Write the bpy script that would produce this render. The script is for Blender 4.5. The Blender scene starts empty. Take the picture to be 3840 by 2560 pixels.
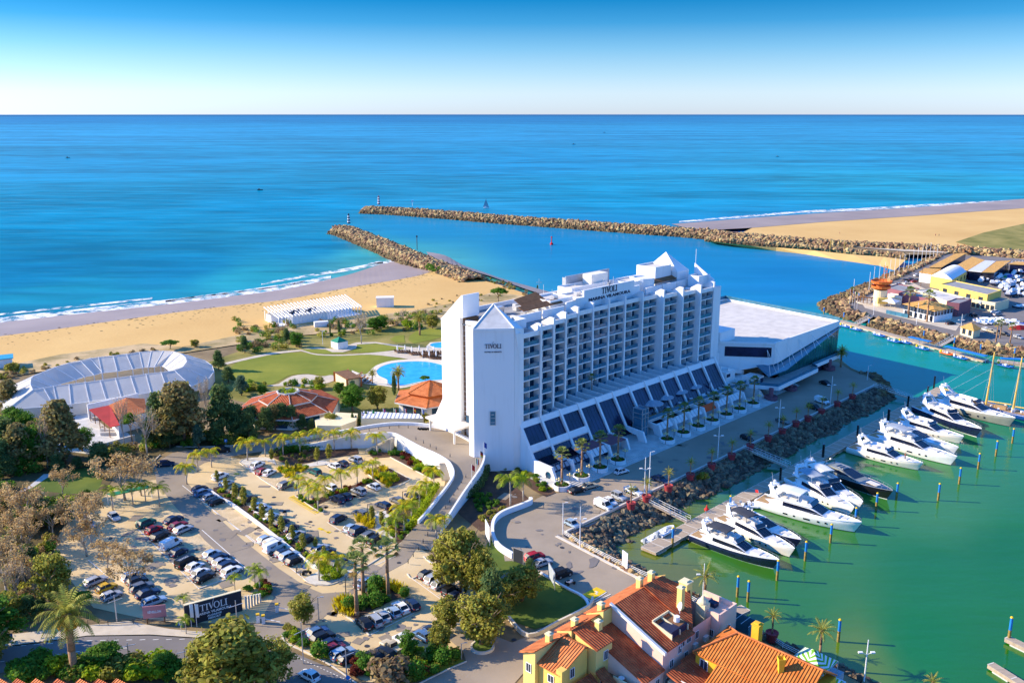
import bpy,math,random
from mathutils import Vector as V3,Matrix
from mathutils.geometry import tessellate_polygon
rnd=random.Random(11)
sc=bpy.context.scene
COL=sc.collection

# ------------------------------------------------------------------ camera
FPX,PITCH,CAMH=3424.0,math.atan(0.25),90.0
CP,SP=math.cos(PITCH),math.sin(PITCH)
cd=bpy.data.cameras.new('camera');cam=bpy.data.objects.new('camera',cd);COL.objects.link(cam)
cd.sensor_width=36.0;cd.lens=36.0*FPX/3840.0
cd.clip_start=1.0;cd.clip_end=60000.0
cam.location=(0,0,CAMH);cam.rotation_euler=(math.pi/2-PITCH,0,0)
sc.camera=cam

# ------------------------------------------------------------------ sun + sky
SUN_EL=math.radians(25.0)
SUNDIR=V3((-0.990,0.140,0)).normalized()          # horizontal direction towards the sun
sd=bpy.data.lights.new('sun','SUN');sun=bpy.data.objects.new('sun',sd);COL.objects.link(sun)
sd.energy=5.0;sd.angle=math.radians(0.5);sd.color=(1.0,0.83,0.58)
tosun=V3((SUNDIR.x*math.cos(SUN_EL),SUNDIR.y*math.cos(SUN_EL),math.sin(SUN_EL)))
sun.rotation_euler=(-tosun).to_track_quat('-Z','Y').to_euler()
sun.location=(-300,50,200)
w=bpy.data.worlds.new('World');sc.world=w;w.use_nodes=True
nt=w.node_tree;bg=nt.nodes['Background']
sky=nt.nodes.new('ShaderNodeTexSky');sky.sky_type='NISHITA';sky.sun_disc=False
sky.sun_elevation=SUN_EL;sky.sun_rotation=math.atan2(SUNDIR.x,SUNDIR.y)
sky.air_density=1.0;sky.dust_density=0.3;sky.ozone_density=2.0
tc=nt.nodes.new('ShaderNodeTexCoord');sx=nt.nodes.new('ShaderNodeSeparateXYZ')
nt.links.new(tc.outputs['Generated'],sx.inputs[0])
ramp=nt.nodes.new('ShaderNodeValToRGB')                 # clear winter sky: the blue deepens quickly above the horizon
mr=nt.nodes.new('ShaderNodeMapRange');mr.inputs[1].default_value=0.0;mr.inputs[2].default_value=0.25
nt.links.new(sx.outputs['Z'],mr.inputs[0]);nt.links.new(mr.outputs[0],ramp.inputs[0])
SKY_RAMP=[(0.0,(0.56,0.64,0.72)),(0.08,(0.49,0.62,0.71)),(0.16,(0.335,0.54,0.69)),(0.26,(0.175,0.435,0.68)),(0.36,(0.05,0.31,0.63)),(0.47,(0.0,0.22,0.56)),(0.62,(0.05,0.36,1.08)),(1.0,(0.15,0.72,2.3))]
el=ramp.color_ramp.elements
while len(el)>1:el.remove(el[-1])
el[0].position=0;el[0].color=(*SKY_RAMP[0][1],1)
for p_,c_ in SKY_RAMP[1:]:
 e_=el.new(p_);e_.color=(*c_,1)
bw=nt.nodes.new('ShaderNodeRGBToBW');nt.links.new(sky.outputs[0],bw.inputs[0])
mul=nt.nodes.new('ShaderNodeMix');mul.data_type='RGBA';mul.blend_type='MULTIPLY';mul.inputs[0].default_value=1.0
nt.links.new(bw.outputs[0],mul.inputs[6]);nt.links.new(ramp.outputs[0],mul.inputs[7])
nt.links.new(mul.outputs[2],bg.inputs[0]);bg.inputs[1].default_value=0.15
sc.view_settings.view_transform='Standard';sc.view_settings.look='None'
sc.view_settings.gamma=1.0;sc.view_settings.use_curve_mapping=False
sc.view_settings.exposure=0.86
sc.cycles.sample_clamp_indirect=4;sc.cycles.sample_clamp_direct=12;sc.cycles.max_bounces=7;sc.cycles.diffuse_bounces=4;sc.cycles.glossy_bounces=2
sc.cycles.transparent_max_bounces=6;sc.cycles.caustics_reflective=False;sc.cycles.caustics_refractive=False
sc.cycles.use_denoising=True

# ------------------------------------------------------------------ surveying: a bearing in the photograph (3840 x 2560) to a point at height z
def ray(u,v):
 a=(u-1920.0)/FPX;b=(1280.0-v)/FPX
 return a,CP+b*SP,-SP+b*CP
def G(p,z=0.0):
 d=ray(*p);t=(z-CAMH)/d[2]
 return V3((d[0]*t,d[1]*t,z))
def tl(x0,y0,s):return lambda x,y:(x0+x*s,y0+y*s)
DD=tl(0,0,1.63265)
TA=tl(0,1180,.40816);TB=tl(960,1080,.40816);TC=tl(1600,920,.47619);TD=tl(2720,860,.47619)
TE=tl(0,1820,.47198);TF=tl(800,1600,.40816);TG=tl(960,2000,.40816);TH=tl(1760,1640,.40816)
TI=tl(1900,2040,.40816);TJ=tl(2400,1400,.40816);TK=tl(2880,1300,.40816);TL=tl(2880,1900,.42087)
TU=tl(3040,900,.34014);TV=tl(0,1400,.38272);TX=tl(1960,2180,.42517);TY=tl(1240,700,.59524)
TN=tl(2120,940,.28058);TQ=tl(2480,1240,.29762);TM=tl(1600,1060,.24232)
HH,HN,HO=(.705,.709),(.709,-.705),(1.93,223.2)    # hotel axis, seaward-to-marina normal, origin
def HS(s,t,z=0.0):return V3((HO[0]+s*HH[0]+t*HN[0],HO[1]+s*HH[1]+t*HN[1],z))
HROT=math.atan2(HH[1],HH[0])                             # rotation of local +x onto the hotel axis (local +y = -t)
def loc(p):
 x,y=p[0]-HO[0],p[1]-HO[1]
 return x*HH[0]+y*HH[1],x*HN[0]+y*HN[1]

# ------------------------------------------------------------------ materials
def _nodes(m):
 m.use_nodes=True
 return m.node_tree,m.node_tree.nodes['Principled BSDF']
MATS={}
def mat(name,col,rough=.8,var=.12,scale=1.0,metal=0.,spec=.3,bump=0.,bscale=None,col2=None,detail=5.,island=0.,coat=0.,alpha=1.,stretch=None,contrast=(.35,.65),objrand=0.):
 m=bpy.data.materials.new(name);MATS[name]=m
 t,b=_nodes(m);N=t.nodes;Lk=t.links
 b.inputs['Roughness'].default_value=rough;b.inputs['Metallic'].default_value=metal
 b.inputs['Specular IOR Level'].default_value=spec;b.inputs['Coat Weight'].default_value=coat;b.inputs['Alpha'].default_value=alpha
 m.diffuse_color=(*col,1)
 tcn=N.new('ShaderNodeTexCoord');vec=tcn.outputs['Object']
 if stretch:
  mp=N.new('ShaderNodeMapping');mp.inputs['Scale'].default_value=stretch;Lk.new(vec,mp.inputs[0]);vec=mp.outputs[0]
 if var>0 or col2:
  n1=N.new('ShaderNodeTexNoise');n1.inputs['Scale'].default_value=scale;n1.inputs['Detail'].default_value=detail;n1.inputs['Roughness'].default_value=.62
  Lk.new(vec,n1.inputs['Vector'])
  r=N.new('ShaderNodeMapRange');r.inputs[1].default_value=contrast[0];r.inputs[2].default_value=contrast[1]
  Lk.new(n1.outputs['Fac'],r.inputs[0])
  mx=N.new('ShaderNodeMix');mx.data_type='RGBA'
  c2=col2 or tuple(min(1,c*(1+var))for c in col)
  c1=col if col2 else tuple(c*(1-var)for c in col)
  mx.inputs[6].default_value=(*c1,1);mx.inputs[7].default_value=(*c2,1)
  Lk.new(r.outputs[0],mx.inputs[0]);out=mx.outputs[2]
  if island or objrand:
   add=N.new('ShaderNodeHueSaturation');Lk.new(out,add.inputs['Color'])
   if island:
    g=N.new('ShaderNodeNewGeometry');src=g.outputs['Random Per Island'];k=island
   else:
    g=N.new('ShaderNodeObjectInfo');src=g.outputs['Random'];k=objrand
   rr=N.new('ShaderNodeMapRange');rr.inputs[3].default_value=1-k;rr.inputs[4].default_value=1+k
   Lk.new(src,rr.inputs[0]);Lk.new(rr.outputs[0],add.inputs['Value'])
   rh=N.new('ShaderNodeMapRange');rh.inputs[3].default_value=.5-k*.06;rh.inputs[4].default_value=.5+k*.06
   Lk.new(src,rh.inputs[0]);Lk.new(rh.outputs[0],add.inputs['Hue'])
   out=add.outputs[0]
  Lk.new(out,b.inputs['Base Color'])
 else:
  b.inputs['Base Color'].default_value=(*col,1)
 if bump:
  n2=N.new('ShaderNodeTexNoise');n2.inputs['Scale'].default_value=bscale or scale*6;n2.inputs['Detail'].default_value=4
  Lk.new(vec,n2.inputs['Vector'])
  bp=N.new('ShaderNodeBump');bp.inputs['Strength'].default_value=bump;bp.inputs['Distance'].default_value=.3
  Lk.new(n2.outputs['Fac'],bp.inputs['Height']);Lk.new(bp.outputs[0],b.inputs['Normal'])
 return m

def leafmat(name,c1,c2,k=.35,trans=.45):
 m=mat(name,c1,.75,scale=.22,col2=c2,island=k,spec=.15,detail=3.)
 t=m.node_tree;b=t.nodes['Principled BSDF']
 tr=t.nodes.new('ShaderNodeBsdfTranslucent');ms=t.nodes.new('ShaderNodeMixShader');ms.inputs[0].default_value=trans
 src=b.inputs['Base Color'].links[0].from_socket
 t.links.new(src,tr.inputs[0]);t.links.new(b.outputs[0],ms.inputs[1]);t.links.new(tr.outputs[0],ms.inputs[2])
 t.links.new(ms.outputs[0],t.nodes['Material Output'].inputs[0])
 return m

def tilemat(name,col,col2,per=.5,depth=.75):
 """ribbed clay tiles: ribs run down the slope; the mesh carries a 'UVMap' with u across the slope in metres"""
 m=mat(name,col,.85,scale=.7,col2=col2,spec=.2,detail=8.,contrast=(.36,.66))
 t=m.node_tree;b=t.nodes['Principled BSDF'];N=t.nodes;Lk=t.links
 uv=N.new('ShaderNodeUVMap');sp=N.new('ShaderNodeSeparateXYZ');Lk.new(uv.outputs[0],sp.inputs[0])
 ma=N.new('ShaderNodeMath');ma.operation='MULTIPLY';ma.inputs[1].default_value=2*math.pi/per;Lk.new(sp.outputs[0],ma.inputs[0])
 si=N.new('ShaderNodeMath');si.operation='SINE';Lk.new(ma.outputs[0],si.inputs[0])
 bp=N.new('ShaderNodeBump');bp.inputs['Strength'].default_value=depth;bp.inputs['Distance'].default_value=.12
 Lk.new(si.outputs[0],bp.inputs['Height']);Lk.new(bp.outputs[0],b.inputs['Normal'])
 return m

mat('white_render',(.82,.82,.81),.7,scale=.55,col2=(.70,.69,.66),stretch=(1,1,.10),contrast=(.5,.85),bump=.05,bscale=2)
mat('warm_white',(.80,.76,.68),.75,.05,.1)
mat('roof_grey',(.30,.30,.30),.9,.18,.3)
mat('roof_pale',(.62,.58,.52),.9,.1,.3)
mat('concrete',(.56,.55,.52),.9,.14,.35)
mat('room_glass',(.006,.05,.10),.12,.5,.35,spec=.6)
mat('balustrade',(.05,.17,.25),.15,.2,.4,spec=.6)
mat('curtain',(.11,.19,.25),.9,.15,1.5)
mat('dark_glazing',(.012,.016,.05),.2,.5,.25,spec=.5)
mat('green_glass',(.006,.10,.085),.15,.3,.6,spec=.6,stretch=(2,2,.1))
mat('ink',(.02,.025,.06),.6,.1)
mat('sand',(.62,.375,.12),.95,scale=.012,col2=(.75,.49,.175),bump=.35,bscale=.6,contrast=(.3,.7))
mat('wet_sand',(.31,.225,.165),.5,scale=.02,col2=(.40,.30,.225),spec=.45)
mat('soil',(.17,.12,.06),.95,scale=.06,col2=(.36,.26,.13),bump=.3,bscale=1.5)
mat('dune',(.60,.43,.22),.95,scale=.07,col2=(.30,.23,.09),bump=.4,bscale=1.5,contrast=(.42,.62))
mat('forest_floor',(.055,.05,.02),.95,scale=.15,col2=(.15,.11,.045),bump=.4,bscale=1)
mat('mulch',(.10,.055,.035),.95,.25,.5,bump=.3)
mat('paving',(.57,.415,.205),.9,scale=.09,col2=(.70,.535,.30),bump=.1,bscale=3,contrast=(.3,.7))
mat('cobble',(.54,.40,.21),.9,scale=.35,col2=(.69,.525,.31),bump=.45,bscale=2.2)
mat('asphalt',(.245,.20,.15),.9,scale=.09,col2=(.335,.275,.205),bump=.1,bscale=4,contrast=(.3,.7))
mat('quay_asphalt',(.30,.24,.175),.9,scale=.06,col2=(.40,.325,.24),bump=.1,bscale=4,contrast=(.3,.7))
mat('road_dark',(.17,.155,.145),.9,scale=.07,col2=(.23,.205,.19),contrast=(.3,.7))
mat('path_stone',(.58,.50,.38),.9,.1,.4)
mat('kerb',(.66,.60,.50),.9,.08,.5)
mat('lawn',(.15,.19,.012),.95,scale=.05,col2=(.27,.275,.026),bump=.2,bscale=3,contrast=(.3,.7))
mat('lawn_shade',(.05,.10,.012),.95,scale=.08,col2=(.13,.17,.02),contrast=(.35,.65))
mat('scrub',(.15,.15,.022),.95,scale=.05,col2=(.36,.29,.08),bump=.4,bscale=1)
mat('white_line',(.78,.76,.70),.8,.1,.8)
mat('yellow_line',(.75,.52,.02),.8,.12,.8)
mat('rock_pale',(.40,.265,.135),.95,scale=.35,col2=(.25,.16,.08),island=.5)
mat('rock_dark',(.19,.125,.06),.95,scale=.5,col2=(.10,.07,.035),island=.4)
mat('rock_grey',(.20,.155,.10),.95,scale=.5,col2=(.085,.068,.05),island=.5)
mat('rock_bed',(.12,.09,.055),.95,.3,.5)
mat('wood',(.36,.28,.20),.9,scale=.6,col2=(.46,.37,.27),stretch=(1,6,1))
mat('wood_brown',(.20,.10,.045),.85,.2,1)
mat('steel',(.62,.62,.62),.35,.05,1,metal=.6)
mat('pole_white',(.80,.80,.78),.5,.03)
mat('iron',(.05,.05,.055),.6,.1)
mat('rust',(.45,.12,.03),.8,.2,2)
mat('orange_paint',(.62,.16,.03),.6,.1)
mat('trunk',(.22,.155,.10),.95,.3,2.5,stretch=(1,1,.35))
mat('palm_trunk',(.34,.20,.11),.95,.3,2.2,stretch=(1,1,4))
mat('slim_trunk',(.42,.36,.29),.95,.2,2)
leafmat('leaf_olive',(.235,.23,.03),(.50,.45,.09))
leafmat('leaf_green',(.06,.18,.018),(.19,.32,.035))
leafmat('leaf_dark',(.085,.155,.05),(.20,.26,.08))
leafmat('leaf_blue',(.075,.16,.10),(.16,.25,.14))
leafmat('leaf_brown',(.26,.18,.09),(.40,.29,.15))
leafmat('leaf_dry',(.42,.28,.12),(.60,.43,.21),.25)
leafmat('leaf_casuarina',(.21,.18,.06),(.40,.31,.12))
leafmat('leaf_yellow',(0.50,0.42,0.012),(0.644,0.506,0.023),.3)
leafmat('leaf_lime',(0.238,0.350,0.014),(0.429,0.494,0.023),.3)
leafmat('leaf_palm',(0.128,0.188,0.027),(0.300,0.330,0.068))
leafmat('leaf_fan',(.15,.22,.05),(.34,.38,.12))
leafmat('leaf_red',(.15,.028,.018),(.24,.05,.03))
leafmat('leaf_date',(0.259,0.267,0.044),(0.499,0.467,0.097))
leafmat('dead_frond',(.34,.20,.06),(.48,.30,.10))
mat('date_fruit',(.65,.26,.02),.8,.2,2)
mat('pot_red',(.34,.045,.05),.6,.1,.8)
leafmat('tent_fabric',(.72,.70,.65),(.80,.78,.73),.06,.35)
mat('tent_rib',(.90,.90,.90),.5,.02)
tilemat('clay_orange',(.47,.13,.04),(.66,.22,.075))
tilemat('clay_red',(.33,.065,.024),(.54,.15,.055))
tilemat('clay_amber',(.43,.12,.022),(.58,.19,.042))
tilemat('clay_sand',(.62,.33,.085),(.72,.42,.13))
tilemat('sheet_roof',(.60,.61,.63),(.72,.72,.73),per=1.2)
mat('felt_red',(.30,.022,.022),.9,.12,.3)
mat('wall_yellow',(.80,.56,.13),.85,scale=.6,col2=(.68,.46,.11),stretch=(1,1,.2),contrast=(.45,.8))
mat('wall_pale_yellow',(.82,.63,.20),.85,scale=.6,col2=(.70,.52,.17),stretch=(1,1,.2),contrast=(.45,.8))
mat('wall_cream',(.80,.68,.42),.85,.06,.3)
mat('wall_pink',(.82,.56,.44),.85,.06,.3)
mat('wall_ochre',(.80,.46,.03),.85,.06,.3)
mat('wall_plum',(.25,.10,.12),.85,.06,.3)
mat('window_glass',(.03,.045,.065),.12,.3,.5,spec=.6)
mat('pool_water',(.02,.33,.62),.12,scale=.25,col2=(.05,.46,.74),spec=.5,bump=.25,bscale=.7)
mat('pool_rim',(.72,.64,.50),.85,.06,.4)
mat('canvas_white',(.80,.80,.80),.8,.04)
mat('canvas_blue_grey',(.33,.38,.44),.85,.08)
mat('green_roof',(.01,.23,.13),.7,.1)
mat('black_panel',(.028,.032,.045),.6,.2,.3)
mat('rose_panel',(.56,.24,.24),.7,.06)
mat('tyre',(.015,.015,.016),.85,.1)
mat('hub',(.45,.45,.46),.35,.05,metal=.6)
mat('car_glass',(.015,.022,.032),.45,.2,spec=.35)
mat('lamp_clear',(.75,.75,.72),.2,.02)
mat('lamp_red',(.45,.02,.02),.3,.05)
mat('blue_paint',(.02,.20,.55),.5,.08)
mat('yellow_paint',(.85,.52,.02),.5,.06)
mat('pile_base',(.30,.21,.06),.95,.3,1.5)
mat('gelcoat',(.84,.84,.83),.22,.03,.4,spec=.5,coat=.2)
mat('gelcoat_cream',(.80,.76,.68),.25,.03,.4,spec=.5)
mat('hull_navy',(.010,.016,.05),.15,.2,.4,spec=.6,coat=.3)
mat('hull_black',(.010,.010,.014),.15,.2,.4,spec=.6,coat=.3)
mat('hull_grey',(.28,.29,.25),.25,.1,.4,spec=.5)
mat('hull_blue',(.015,.10,.42),.3,.08,.4,spec=.5)
mat('boat_glass',(.008,.012,.03),.08,.2,spec=.7)
mat('teak',(.42,.27,.13),.8,.12,2)
mat('sunpad',(.70,.66,.58),.9,.05)
mat('bimini',(.05,.055,.07),.85,.1)
mat('tube_blue',(.01,.12,.40),.6,.08)
mat('tube_orange',(.75,.12,.02),.6,.08)
mat('mast_yellow',(.78,.50,.10),.5,.08)
mat('red_cloth',(.62,.03,.03),.8,.08)
mat('green_cloth',(.02,.25,.07),.8,.08)
mat('blue_cloth',(.02,.06,.32),.8,.08)
mat('banner_orange',(.80,.10,.02),.7,.05)
mat('globe',(.80,.66,.30),.4,.03)
mat('skin',(.50,.30,.20),.7,.03)
mat('cyan_tarp',(.02,.32,.50),.8,.1)

def carpaint(name,col,metal=.25):return mat(name,col,.4,.08,.8,metal=metal,spec=.45,coat=.15)
for nm,c in dict(white=(.78,.78,.77),silver=(.46,.48,.50),grey=(.16,.17,.18),black=(.014,.015,.018),navy=(.016,.035,.085),blue=(.10,.20,.36),
                  red=(.50,.015,.03),burgundy=(.28,.02,.035),green=(.01,.12,.10),yellow=(.68,.40,.02),beige=(.55,.46,.30),pale_blue=(.38,.50,.60)).items():
 carpaint('paint_'+nm,c,.0 if nm in('white','yellow','beige')else .25)

# ------------------------------------------------------------------ mesh builder
_ICO=None
def _ico():
 global _ICO
 if _ICO is None:
  g=(1+5**.5)/2
  v=[V3(p).normalized()for p in[(-1,g,0),(1,g,0),(-1,-g,0),(1,-g,0),(0,-1,g),(0,1,g),(0,-1,-g),(0,1,-g),(g,0,-1),(g,0,1),(-g,0,-1),(-g,0,1)]]
  f=[(0,11,5),(0,5,1),(0,1,7),(0,7,10),(0,10,11),(1,5,9),(5,11,4),(11,10,2),(10,7,6),(7,1,8),(3,9,4),(3,4,2),(3,2,6),(3,6,8),(3,8,9),(4,9,5),(2,4,11),(6,2,10),(8,6,7),(9,8,1)]
  _ICO=(v,f)
 return _ICO
class MB:
 def __init__(s,M=None):s.v=[];s.f=[];s.m=[];s.M=M;s.uv={};s.flip=bool(M and M.determinant()<0)
 def add(s,pts,faces,mi=0):
  o=len(s.v)
  for p in pts:
   p=V3(p);s.v.append(s.M@p if s.M else p)
  for f in faces:
   f=[o+i for i in f]
   if s.flip:f.reverse()
   s.f.append(f);s.m.append(mi)
 def face(s,pts,mi=0,uv=None):
  if uv:s.uv[len(s.f)]=uv
  s.add(pts,[range(len(pts))],mi)
 def slope(s,pts,mi=0,ref=None):
  """roof face whose tile ribs run down the slope; pts world or local, planar"""
  P=[V3(p)for p in pts]
  n=(P[1]-P[0]).cross(P[2]-P[0])
  if n.length<1e-9 and len(P)>3:n=(P[2]-P[0]).cross(P[3]-P[0])
  n.normalize()
  if n.z<0:P.reverse();n=-n
  ac=V3((n.y,-n.x,0))
  ac=ac.normalized()if ac.length>1e-5 else V3((1,0,0))
  dn=n.cross(ac)
  s.face(P,mi,[(p.dot(ac),p.dot(dn))for p in P])
 def box(s,x0,x1,y0,y1,z0,z1,mi=0):
  s.add([(x0,y0,z0),(x1,y0,z0),(x1,y1,z0),(x0,y1,z0),(x0,y0,z1),(x1,y0,z1),(x1,y1,z1),(x0,y1,z1)],
              [(0,3,2,1),(4,5,6,7),(0,1,5,4),(1,2,6,5),(2,3,7,6),(3,0,4,7)],mi)
 def cbox(s,c,sx,sy,sz,rot=0.,mi=0):
  cs,sn=math.cos(rot),math.sin(rot);pts=[]
  for dz in(-.5,.5):
   for dx,dy in((-.5,-.5),(.5,-.5),(.5,.5),(-.5,.5)):
    x,y=dx*sx,dy*sy
    pts.append((c[0]+x*cs-y*sn,c[1]+x*sn+y*cs,c[2]+dz*sz))
  s.add(pts,[(0,3,2,1),(4,5,6,7),(0,1,5,4),(1,2,6,5),(2,3,7,6),(3,0,4,7)],mi)
 def prism(s,poly,z0,z1,mi=0,mtop=None,bottom=True):
  """vertical prism; z1 may be a list with one height per corner"""
  n=len(poly);zt=z1 if isinstance(z1,(list,tuple))else[z1]*n;zb=z0 if isinstance(z0,(list,tuple))else[z0]*n
  area=sum(poly[i][0]*poly[(i+1)%n][1]-poly[(i+1)%n][0]*poly[i][1]for i in range(n))
  if area<0:poly=list(poly)[::-1];zt=list(zt)[::-1];zb=list(zb)[::-1]
  pts=[(p[0],p[1],zb[i])for i,p in enumerate(poly)]+[(p[0],p[1],zt[i])for i,p in enumerate(poly)]
  s.add(pts,[(i,(i+1)%n,n+(i+1)%n,n+i)for i in range(n)],mi)
  tri=tessellate_polygon([[V3((p[0],p[1],0))for p in poly]])
  tris=[]
  for a,b,c in tri:
   ar=(poly[b][0]-poly[a][0])*(poly[c][1]-poly[a][1])-(poly[c][0]-poly[a][0])*(poly[b][1]-poly[a][1])
   tris.append((a,b,c)if ar>0 else(a,c,b))
  s.add(pts[n:],tris,mi if mtop is None else mtop)
  if bottom:s.add(pts[:n],[t[::-1]for t in tris],mi)
 def ring(s,c,ax,r,n):
  ax=V3(ax).normalized();a=ax.orthogonal().normalized();b=ax.cross(a)
  return[V3(c)+(a*math.cos(2*math.pi*k/n)+b*math.sin(2*math.pi*k/n))*r for k in range(n)]
 def tube(s,p0,p1,r,r2=None,n=6,mi=0,cap=True):
  p0,p1=V3(p0),V3(p1);ax=p1-p0
  if ax.length<1e-6:return
  r2=r if r2 is None else r2
  pts=s.ring(p0,ax,r,n)+s.ring(p1,ax,r2,n)
  fs=[(i,(i+1)%n,n+(i+1)%n,n+i)for i in range(n)]
  if cap:fs+=[tuple(range(n-1,-1,-1)),tuple(range(n,2*n))]
  s.add(pts,fs,mi)
 def path(s,pts,r,n=5,mi=0,r2=None):
  for i in range(len(pts)-1):
   k0=r if r2 is None else r+(r2-r)*i/(len(pts)-1);k1=r if r2 is None else r+(r2-r)*(i+1)/(len(pts)-1)
   s.tube(pts[i],pts[i+1],k0,k1,n,mi)
 def lathe(s,prof,c=(0,0,0),n=16,mi=0,closed=True):
  pts=[];m=len(prof)
  for r,z in prof:
   for k in range(n):pts.append((c[0]+r*math.cos(2*math.pi*k/n),c[1]+r*math.sin(2*math.pi*k/n),c[2]+z))
  fs=[(j*n+i,j*n+(i+1)%n,(j+1)*n+(i+1)%n,(j+1)*n+i)for j in range(m-1)for i in range(n)]
  if closed:fs+=[tuple(range(n-1,-1,-1)),tuple(range((m-1)*n,m*n))]
  s.add(pts,fs,mi)
 def blob(s,c,r,mi=0,jit=.0,rg=None,M=None):
  v,f=_ico();rr=r if hasattr(r,'__len__')else(r,r,r);rg=rg or rnd
  s.add([(c[0]+p.x*rr[0]*(1+jit*(rg.random()-.5)),c[1]+p.y*rr[1]*(1+jit*(rg.random()-.5)),c[2]+p.z*rr[2]*(1+jit*(rg.random()-.5)))for p in v],f,mi)
 def loft(s,rings,mi=0,close=False,caps=True):
  n=len(rings[0]);pts=[p for r in rings for p in r];fs=[]
  for j in range(len(rings)-1):
   for i in range(n if close else n-1):
    fs.append((j*n+i,j*n+(i+1)%n,(j+1)*n+(i+1)%n,(j+1)*n+i))
  if caps:fs+=[tuple(range(n-1,-1,-1)),tuple(range((len(rings)-1)*n,len(rings)*n))]
  s.add(pts,fs,mi)
 def build(s,name,mats,parent=None,origin=None,smooth=False):
  mats=mats if isinstance(mats,(list,tuple))else[mats]
  o=V3((0,0,0))
  if parent is not None and parent.get('_org'):o=V3(parent['_org'])
  if origin is not None:o=V3(origin)
  me=bpy.data.meshes.new(name)
  me.from_pydata([tuple(p-o)for p in s.v],[],[tuple(f)for f in s.f])
  for m in mats:me.materials.append(MATS[m]if isinstance(m,str)else m)
  me.polygons.foreach_set('material_index',s.m)
  if smooth:me.polygons.foreach_set('use_smooth',[True]*len(s.f))
  if s.uv:
   ul=me.uv_layers.new(name='UVMap')
   for fi,uvs in s.uv.items():
    pg=me.polygons[fi]
    for k,li in enumerate(pg.loop_indices):ul.data[li].uv=uvs[k%len(uvs)]
  me.update()
  ob=bpy.data.objects.new(name,me);COL.objects.link(ob)
  if parent is not None:
   ob.parent=parent
   if origin is not None:ob.location=V3(origin)-V3(parent.get('_org')or(0,0,0))
  elif origin is not None:ob.location=o
  return ob
def tag(o,label,cat,group=None,kind=None):
 o['label']=label;o['category']=cat
 if group:o['group']=group
 if kind:o['kind']=kind
 return o
def thing(name,label,cat,at=(0,0,0),group=None):
 """an Empty at the thing's base; parts built under it are given in world coordinates"""
 o=bpy.data.objects.new(name,None);COL.objects.link(o);o.location=at;o.empty_display_size=.5
 o['_org']=list(at);tag(o,label,cat,group);return o
def copy_tree(root,at,rz=0.,sc_=1.,label=None,group=None):
 r=root.copy();COL.objects.link(r);r.location=at;r.rotation_euler=(0,0,rz)
 r.scale=(sc_,sc_,sc_)if not hasattr(sc_,'__len__')else sc_
 if label:r['label']=label
 if group:r['group']=group
 for ch in root.children:
  c=ch.copy();COL.objects.link(c);c.parent=r
  for g in ch.children:
   d=g.copy();COL.objects.link(d);d.parent=c
 return r
class Proto:
 """first use moves the prototype itself, later uses copy it"""
 def __init__(s,root):s.root=root;s.used=False
 def put(s,at,rz=0.,sc_=1.,label=None,group=None):
  if s.used:return copy_tree(s.root,at,rz,sc_,label,group)
  s.used=True;r=s.root;r.location=at;r.rotation_euler=(0,0,rz)
  r.scale=(sc_,sc_,sc_)if not hasattr(sc_,'__len__')else sc_
  if label:r['label']=label
  if group:r['group']=group
  return r
def structure(mb,name,mats,smooth=False):
 o=mb.build(name,mats,smooth=smooth);o['kind']='structure';return o
def flat(name,pts,z,m,kind='structure'):
 """horizontal sheet from ground points"""
 mb=MB();P=[V3((p[0],p[1],z))for p in pts]
 tri=tessellate_polygon([[V3((p.x,p.y,0))for p in P]])
 out=[]
 for a,b,c in tri:
  ar=(P[b].x-P[a].x)*(P[c].y-P[a].y)-(P[c].x-P[a].x)*(P[b].y-P[a].y)
  out.append((a,b,c)if ar>0 else(a,c,b))
 mb.add(P,out)
 o=mb.build(name,m)
 if kind:o['kind']=kind
 return o
def px(T,pts,z=0.):return[G(T(*p),z)for p in pts]
def smoothline(P,k=4):
 out=[]
 for i in range(len(P)-1):
  p0=P[max(i-1,0)];p1=P[i];p2=P[i+1];p3=P[min(i+2,len(P)-1)]
  for j in range(k):
   t=j/k
   out.append(.5*((2*p1)+(p2-p0)*t+(2*p0-5*p1+4*p2-p3)*t*t+(3*p1-p0-3*p2+p3)*t**3))
 out.append(P[-1]);return out
def offsetline(P,d):
 out=[]
 for i,p in enumerate(P):
  a=P[max(i-1,0)];b=P[min(i+1,len(P)-1)];t=(b-a);t.z=0;t.normalize()
  out.append(p+V3((-t.y,t.x,0))*d)
 return out
def wallmb(mb,P,thick,h,mi=0,z0=None,mtop=None):
 """low wall along polyline P (its z is the foot unless z0 is given)"""
 A=offsetline(P,thick/2);B=offsetline(P,-thick/2)
 for i in range(len(P)-1):
  hz=[(P[i].z,P[i].z+h),(P[i+1].z,P[i+1].z+h)]
  b0=z0 if z0 is not None else hz[0][0];b1=z0 if z0 is not None else hz[1][0]
  q=[(A[i].x,A[i].y,b0),(B[i].x,B[i].y,b0),(B[i+1].x,B[i+1].y,b1),(A[i+1].x,A[i+1].y,b1),
             (A[i].x,A[i].y,hz[0][1]),(B[i].x,B[i].y,hz[0][1]),(B[i+1].x,B[i+1].y,hz[1][1]),(A[i+1].x,A[i+1].y,hz[1][1])]
  mb.add(q,[(4,5,6,7)],mi if mtop is None else mtop)
  mb.add(q,[(1,2,6,5),(3,0,4,7)]+([(0,1,5,4)]if i==0 else[])+([(2,3,7,6)]if i==len(P)-2 else[]),mi)
ORD=['first','second','third','fourth','fifth','sixth','seventh','eighth','ninth','tenth','eleventh','twelfth','thirteenth','fourteenth','fifteenth','sixteenth','seventeenth','eighteenth','nineteenth','twentieth']
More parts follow.
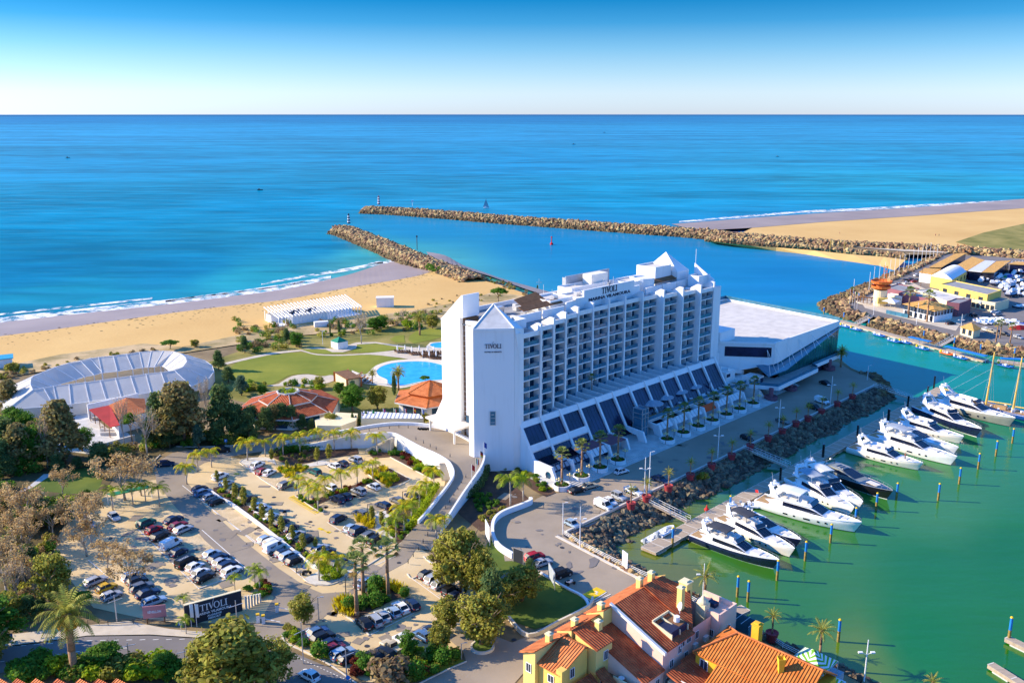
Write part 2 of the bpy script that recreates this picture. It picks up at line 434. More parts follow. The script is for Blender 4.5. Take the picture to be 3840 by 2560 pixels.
# text: outlines from Blender's own built-in typeface, turned into mesh faces
def textpts(string,size,depth=.06):
 cu=bpy.data.curves.new('lettering','FONT');cu.body=string;cu.size=size;cu.extrude=depth/2;cu.align_x='CENTER';cu.resolution_u=2;cu.offset=size*.03
 ob=bpy.data.objects.new('lettering',cu);COL.objects.link(ob)
 dg=bpy.context.evaluated_depsgraph_get();dg.update()
 me=bpy.data.meshes.new_from_object(ob.evaluated_get(dg))
 V=[v.co.copy()for v in me.vertices];Fs=[tuple(p.vertices)for p in me.polygons]
 bpy.data.objects.remove(ob);bpy.data.curves.remove(cu);bpy.data.meshes.remove(me)
 return V,Fs
def addtext(mb,string,size,M,mi=0,width=None,depth=.06):
 """M maps text plane (x right, y up, z out) to the builder's space; width stretches the line to that length"""
 V,Fs=textpts(string,size,depth)
 if width:
  x0=min(v.x for v in V);x1=max(v.x for v in V);k=width/(x1-x0);c=(x0+x1)/2
  V=[V3(((v.x-c)*k,v.y,v.z))for v in V]
 mb.add([M@v for v in V],Fs,mi)
def serif_word(mb,M,hgt,mi=0,depth=.1):
 """TIVOLI in roman capitals, the V carrying a tall right arm; centred, cap height hgt"""
 def ext(poly):
  P=[V3((p[0]*hgt,p[1]*hgt,0))for p in poly];n=len(P)
  a=sum(P[i].x*P[(i+1)%n].y-P[(i+1)%n].x*P[i].y for i in range(n))
  if a<0:P.reverse()
  tri=tessellate_polygon([P]);tri=[t if(P[t[1]]-P[t[0]]).cross(P[t[2]]-P[t[0]]).z>0 else(t[0],t[2],t[1])for t in tri]
  mb.add([M@V3((p.x,p.y,depth))for p in P],tri,mi)
  mb.add([M@V3((p.x,p.y,d))for d in(0,depth)for p in P],[(i,(i+1)%n,n+(i+1)%n,n+i)for i in range(n)],mi)
 def bar(x0,x1,y0,y1):ext([(x0,y0),(x1,y0),(x1,y1),(x0,y1)])
 x=-1.92
 bar(x,x+.72,.93,1.0);bar(x,x+.06,.80,.93);bar(x+.66,x+.72,.80,.93);bar(x+.29,x+.43,0,.93);bar(x+.19,x+.53,0,.06)   # T
 x=-1.12;bar(x+.1,x+.24,.06,.94);bar(x,x+.34,0,.06);bar(x,x+.34,.94,1.0)                                                            # I
 x=-.74;bar(x,x+.32,.94,1.0);ext([(x+.08,.94),(x+.24,.94),(x+.46,.2),(x+.42,0),(x+.36,0)]);ext([(x+.36,0),(x+.42,0),(x+.84,1.62),(x+.79,1.62)])   # V
 cx,cy=.42,.5
 for k in range(20):
  a0,a1=2*math.pi*k/20,2*math.pi*(k+1)/20
  o=lambda a:(cx+.43*math.cos(a),cy+.52*math.sin(a));i_=lambda a:(cx+.28*math.cos(a),cy+.45*math.sin(a))
  ext([o(a0),o(a1),i_(a1),i_(a0)])                                                                                                                   # O
 x=.93;bar(x+.08,x+.22,.06,.94);bar(x,x+.3,.94,1.0);bar(x,x+.60,0,.06);bar(x+.54,x+.60,.06,.2)                                # L
 x=1.58;bar(x+.1,x+.24,.06,.94);bar(x,x+.34,0,.06);bar(x,x+.34,.94,1.0)                                                              # I
def plane_matrix(o,xdir,ydir=(0,0,1)):
 x=V3(xdir).normalized();y=V3(ydir).normalized();z=x.cross(y)
 return Matrix(((x.x,y.x,z.x,o[0]),(x.y,y.y,z.y,o[1]),(x.z,y.z,z.z,o[2]),(0,0,0,1)))
# ================================================================== WATER
WZ=-2.4
CTRL=[((300,432),(.003,.10,.27)),((1920,432),(.003,.10,.27)),((3600,432),(.004,.11,.28)),((300,446),(.006,.17,.39)),((1920,446),(.006,.16,.37)),((3600,446),(.008,.19,.40)),
  ((300,500),(.014,.235,.47)),((1920,500),(.014,.23,.46)),((3600,500),(.014,.235,.46)),((300,600),(.006,.21,.41)),((1920,600),(.006,.20,.40)),((3600,600),(.006,.22,.41)),
  ((300,800),(.003,.20,.36)),((1100,760),(.003,.205,.38)),((2400,720),(.006,.23,.41)),((3500,700),(.010,.26,.41)),
  ((100,1020),(.004,.17,.30)),((700,1000),(.006,.19,.33)),((1200,920),(.008,.22,.38)),((200,1120),(.010,.22,.30)),((900,1060),(.020,.27,.32)),((1400,960),(.05,.33,.35)),((1450,1000),(.10,.36,.34)),
  ((1600,850),(.018,.22,.40)),((2100,900),(.012,.20,.40)),((2700,930),(.012,.19,.38)),((2500,1010),(.010,.19,.40)),((3000,1050),(.008,.17,.38)),((3200,980),(.016,.20,.40)),
  ((3200,1280),(.004,.235,.25)),((3450,1360),(.006,.24,.22)),((3760,1480),(.006,.22,.20)),((3050,1500),(.006,.20,.22)),
  ((2800,1760),(.02,.15,.09)),((3500,1700),(.03,.21,.09)),((3500,1900),(.04,.21,.07)),((2700,2050),(.035,.19,.035)),((2560,2010),(.10,.18,.02)),((3050,2060),(.035,.195,.05)),
  ((3500,2150),(.012,.175,.028)),((3800,2100),(.010,.165,.014)),((3800,2500),(.012,.165,.010)),((3450,2400),(.008,.175,.022)),((3000,2250),(.028,.19,.034)),((2900,2350),(.05,.19,.015)),
  ((3200,2520),(.10,.21,.022)),((2550,2160),(.13,.17,.03)),((2450,1950),(.13,.17,.04))]
CW=[]
for p_,c_ in CTRL:
 q=G(p_,WZ);CW.append((math.atan2(q.x,q.y)*3.0,math.log(q.length),c_))
def watertint(x,y):
 a,r=math.atan2(x,y)*3.0,math.log(max(60.,math.hypot(x,y)));sw=0;c=[0,0,0]
 for ca,cr,cc in CW:
  wgt=1/((a-ca)**2+(1.4*(r-cr))**2+.0012)**2
  sw+=wgt
  for k in range(3):c[k]+=wgt*cc[k]
 f=max(0,min(1,(370-y)/140))if x>0 else 0      # sheltered basin: greener, silty water
 return(c[0]/sw,c[1]/sw*(1.10-.24*f),c[2]/sw*(1-.55*f))
m=bpy.data.materials.new('water');MATS['water']=m;m.use_nodes=True;t_=m.node_tree;b_=t_.nodes['Principled BSDF'];Nn=t_.nodes;Ln=t_.links
b_.inputs['Roughness'].default_value=.22;b_.inputs['Specular IOR Level'].default_value=.12;b_.inputs['IOR'].default_value=1.33
at_=Nn.new('ShaderNodeAttribute');at_.attribute_name='water_depth_tint'
tcw=Nn.new('ShaderNodeTexCoord')
def wn(scale,det,mapping):
 mp=Nn.new('ShaderNodeMapping');mp.inputs['Scale'].default_value=mapping;mp.inputs['Rotation'].default_value=(0,0,-.12);Ln.new(tcw.outputs['Object'],mp.inputs[0])
 n=Nn.new('ShaderNodeTexNoise');n.inputs['Scale'].default_value=scale;n.inputs['Detail'].default_value=det;Ln.new(mp.outputs[0],n.inputs['Vector']);return n
na,nb,nc=wn(1,7,(.016,.05,1)),wn(1,4,(.0014,.006,1)),wn(1,3,(.25,.45,1))
ad=Nn.new('ShaderNodeMath');ad.operation='ADD';Ln.new(na.outputs[0],ad.inputs[0]);Ln.new(nb.outputs[0],ad.inputs[1])
rr_=Nn.new('ShaderNodeMapRange');rr_.inputs[1].default_value=.75;rr_.inputs[2].default_value=1.25;rr_.inputs[3].default_value=.68;rr_.inputs[4].default_value=1.34
Ln.new(ad.outputs[0],rr_.inputs[0])
# sheltered water inside the moles is smooth, the open sea carries swell streaks (mask kept with the mesh)
sh=Nn.new('ShaderNodeAttribute');sh.attribute_name='open_sea'
mxs=Nn.new('ShaderNodeMix');mxs.inputs[2].default_value=1.0;Ln.new(sh.outputs['Fac'],mxs.inputs[0]);Ln.new(rr_.outputs[0],mxs.inputs[3])
hs_=Nn.new('ShaderNodeHueSaturation');Ln.new(at_.outputs['Color'],hs_.inputs['Color']);Ln.new(mxs.outputs[0],hs_.inputs['Value'])
Ln.new(hs_.outputs[0],b_.inputs['Base Color'])
ba=Nn.new('ShaderNodeBump');ba.inputs['Strength'].default_value=.5;ba.inputs['Distance'].default_value=1.2;Ln.new(na.outputs[0],ba.inputs['Height'])
bb=Nn.new('ShaderNodeBump');bb.inputs['Strength'].default_value=.35;bb.inputs['Distance'].default_value=.16;Ln.new(nc.outputs[0],bb.inputs['Height']);Ln.new(ba.outputs[0],bb.inputs['Normal'])
b_.inputs['Specular IOR Level'].default_value=0.0;b_.inputs['Roughness'].default_value=1.0
Ln.new(bb.outputs[0],b_.inputs['Normal'])
gl_=Nn.new('ShaderNodeBsdfGlossy');gl_.inputs['Roughness'].default_value=.12;Ln.new(bb.outputs[0],gl_.inputs['Normal'])
lw=Nn.new('ShaderNodeLayerWeight');lw.inputs['Blend'].default_value=.25;mrw=Nn.new('ShaderNodeMapRange');mrw.inputs[3].default_value=.025;mrw.inputs[4].default_value=.15;Ln.new(lw.outputs['Fresnel'],mrw.inputs[0])
mw=Nn.new('ShaderNodeMixShader');Ln.new(mrw.outputs[0],mw.inputs[0]);Ln.new(b_.outputs[0],mw.inputs[1]);Ln.new(gl_.outputs[0],mw.inputs[2]);Ln.new(mw.outputs[0],Nn['Material Output'].inputs[0])
J1=[G(DD(*p),2.5)for p in[(783,521),(800,525),(850,544),(900,564),(950,585),(1000,604),(1040,618),(1090,636)]]
J2=[G(TY(*p),2.5)for p in[(250,132),(420,139),(600,152),(800,166),(1000,183),(1250,201),(1500,218),(1750,236),(2000,253),(2300,274)]]+[G(TD(*p),2.5)for p in[(150,45),(400,66),(700,88),(1000,108),(1400,126),(1800,148),(2400,186)]]
wv,wf,wt,wo=[],[],[],[]
radii=[70.]
while radii[-1]<58000:radii.append(radii[-1]*1.035)
NA=96
for r_ in radii:
 for k in range(NA+1):
  a_=math.radians(-50+100*k/NA);x,y=r_*math.sin(a_),r_*math.cos(a_)
  wv.append((x,y,WZ));wt.append((*watertint(x,y),1))
  q=G((0,0),0)
  sea=1.0
  if y<2000:
   yj=887+(x+141)*(-.235)if x>-141 else 9e9      # the line of the long mole
   y1=750+(x+140)*(-1.9)                             # the line of the short mole
   if x>-135 and y<yj and y>y1-30:sea=.25
   if y<520 and x>-20:sea=.3
  wo.append((sea,)*3+(1,))
for j in range(len(radii)-1):
 for k in range(NA):
  i=j*(NA+1)+k;wf.append((i,i+1,i+NA+2,i+NA+1))
me=bpy.data.meshes.new('sea');me.from_pydata(wv,[],[f[::-1]for f in wf]);me.materials.append(MATS['water'])
for nm_,dat in(('water_depth_tint',wt),('open_sea',wo)):
 ca=me.color_attributes.new(nm_,'FLOAT_COLOR','POINT');ca.data.foreach_set('color',[c for q in dat for c in q])
o=bpy.data.objects.new('sea',me);COL.objects.link(o);o['kind']='structure'

# ================================================================== LAND
def ribbon(name,A,B,m,kind='structure',label=None):
 mb=MB()
 for i in range(len(A)-1):mb.face([A[i],A[i+1],B[i+1],B[i]])
 mb.flip=False
 o=mb.build(name,m)
 if kind:o['kind']=kind
 return o
dry=[(-200,803),(0,772),(120,757),(260,737),(400,718),(520,703),(640,690),(720,676),(800,661),(860,651),(920,641),(965,632),(1000,620)]
wat=[(-200,764),(0,741),(120,727),(260,712),(400,697),(520,682),(640,666),(720,650),(800,632),(850,616),(890,604),(930,596),(960,594)]
sub=[(-200,745),(0,722),(120,709),(260,695),(400,680),(520,664),(640,646),(720,628),(800,605),(850,592),(890,580),(930,576),(960,580)]
dryW=smoothline([G(DD(*p),.2)for p in dry]);watW=smoothline([G(DD(*p),-2.3)for p in wat]);subW=smoothline([G(DD(*p),-4.5)for p in sub])
ribbon('wet_beach',dryW,watW,'wet_sand');ribbon('sea_bed',watW,subW,'wet_sand')
# the land sheet: everything from the beach to behind the camera
land_pts=px(DD,dry)+px(DD,[(1090,640),(1150,655),(1210,676),(1240,694)])+[HS(20,-50),HS(90,-42),HS(160,-42),HS(162,-30)]+ px(TK,[(640,95),(760,190),(860,235),(930,262),(985,300),(1040,340),(1075,390),(1010,420),(930,385)])+[HS(120,35),HS(60,35),HS(0,35)]+px(TH,[(860,900),(1610,1325)])+ px(TI,[(1560,470),(1850,610),(2352,868)])+px(TL,[(0,1212),(360,1330),(520,1402),(830,1568),(1300,1800)])+[V3((60,60,0)),V3((-140,60,0)),V3((-260,150,0))]
flat('ground',land_pts,-.06,'soil')
mb=MB()                                                             # the quay's retaining face down to the sea bed
LP=[HS(20,-50),HS(90,-42),HS(160,-42),HS(162,-30)]+px(TK,[(640,95),(760,190),(860,235),(930,262),(985,300),(1040,340),(1075,390),(1010,420),(930,385)])+[HS(120,35),HS(60,35),HS(0,35)]+px(TH,[(860,900),(1610,1325)])+px(TI,[(1560,470),(1850,610),(2352,868)])+px(TL,[(0,1212),(360,1330),(520,1402),(830,1568)])
for a,b in zip(LP,LP[1:]):mb.face([(a.x,a.y,-.05),(b.x,b.y,-.05),(b.x,b.y,-5),(a.x,a.y,-5)])
structure(mb,'quay_face','concrete')
beach_pts=[V3((p.x,p.y,0))for p in dryW]+px(DD,[(1090,640),(1150,655),(1210,676),(1240,694),(1240,715),(1100,735),(960,720),(830,745),(640,760),(560,775),(400,800),(250,812),(120,830),(30,850),(-200,880)])
flat('beach',beach_pts,.2,'sand')
flat('dune_grass',px(DD,[(-200,870),(30,838),(140,815),(330,790),(420,798),(560,768),(640,752),(830,730),(960,712),(1080,690),(1130,672),(1200,680),(1235,700),(1230,720),(1000,735),(830,760),(640,775),(560,790),(400,815),(120,850),(-200,905)]),.26,'dune')
ribbon('channel_shore',smoothline([G(TY(*p),-.2)for p in[(640,470),(740,490),(860,522),(1000,562),(1120,606),(1290,664),(1420,700)]]),
       smoothline([G(TY(*p),-2.6)for p in[(600,405),(720,428),(830,490),(960,535),(1090,580),(1300,638),(1440,676)]]),'wet_sand')
# surf: broken white water along the waterline
foam=bpy.data.materials.new('surf');MATS['surf']=foam;foam.use_nodes=True;ft=foam.node_tree;fb=ft.nodes['Principled BSDF']
fb.inputs['Base Color'].default_value=(.85,.86,.86,1);fb.inputs['Roughness'].default_value=.9
tcf=ft.nodes.new('ShaderNodeTexCoord');nf=ft.nodes.new('ShaderNodeTexNoise');nf.inputs['Scale'].default_value=.16;nf.inputs['Detail'].default_value=8;nf.inputs['Roughness'].default_value=.7
ft.links.new(tcf.outputs['Object'],nf.inputs['Vector']);fr=ft.nodes.new('ShaderNodeMapRange');fr.inputs[1].default_value=.42;fr.inputs[2].default_value=.56
ft.links.new(nf.outputs[0],fr.inputs[0]);ft.links.new(fr.outputs[0],fb.inputs['Alpha'])
def surf(T,A,B,k=6):ribbon('surf',smoothline([G(T(*p),-2.28)for p in A],k),smoothline([G(T(*p),-2.28)for p in B],k),'surf','stuff')
surf(DD,[(-100,744),(0,729),(120,716),(260,701),(400,686),(520,672),(640,656),(760,632)],[(-100,756),(0,741),(120,727),(260,712),(400,697),(520,682),(640,666),(760,643)])
surf(DD,[(0,720),(100,709),(220,697),(350,683)],[(0,724),(100,713),(220,701),(350,687)])
surf(DD,[(380,690),(480,676),(600,660),(700,644)],[(380,694),(480,681),(600,665),(700,650)])
surf(DD,[(600,650),(700,632),(800,615),(880,600)],[(600,654),(700,637),(800,622),(880,606)])
surf(DD,[(846,604),(880,598),(915,593)],[(846,611),(880,606),(915,600)])
surf(DD,[(1560,508),(1700,496),(1850,484),(2000,477),(2150,468),(2400,456)],[(1560,511),(1700,500),(1850,489),(2000,482),(2150,473),(2400,461)])

# ------------------------------------------------------------------ far (eastern) shore
flat('east_beach',px(DD,[(1730,522),(1900,508),(2100,495),(2352,477),(2700,455),(3300,420),(3300,700),(2700,640),(2352,600),(2200,590),(2000,562),(1800,548),(1700,536)]),-.15,'sand')
ribbon('east_wet_beach',[G(DD(*p),.0)for p in[(1600,530),(1730,523),(1900,509),(2100,496),(2352,478),(2700,456)]],[G(DD(*p),-2.5)for p in[(1540,514),(1720,500),(1880,489),(2080,477),(2340,457),(2700,434)]],'wet_sand')
flat('east_dune',px(DD,[(2195,556),(2260,534),(2352,514),(2700,480),(2700,640),(2352,590),(2290,580)]),.05,'scrub')
flat('harbour_ground',px(TU,[(405,700),(520,640),(700,560),(900,450),(1100,350),(1300,260),(1480,148),(1900,170),(2900,260),(4600,420),(4600,1650),(2352,1195),(2000,1150),(1800,1110),(1600,1068),(1530,1050),(1300,990),(1100,940),(900,882),(720,850),(660,840),(480,775),(420,745)]),.0,'road_dark')
flat('harbour_yard',px(TU,[(560,690),(700,600),(900,480),(1100,460),(1600,700),(1760,760),(1600,1000),(1300,930),(900,830),(600,750)]),.04,'path_stone')
flat('mole_road',px(TD,[(560,92),(800,108),(1000,128),(1400,158),(1780,182),(1740,196),(1400,182),(1000,148),(700,120)]),.9,'path_stone')
flat('mole_bank',px(TD,[(0,60),(400,84),(800,104),(1000,124),(1400,154),(1800,178),(1720,204),(1400,205),(1100,180),(800,145),(500,118),(0,92)]),.5,'soil')
ribbon('inner_shore',[G(TD(*p),.2)for p in[(-120,92),(0,108),(200,128),(400,142),(700,166),(1000,198),(1250,216),(1420,240)]],[G(TD(*p),-2.6)for p in[(-120,100),(0,124),(200,152),(400,172),(620,198),(900,246),(1200,290),(1330,330)]],'sand')
# ------------------------------------------------------------------ rock armour
def rocks(name,label,rowsA,rowsB,n,size,mats=('rock_pale','rock_dark'),split=None,seed=1,bed=True,flatk=.75):
 rg=random.Random(seed);mb=MB()
 seg=[(rowsA[i+1]-rowsA[i]).length+(rowsB[i+1]-rowsB[i]).length for i in range(len(rowsA)-1)];tot=sum(seg)
 for _ in range(n):
  r=rg.random()*tot;i=0
  while r>seg[i]:r-=seg[i];i+=1
  t=r/seg[i];a=rowsA[i].lerp(rowsA[i+1],t);b=rowsB[i].lerp(rowsB[i+1],t);k=rg.random();p=a.lerp(b,k)
  s=size*(.55+.9*rg.random()**1.5);rot=Matrix.Rotation(rg.random()*6.3,3,V3((rg.random()-.5,rg.random()-.5,rg.random()-.5)).normalized())
  rr=V3((s*(.7+.7*rg.random()),s*(.6+.5*rg.random()),s*flatk*(.6+.6*rg.random())))
  v,f=_ico();dark=(k+(rg.random()-.5)*.16)>split if split is not None else(p.z<-.6+rg.random()*.8)
  mb.add([p+rot@V3((q.x*rr.x*(1+.35*(rg.random()-.5)),q.y*rr.y*(1+.35*(rg.random()-.5)),q.z*rr.z*(1+.35*(rg.random()-.5))))for q in v],f,1 if dark else 0)
 if bed:
  for i in range(len(rowsA)-1):mb.face([rowsA[i],rowsA[i+1],rowsB[i+1],rowsB[i]],2)
 o=mb.build(name,[mats[0],mats[1],'rock_bed']);tag(o,label,'rock armour',kind='stuff');return o
def mole(name,label,P,half,n,size,seed):
 P=smoothline(P,4);rg=random.Random(seed);L=[offsetline(P,half),offsetline(P,half*.45),offsetline(P,-half*.45),offsetline(P,-half)]
 for k in(0,3):
  for q in L[k]:q.z=-3.2
 mb=MB();seg=[(P[i+1]-P[i]).length for i in range(len(P)-1)];tot=sum(seg);v,f=_ico()
 for i in range(len(P)-1):
  for a,b in((0,1),(1,2),(2,3)):mb.face([L[a][i],L[a][i+1],L[b][i+1],L[b][i]],2)
 head=P[0]
 for j in range(n):
  if j<n*.06:
   a=rg.random()*6.3;d=half*rg.random()**.5*1.1;p=head+V3((math.cos(a)*d,math.sin(a)*d,-5.7*max(0,d/half-.45)/.55))
  else:
   r=rg.random()*tot;i=0
   while r>seg[i]:r-=seg[i];i+=1
   t=r/seg[i];k=rg.random()*3;c=int(k);p=L[c][i].lerp(L[c][i+1],t).lerp(L[c+1][i].lerp(L[c+1][i+1],t),k-c)
  s=size*(.6+.8*rg.random()**1.4);rot=Matrix.Rotation(rg.random()*6.3,3,V3((rg.random()-.5,rg.random()-.5,rg.random()-.5)).normalized())
  rr=V3((s*(.8+.6*rg.random()),s*(.6+.5*rg.random()),s*(.5+.4*rg.random())))
  mb.add([p+rot@V3((q.x*rr.x*(1+.3*(rg.random()-.5)),q.y*rr.y*(1+.3*(rg.random()-.5)),q.z*rr.z))for q in v],f,1 if p.z<-.9+rg.random()*1.2 else 0)
 o=mb.build(name,['rock_pale','rock_dark','rock_bed']);tag(o,label,'breakwater',kind='stuff');return o
mole('rock_mole','short boulder breakwater running from the beach to the striped lighthouse',J1,11,4200,1.35,3)
mole('rock_mole','long boulder breakwater across the harbour mouth',J2,11,7600,1.5,4)
A_=[G(TD(*p),1.2)for p in[(-150,62),(0,78),(200,88),(400,104),(600,122),(800,146),(1000,166),(1200,178),(1420,200)]]
B_=[G(TD(*p),-2.4)for p in[(-160,92),(0,114),(200,128),(400,142),(600,156),(800,178),(1000,205),(1200,220),(1420,246)]]
rocks('rock_armour','boulder bank between the inner sand strip and the harbour road',A_,B_,1300,1.5,split=.55,seed=5)
A_=[G(TU(*p),.1)for p in[(1490,150),(1300,262),(1100,355),(900,455),(700,562),(500,655),(412,705),(425,748),(480,780),(600,818),(655,838)]]
B_=[G(TU(*p),-2.7)for p in[(1400,150),(1190,262),(960,345),(760,420),(540,510),(270,620),(70,705),(110,775),(240,840),(390,885),(540,925)]]
rocks('rock_armour','boulder bank rounding the harbour point below the orange watchtower',A_,B_,1700,1.5,split=.42,seed=6)
A_=[G(TU(*p),.1)for p in[(735,868),(900,892),(1100,950),(1300,1000),(1520,1058)]];B_=[G(TU(*p),-2.7)for p in[(600,950),(800,1012),(1000,1065),(1200,1112),(1400,1165)]]
rocks('rock_armour','boulder bank below the cafe with the amber roof',A_,B_,650,1.35,split=.45,seed=7)
A_=[G(TU(*p),.1)for p in[(1625,1078),(1800,1118),(2000,1155),(2330,1200),(2700,1270)]];B_=[G(TU(*p),-2.7)for p in[(1600,1185),(1800,1240),(2000,1280),(2330,1320),(2700,1400)]]
rocks('rock_armour','boulder bank below the ticket kiosk',A_,B_,560,1.35,split=.45,seed=8)
A_=[HS(s,35.2,-.1)for s in range(-18,150,12)];B_=[HS(s,42.2+1.0*math.sin(s*.3),-2.9)for s in range(-18,150,12)]
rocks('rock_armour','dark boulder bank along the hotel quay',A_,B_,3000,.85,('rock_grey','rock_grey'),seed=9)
A_=[HS(-19,35.2,-.1)]+[G(TH(*p),-.1)for p in[(900,905),(1000,975),(1100,1032),(1250,1110),(1400,1200),(1620,1320)]];B_=[HS(-8,44.5,-2.9)]+[G(TH(*p),-2.9)for p in[(1420,960),(1345,1030),(1350,1080),(1410,1140),(1500,1180),(1740,1320)]]
rocks('rock_armour','sunlit boulder bank below the corner of the quay',A_,B_,1000,.85,('rock_pale','rock_grey'),split=.5,seed=10)
A_=px(TK,[(860,245),(930,272),(985,310),(1030,350),(1060,400),(1000,425),(925,395)],-.1);B_=px(TK,[(960,245),(1010,270),(1070,320),(1125,375),(1150,440),(1110,490),(1000,500)],-2.8)
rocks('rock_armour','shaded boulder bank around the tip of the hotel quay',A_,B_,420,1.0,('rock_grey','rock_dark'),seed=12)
A_=px(TI,[(1560,468),(1860,612),(2352,866)],-.1)+px(TL,[(120,1262),(360,1345),(520,1412),(850,1568),(1000,1640)],-.1);B_=px(TI,[(1640,420),(1910,570),(2352,830)],-2.8)+px(TL,[(140,1225),(390,1300),(560,1375),(900,1550),(1060,1630)],-2.8)
rocks('rock_armour','narrow boulder edge below the waterfront houses',A_,B_,520,.7,('rock_pale','rock_grey'),seed=13)

# ------------------------------------------------------------------ paved areas, roads, lawns
flat('car_park_paving',px(DD,[(372,1098),(430,1060),(540,1030),(640,1038),(700,1012),(860,1000),(980,1040),(1030,1060),(1020,1120),(940,1240),(1010,1290),(1100,1350),(1160,1430),(1060,1480),(960,1520),(850,1568),(700,1500),(650,1470),(700,1400),(620,1430),(420,1430),(330,1420),(215,1395),(160,1330),(110,1240),(180,1180),(260,1120)]),.0,'paving')
def strip(name,T,A,B,z,m,sm=4):
 a=smoothline(px(T,A,z),sm);b=smoothline(px(T,B,z),sm)
 return ribbon(name,a,b,m)
flat('lot_road',px(DD,[(352,1066),(395,1040),(500,1023),(560,1018),(650,1003),(655,1030),(560,1042),(470,1062),(432,1085),(428,1105),(470,1160),(560,1242),(640,1305),(700,1345),(740,1362),(800,1358),(845,1330),(915,1265),(980,1175),(1012,1195),(990,1220),(960,1255),(935,1290),(860,1330),(800,1370),(740,1420),(700,1455),(650,1470),(600,1500),(575,1480),(600,1420),(630,1370),(560,1320),(470,1240),(400,1160),(360,1110)]),.03,'asphalt')
flat('entrance_lane',px(TG,[(-180,950),(0,820),(180,640),(560,640),(420,720),(250,760),(245,960),(300,1030),(200,1100),(-100,1020)]),.02,'asphalt')
flat('main_road',[G(p)for p in[(-300,2440),(0,2429),(330,2386),(560,2382),(732,2393),(962,2400),(1062,2430),(1230,2500),(1380,2580),(1500,2700),(1000,2700),(960,2560),(700,2490),(472,2478),(236,2490),(0,2522),(-300,2560)]],.05,'road_dark')
flat('pavement',[G(p)for p in[(-300,2390),(0,2385),(330,2345),(480,2330),(640,2360),(760,2370),(962,2385),(1062,2415),(1062,2428),(962,2399),(732,2391),(560,2380),(330,2384),(0,2427),(-300,2438)]],.16,'path_stone')
flat('lane',px(TG,[(1430,1400),(1930,1170),(1900,1080),(1760,960),(1900,900),(2100,900),(2352,1000),(2600,900),(2700,1000),(2352,1400),(2200,1500),(1500,1500)]),.03,'quay_asphalt')
flat('lane_to_quay',px(TI,[(-200,1100),(0,960),(190,850),(480,710),(760,570),(800,520),(1140,500),(1000,620),(600,860),(300,1000),(100,1200),(-300,1300)]),.025,'quay_asphalt')
flat('quay_lot',[HS(-3,18.5)]+px(TH,[(700,520),(620,560),(580,590),(560,622),(420,690),(300,720),(222,800),(208,880),(230,980),(310,1075),(420,1140),(640,1250),(800,1350),(1000,1470),(1080,1520),(1150,1568),(1400,1430),(1620,1330),(860,902)])+[HS(-19,33.5),HS(40,33.5),HS(100,33.5),HS(140,34)]+px(TK,[(900,380),(1000,400),(1000,330),(920,275),(760,215),(640,140)])+[HS(152,-10),HS(100,0),HS(100,18.8)],-.012,'quay_asphalt')
# quay kerb and white coping
mb=MB();wallmb(mb,[HS(-19.5,33.6,0),HS(40,33.6,0),HS(100,33.6,0),HS(138,33.6,0)],.5,.5);wallmb(mb,px(TH,[(800,905),(1200,1112),(1610,1322)],0),.7,.12)
wallmb(mb,px(TI,[(1300,340),(1700,550),(2040,762),(2352,930)],0),.5,.12);wallmb(mb,px(TL,[(0,1280),(330,1420),(560,1530)],0),.5,.12)
structure(mb,'quay_kerb','kerb')
# lot curb wall: the sweeping white wall round the quay lot
mbw=MB();wp=smoothline(px(TH,[(560,590),(565,612),(480,650),(400,680),(300,722),(235,780),(212,860),(225,950),(280,1035),(400,1110)],0),5)
wallmb(mbw,wp,.7,1.3)
wallmb(mbw,smoothline(px(TH,[(640,1240),(760,1310),(900,1390),(1020,1450),(1075,1500),(1100,1560)],0),4),.5,.35)
mb2=MB();wallmb(mb2,smoothline(px(TI,[(790,510),(770,570),(700,620),(480,730),(200,855),(20,690)],0),4),.4,.8)
tag(mb2.build('garden_wall','kerb'),'low beige wall edging the shaded grass bank beside the yellow house lane','wall')
o=mbw.build('garden_wall','white_render');tag(o,'low white wall curving round the quay parking area and its grass bank','wall')
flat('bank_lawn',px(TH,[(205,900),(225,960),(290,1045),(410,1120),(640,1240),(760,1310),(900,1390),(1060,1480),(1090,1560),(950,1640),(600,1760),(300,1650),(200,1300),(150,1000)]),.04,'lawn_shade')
flat('bank_lawn',px(TG,[(1450,1180),(1700,1100),(1920,1170),(1600,1330),(1400,1372),(1300,1372)]),.04,'lawn')
flat('planting_bed',px(TH,[(-150,480),(60,400),(160,250),(420,440),(575,590),(420,680),(290,725),(200,820),(100,860),(-100,700)]),.02,'mulch')
flat('planting_bed',px(TH,[(150,255),(310,195),(430,210),(640,350),(790,510),(700,545),(580,480),(450,380)]),.10,'mulch')
# resort garden
flat('garden_ground',px(TB,[(-500,700),(-100,560),(400,430),(900,380),(1300,300),(1750,280),(1750,1250),(900,1300),(-300,1000)]),-.03,'scrub')
flat('lawn',smoothline(px(TB,[(-140,660),(0,632),(200,610),(380,592),(700,612),(1050,605),(1330,648),(1390,660),(1200,694),(1075,742),(1000,790),(870,760),(800,775),(690,800),(600,802),(480,788),(320,800),(220,850),(130,885),(0,862),(-200,840),(-240,740),(-140,660)]),4)[:-1],.05,'lawn')
flat('lawn',px(TB,[(430,562),(520,552),(640,560),(720,580),(850,598),(640,606),(470,588)]),.05,'lawn')
flat('lawn',px(TB,[(905,510),(1080,505),(1300,540),(1480,575),(1290,560),(1150,590),(980,592),(860,585),(930,545)]),.05,'lawn')
flat('lawn',px(TB,[(1410,440),(1480,390),(1600,370),(1750,380),(1750,440),(1600,480),(1450,510),(1400,480)]),.05,'lawn')
flat('lawn',px(TB,[(1230,470),(1280,440),(1360,430),(1370,500),(1280,500)]),.05,'lawn')
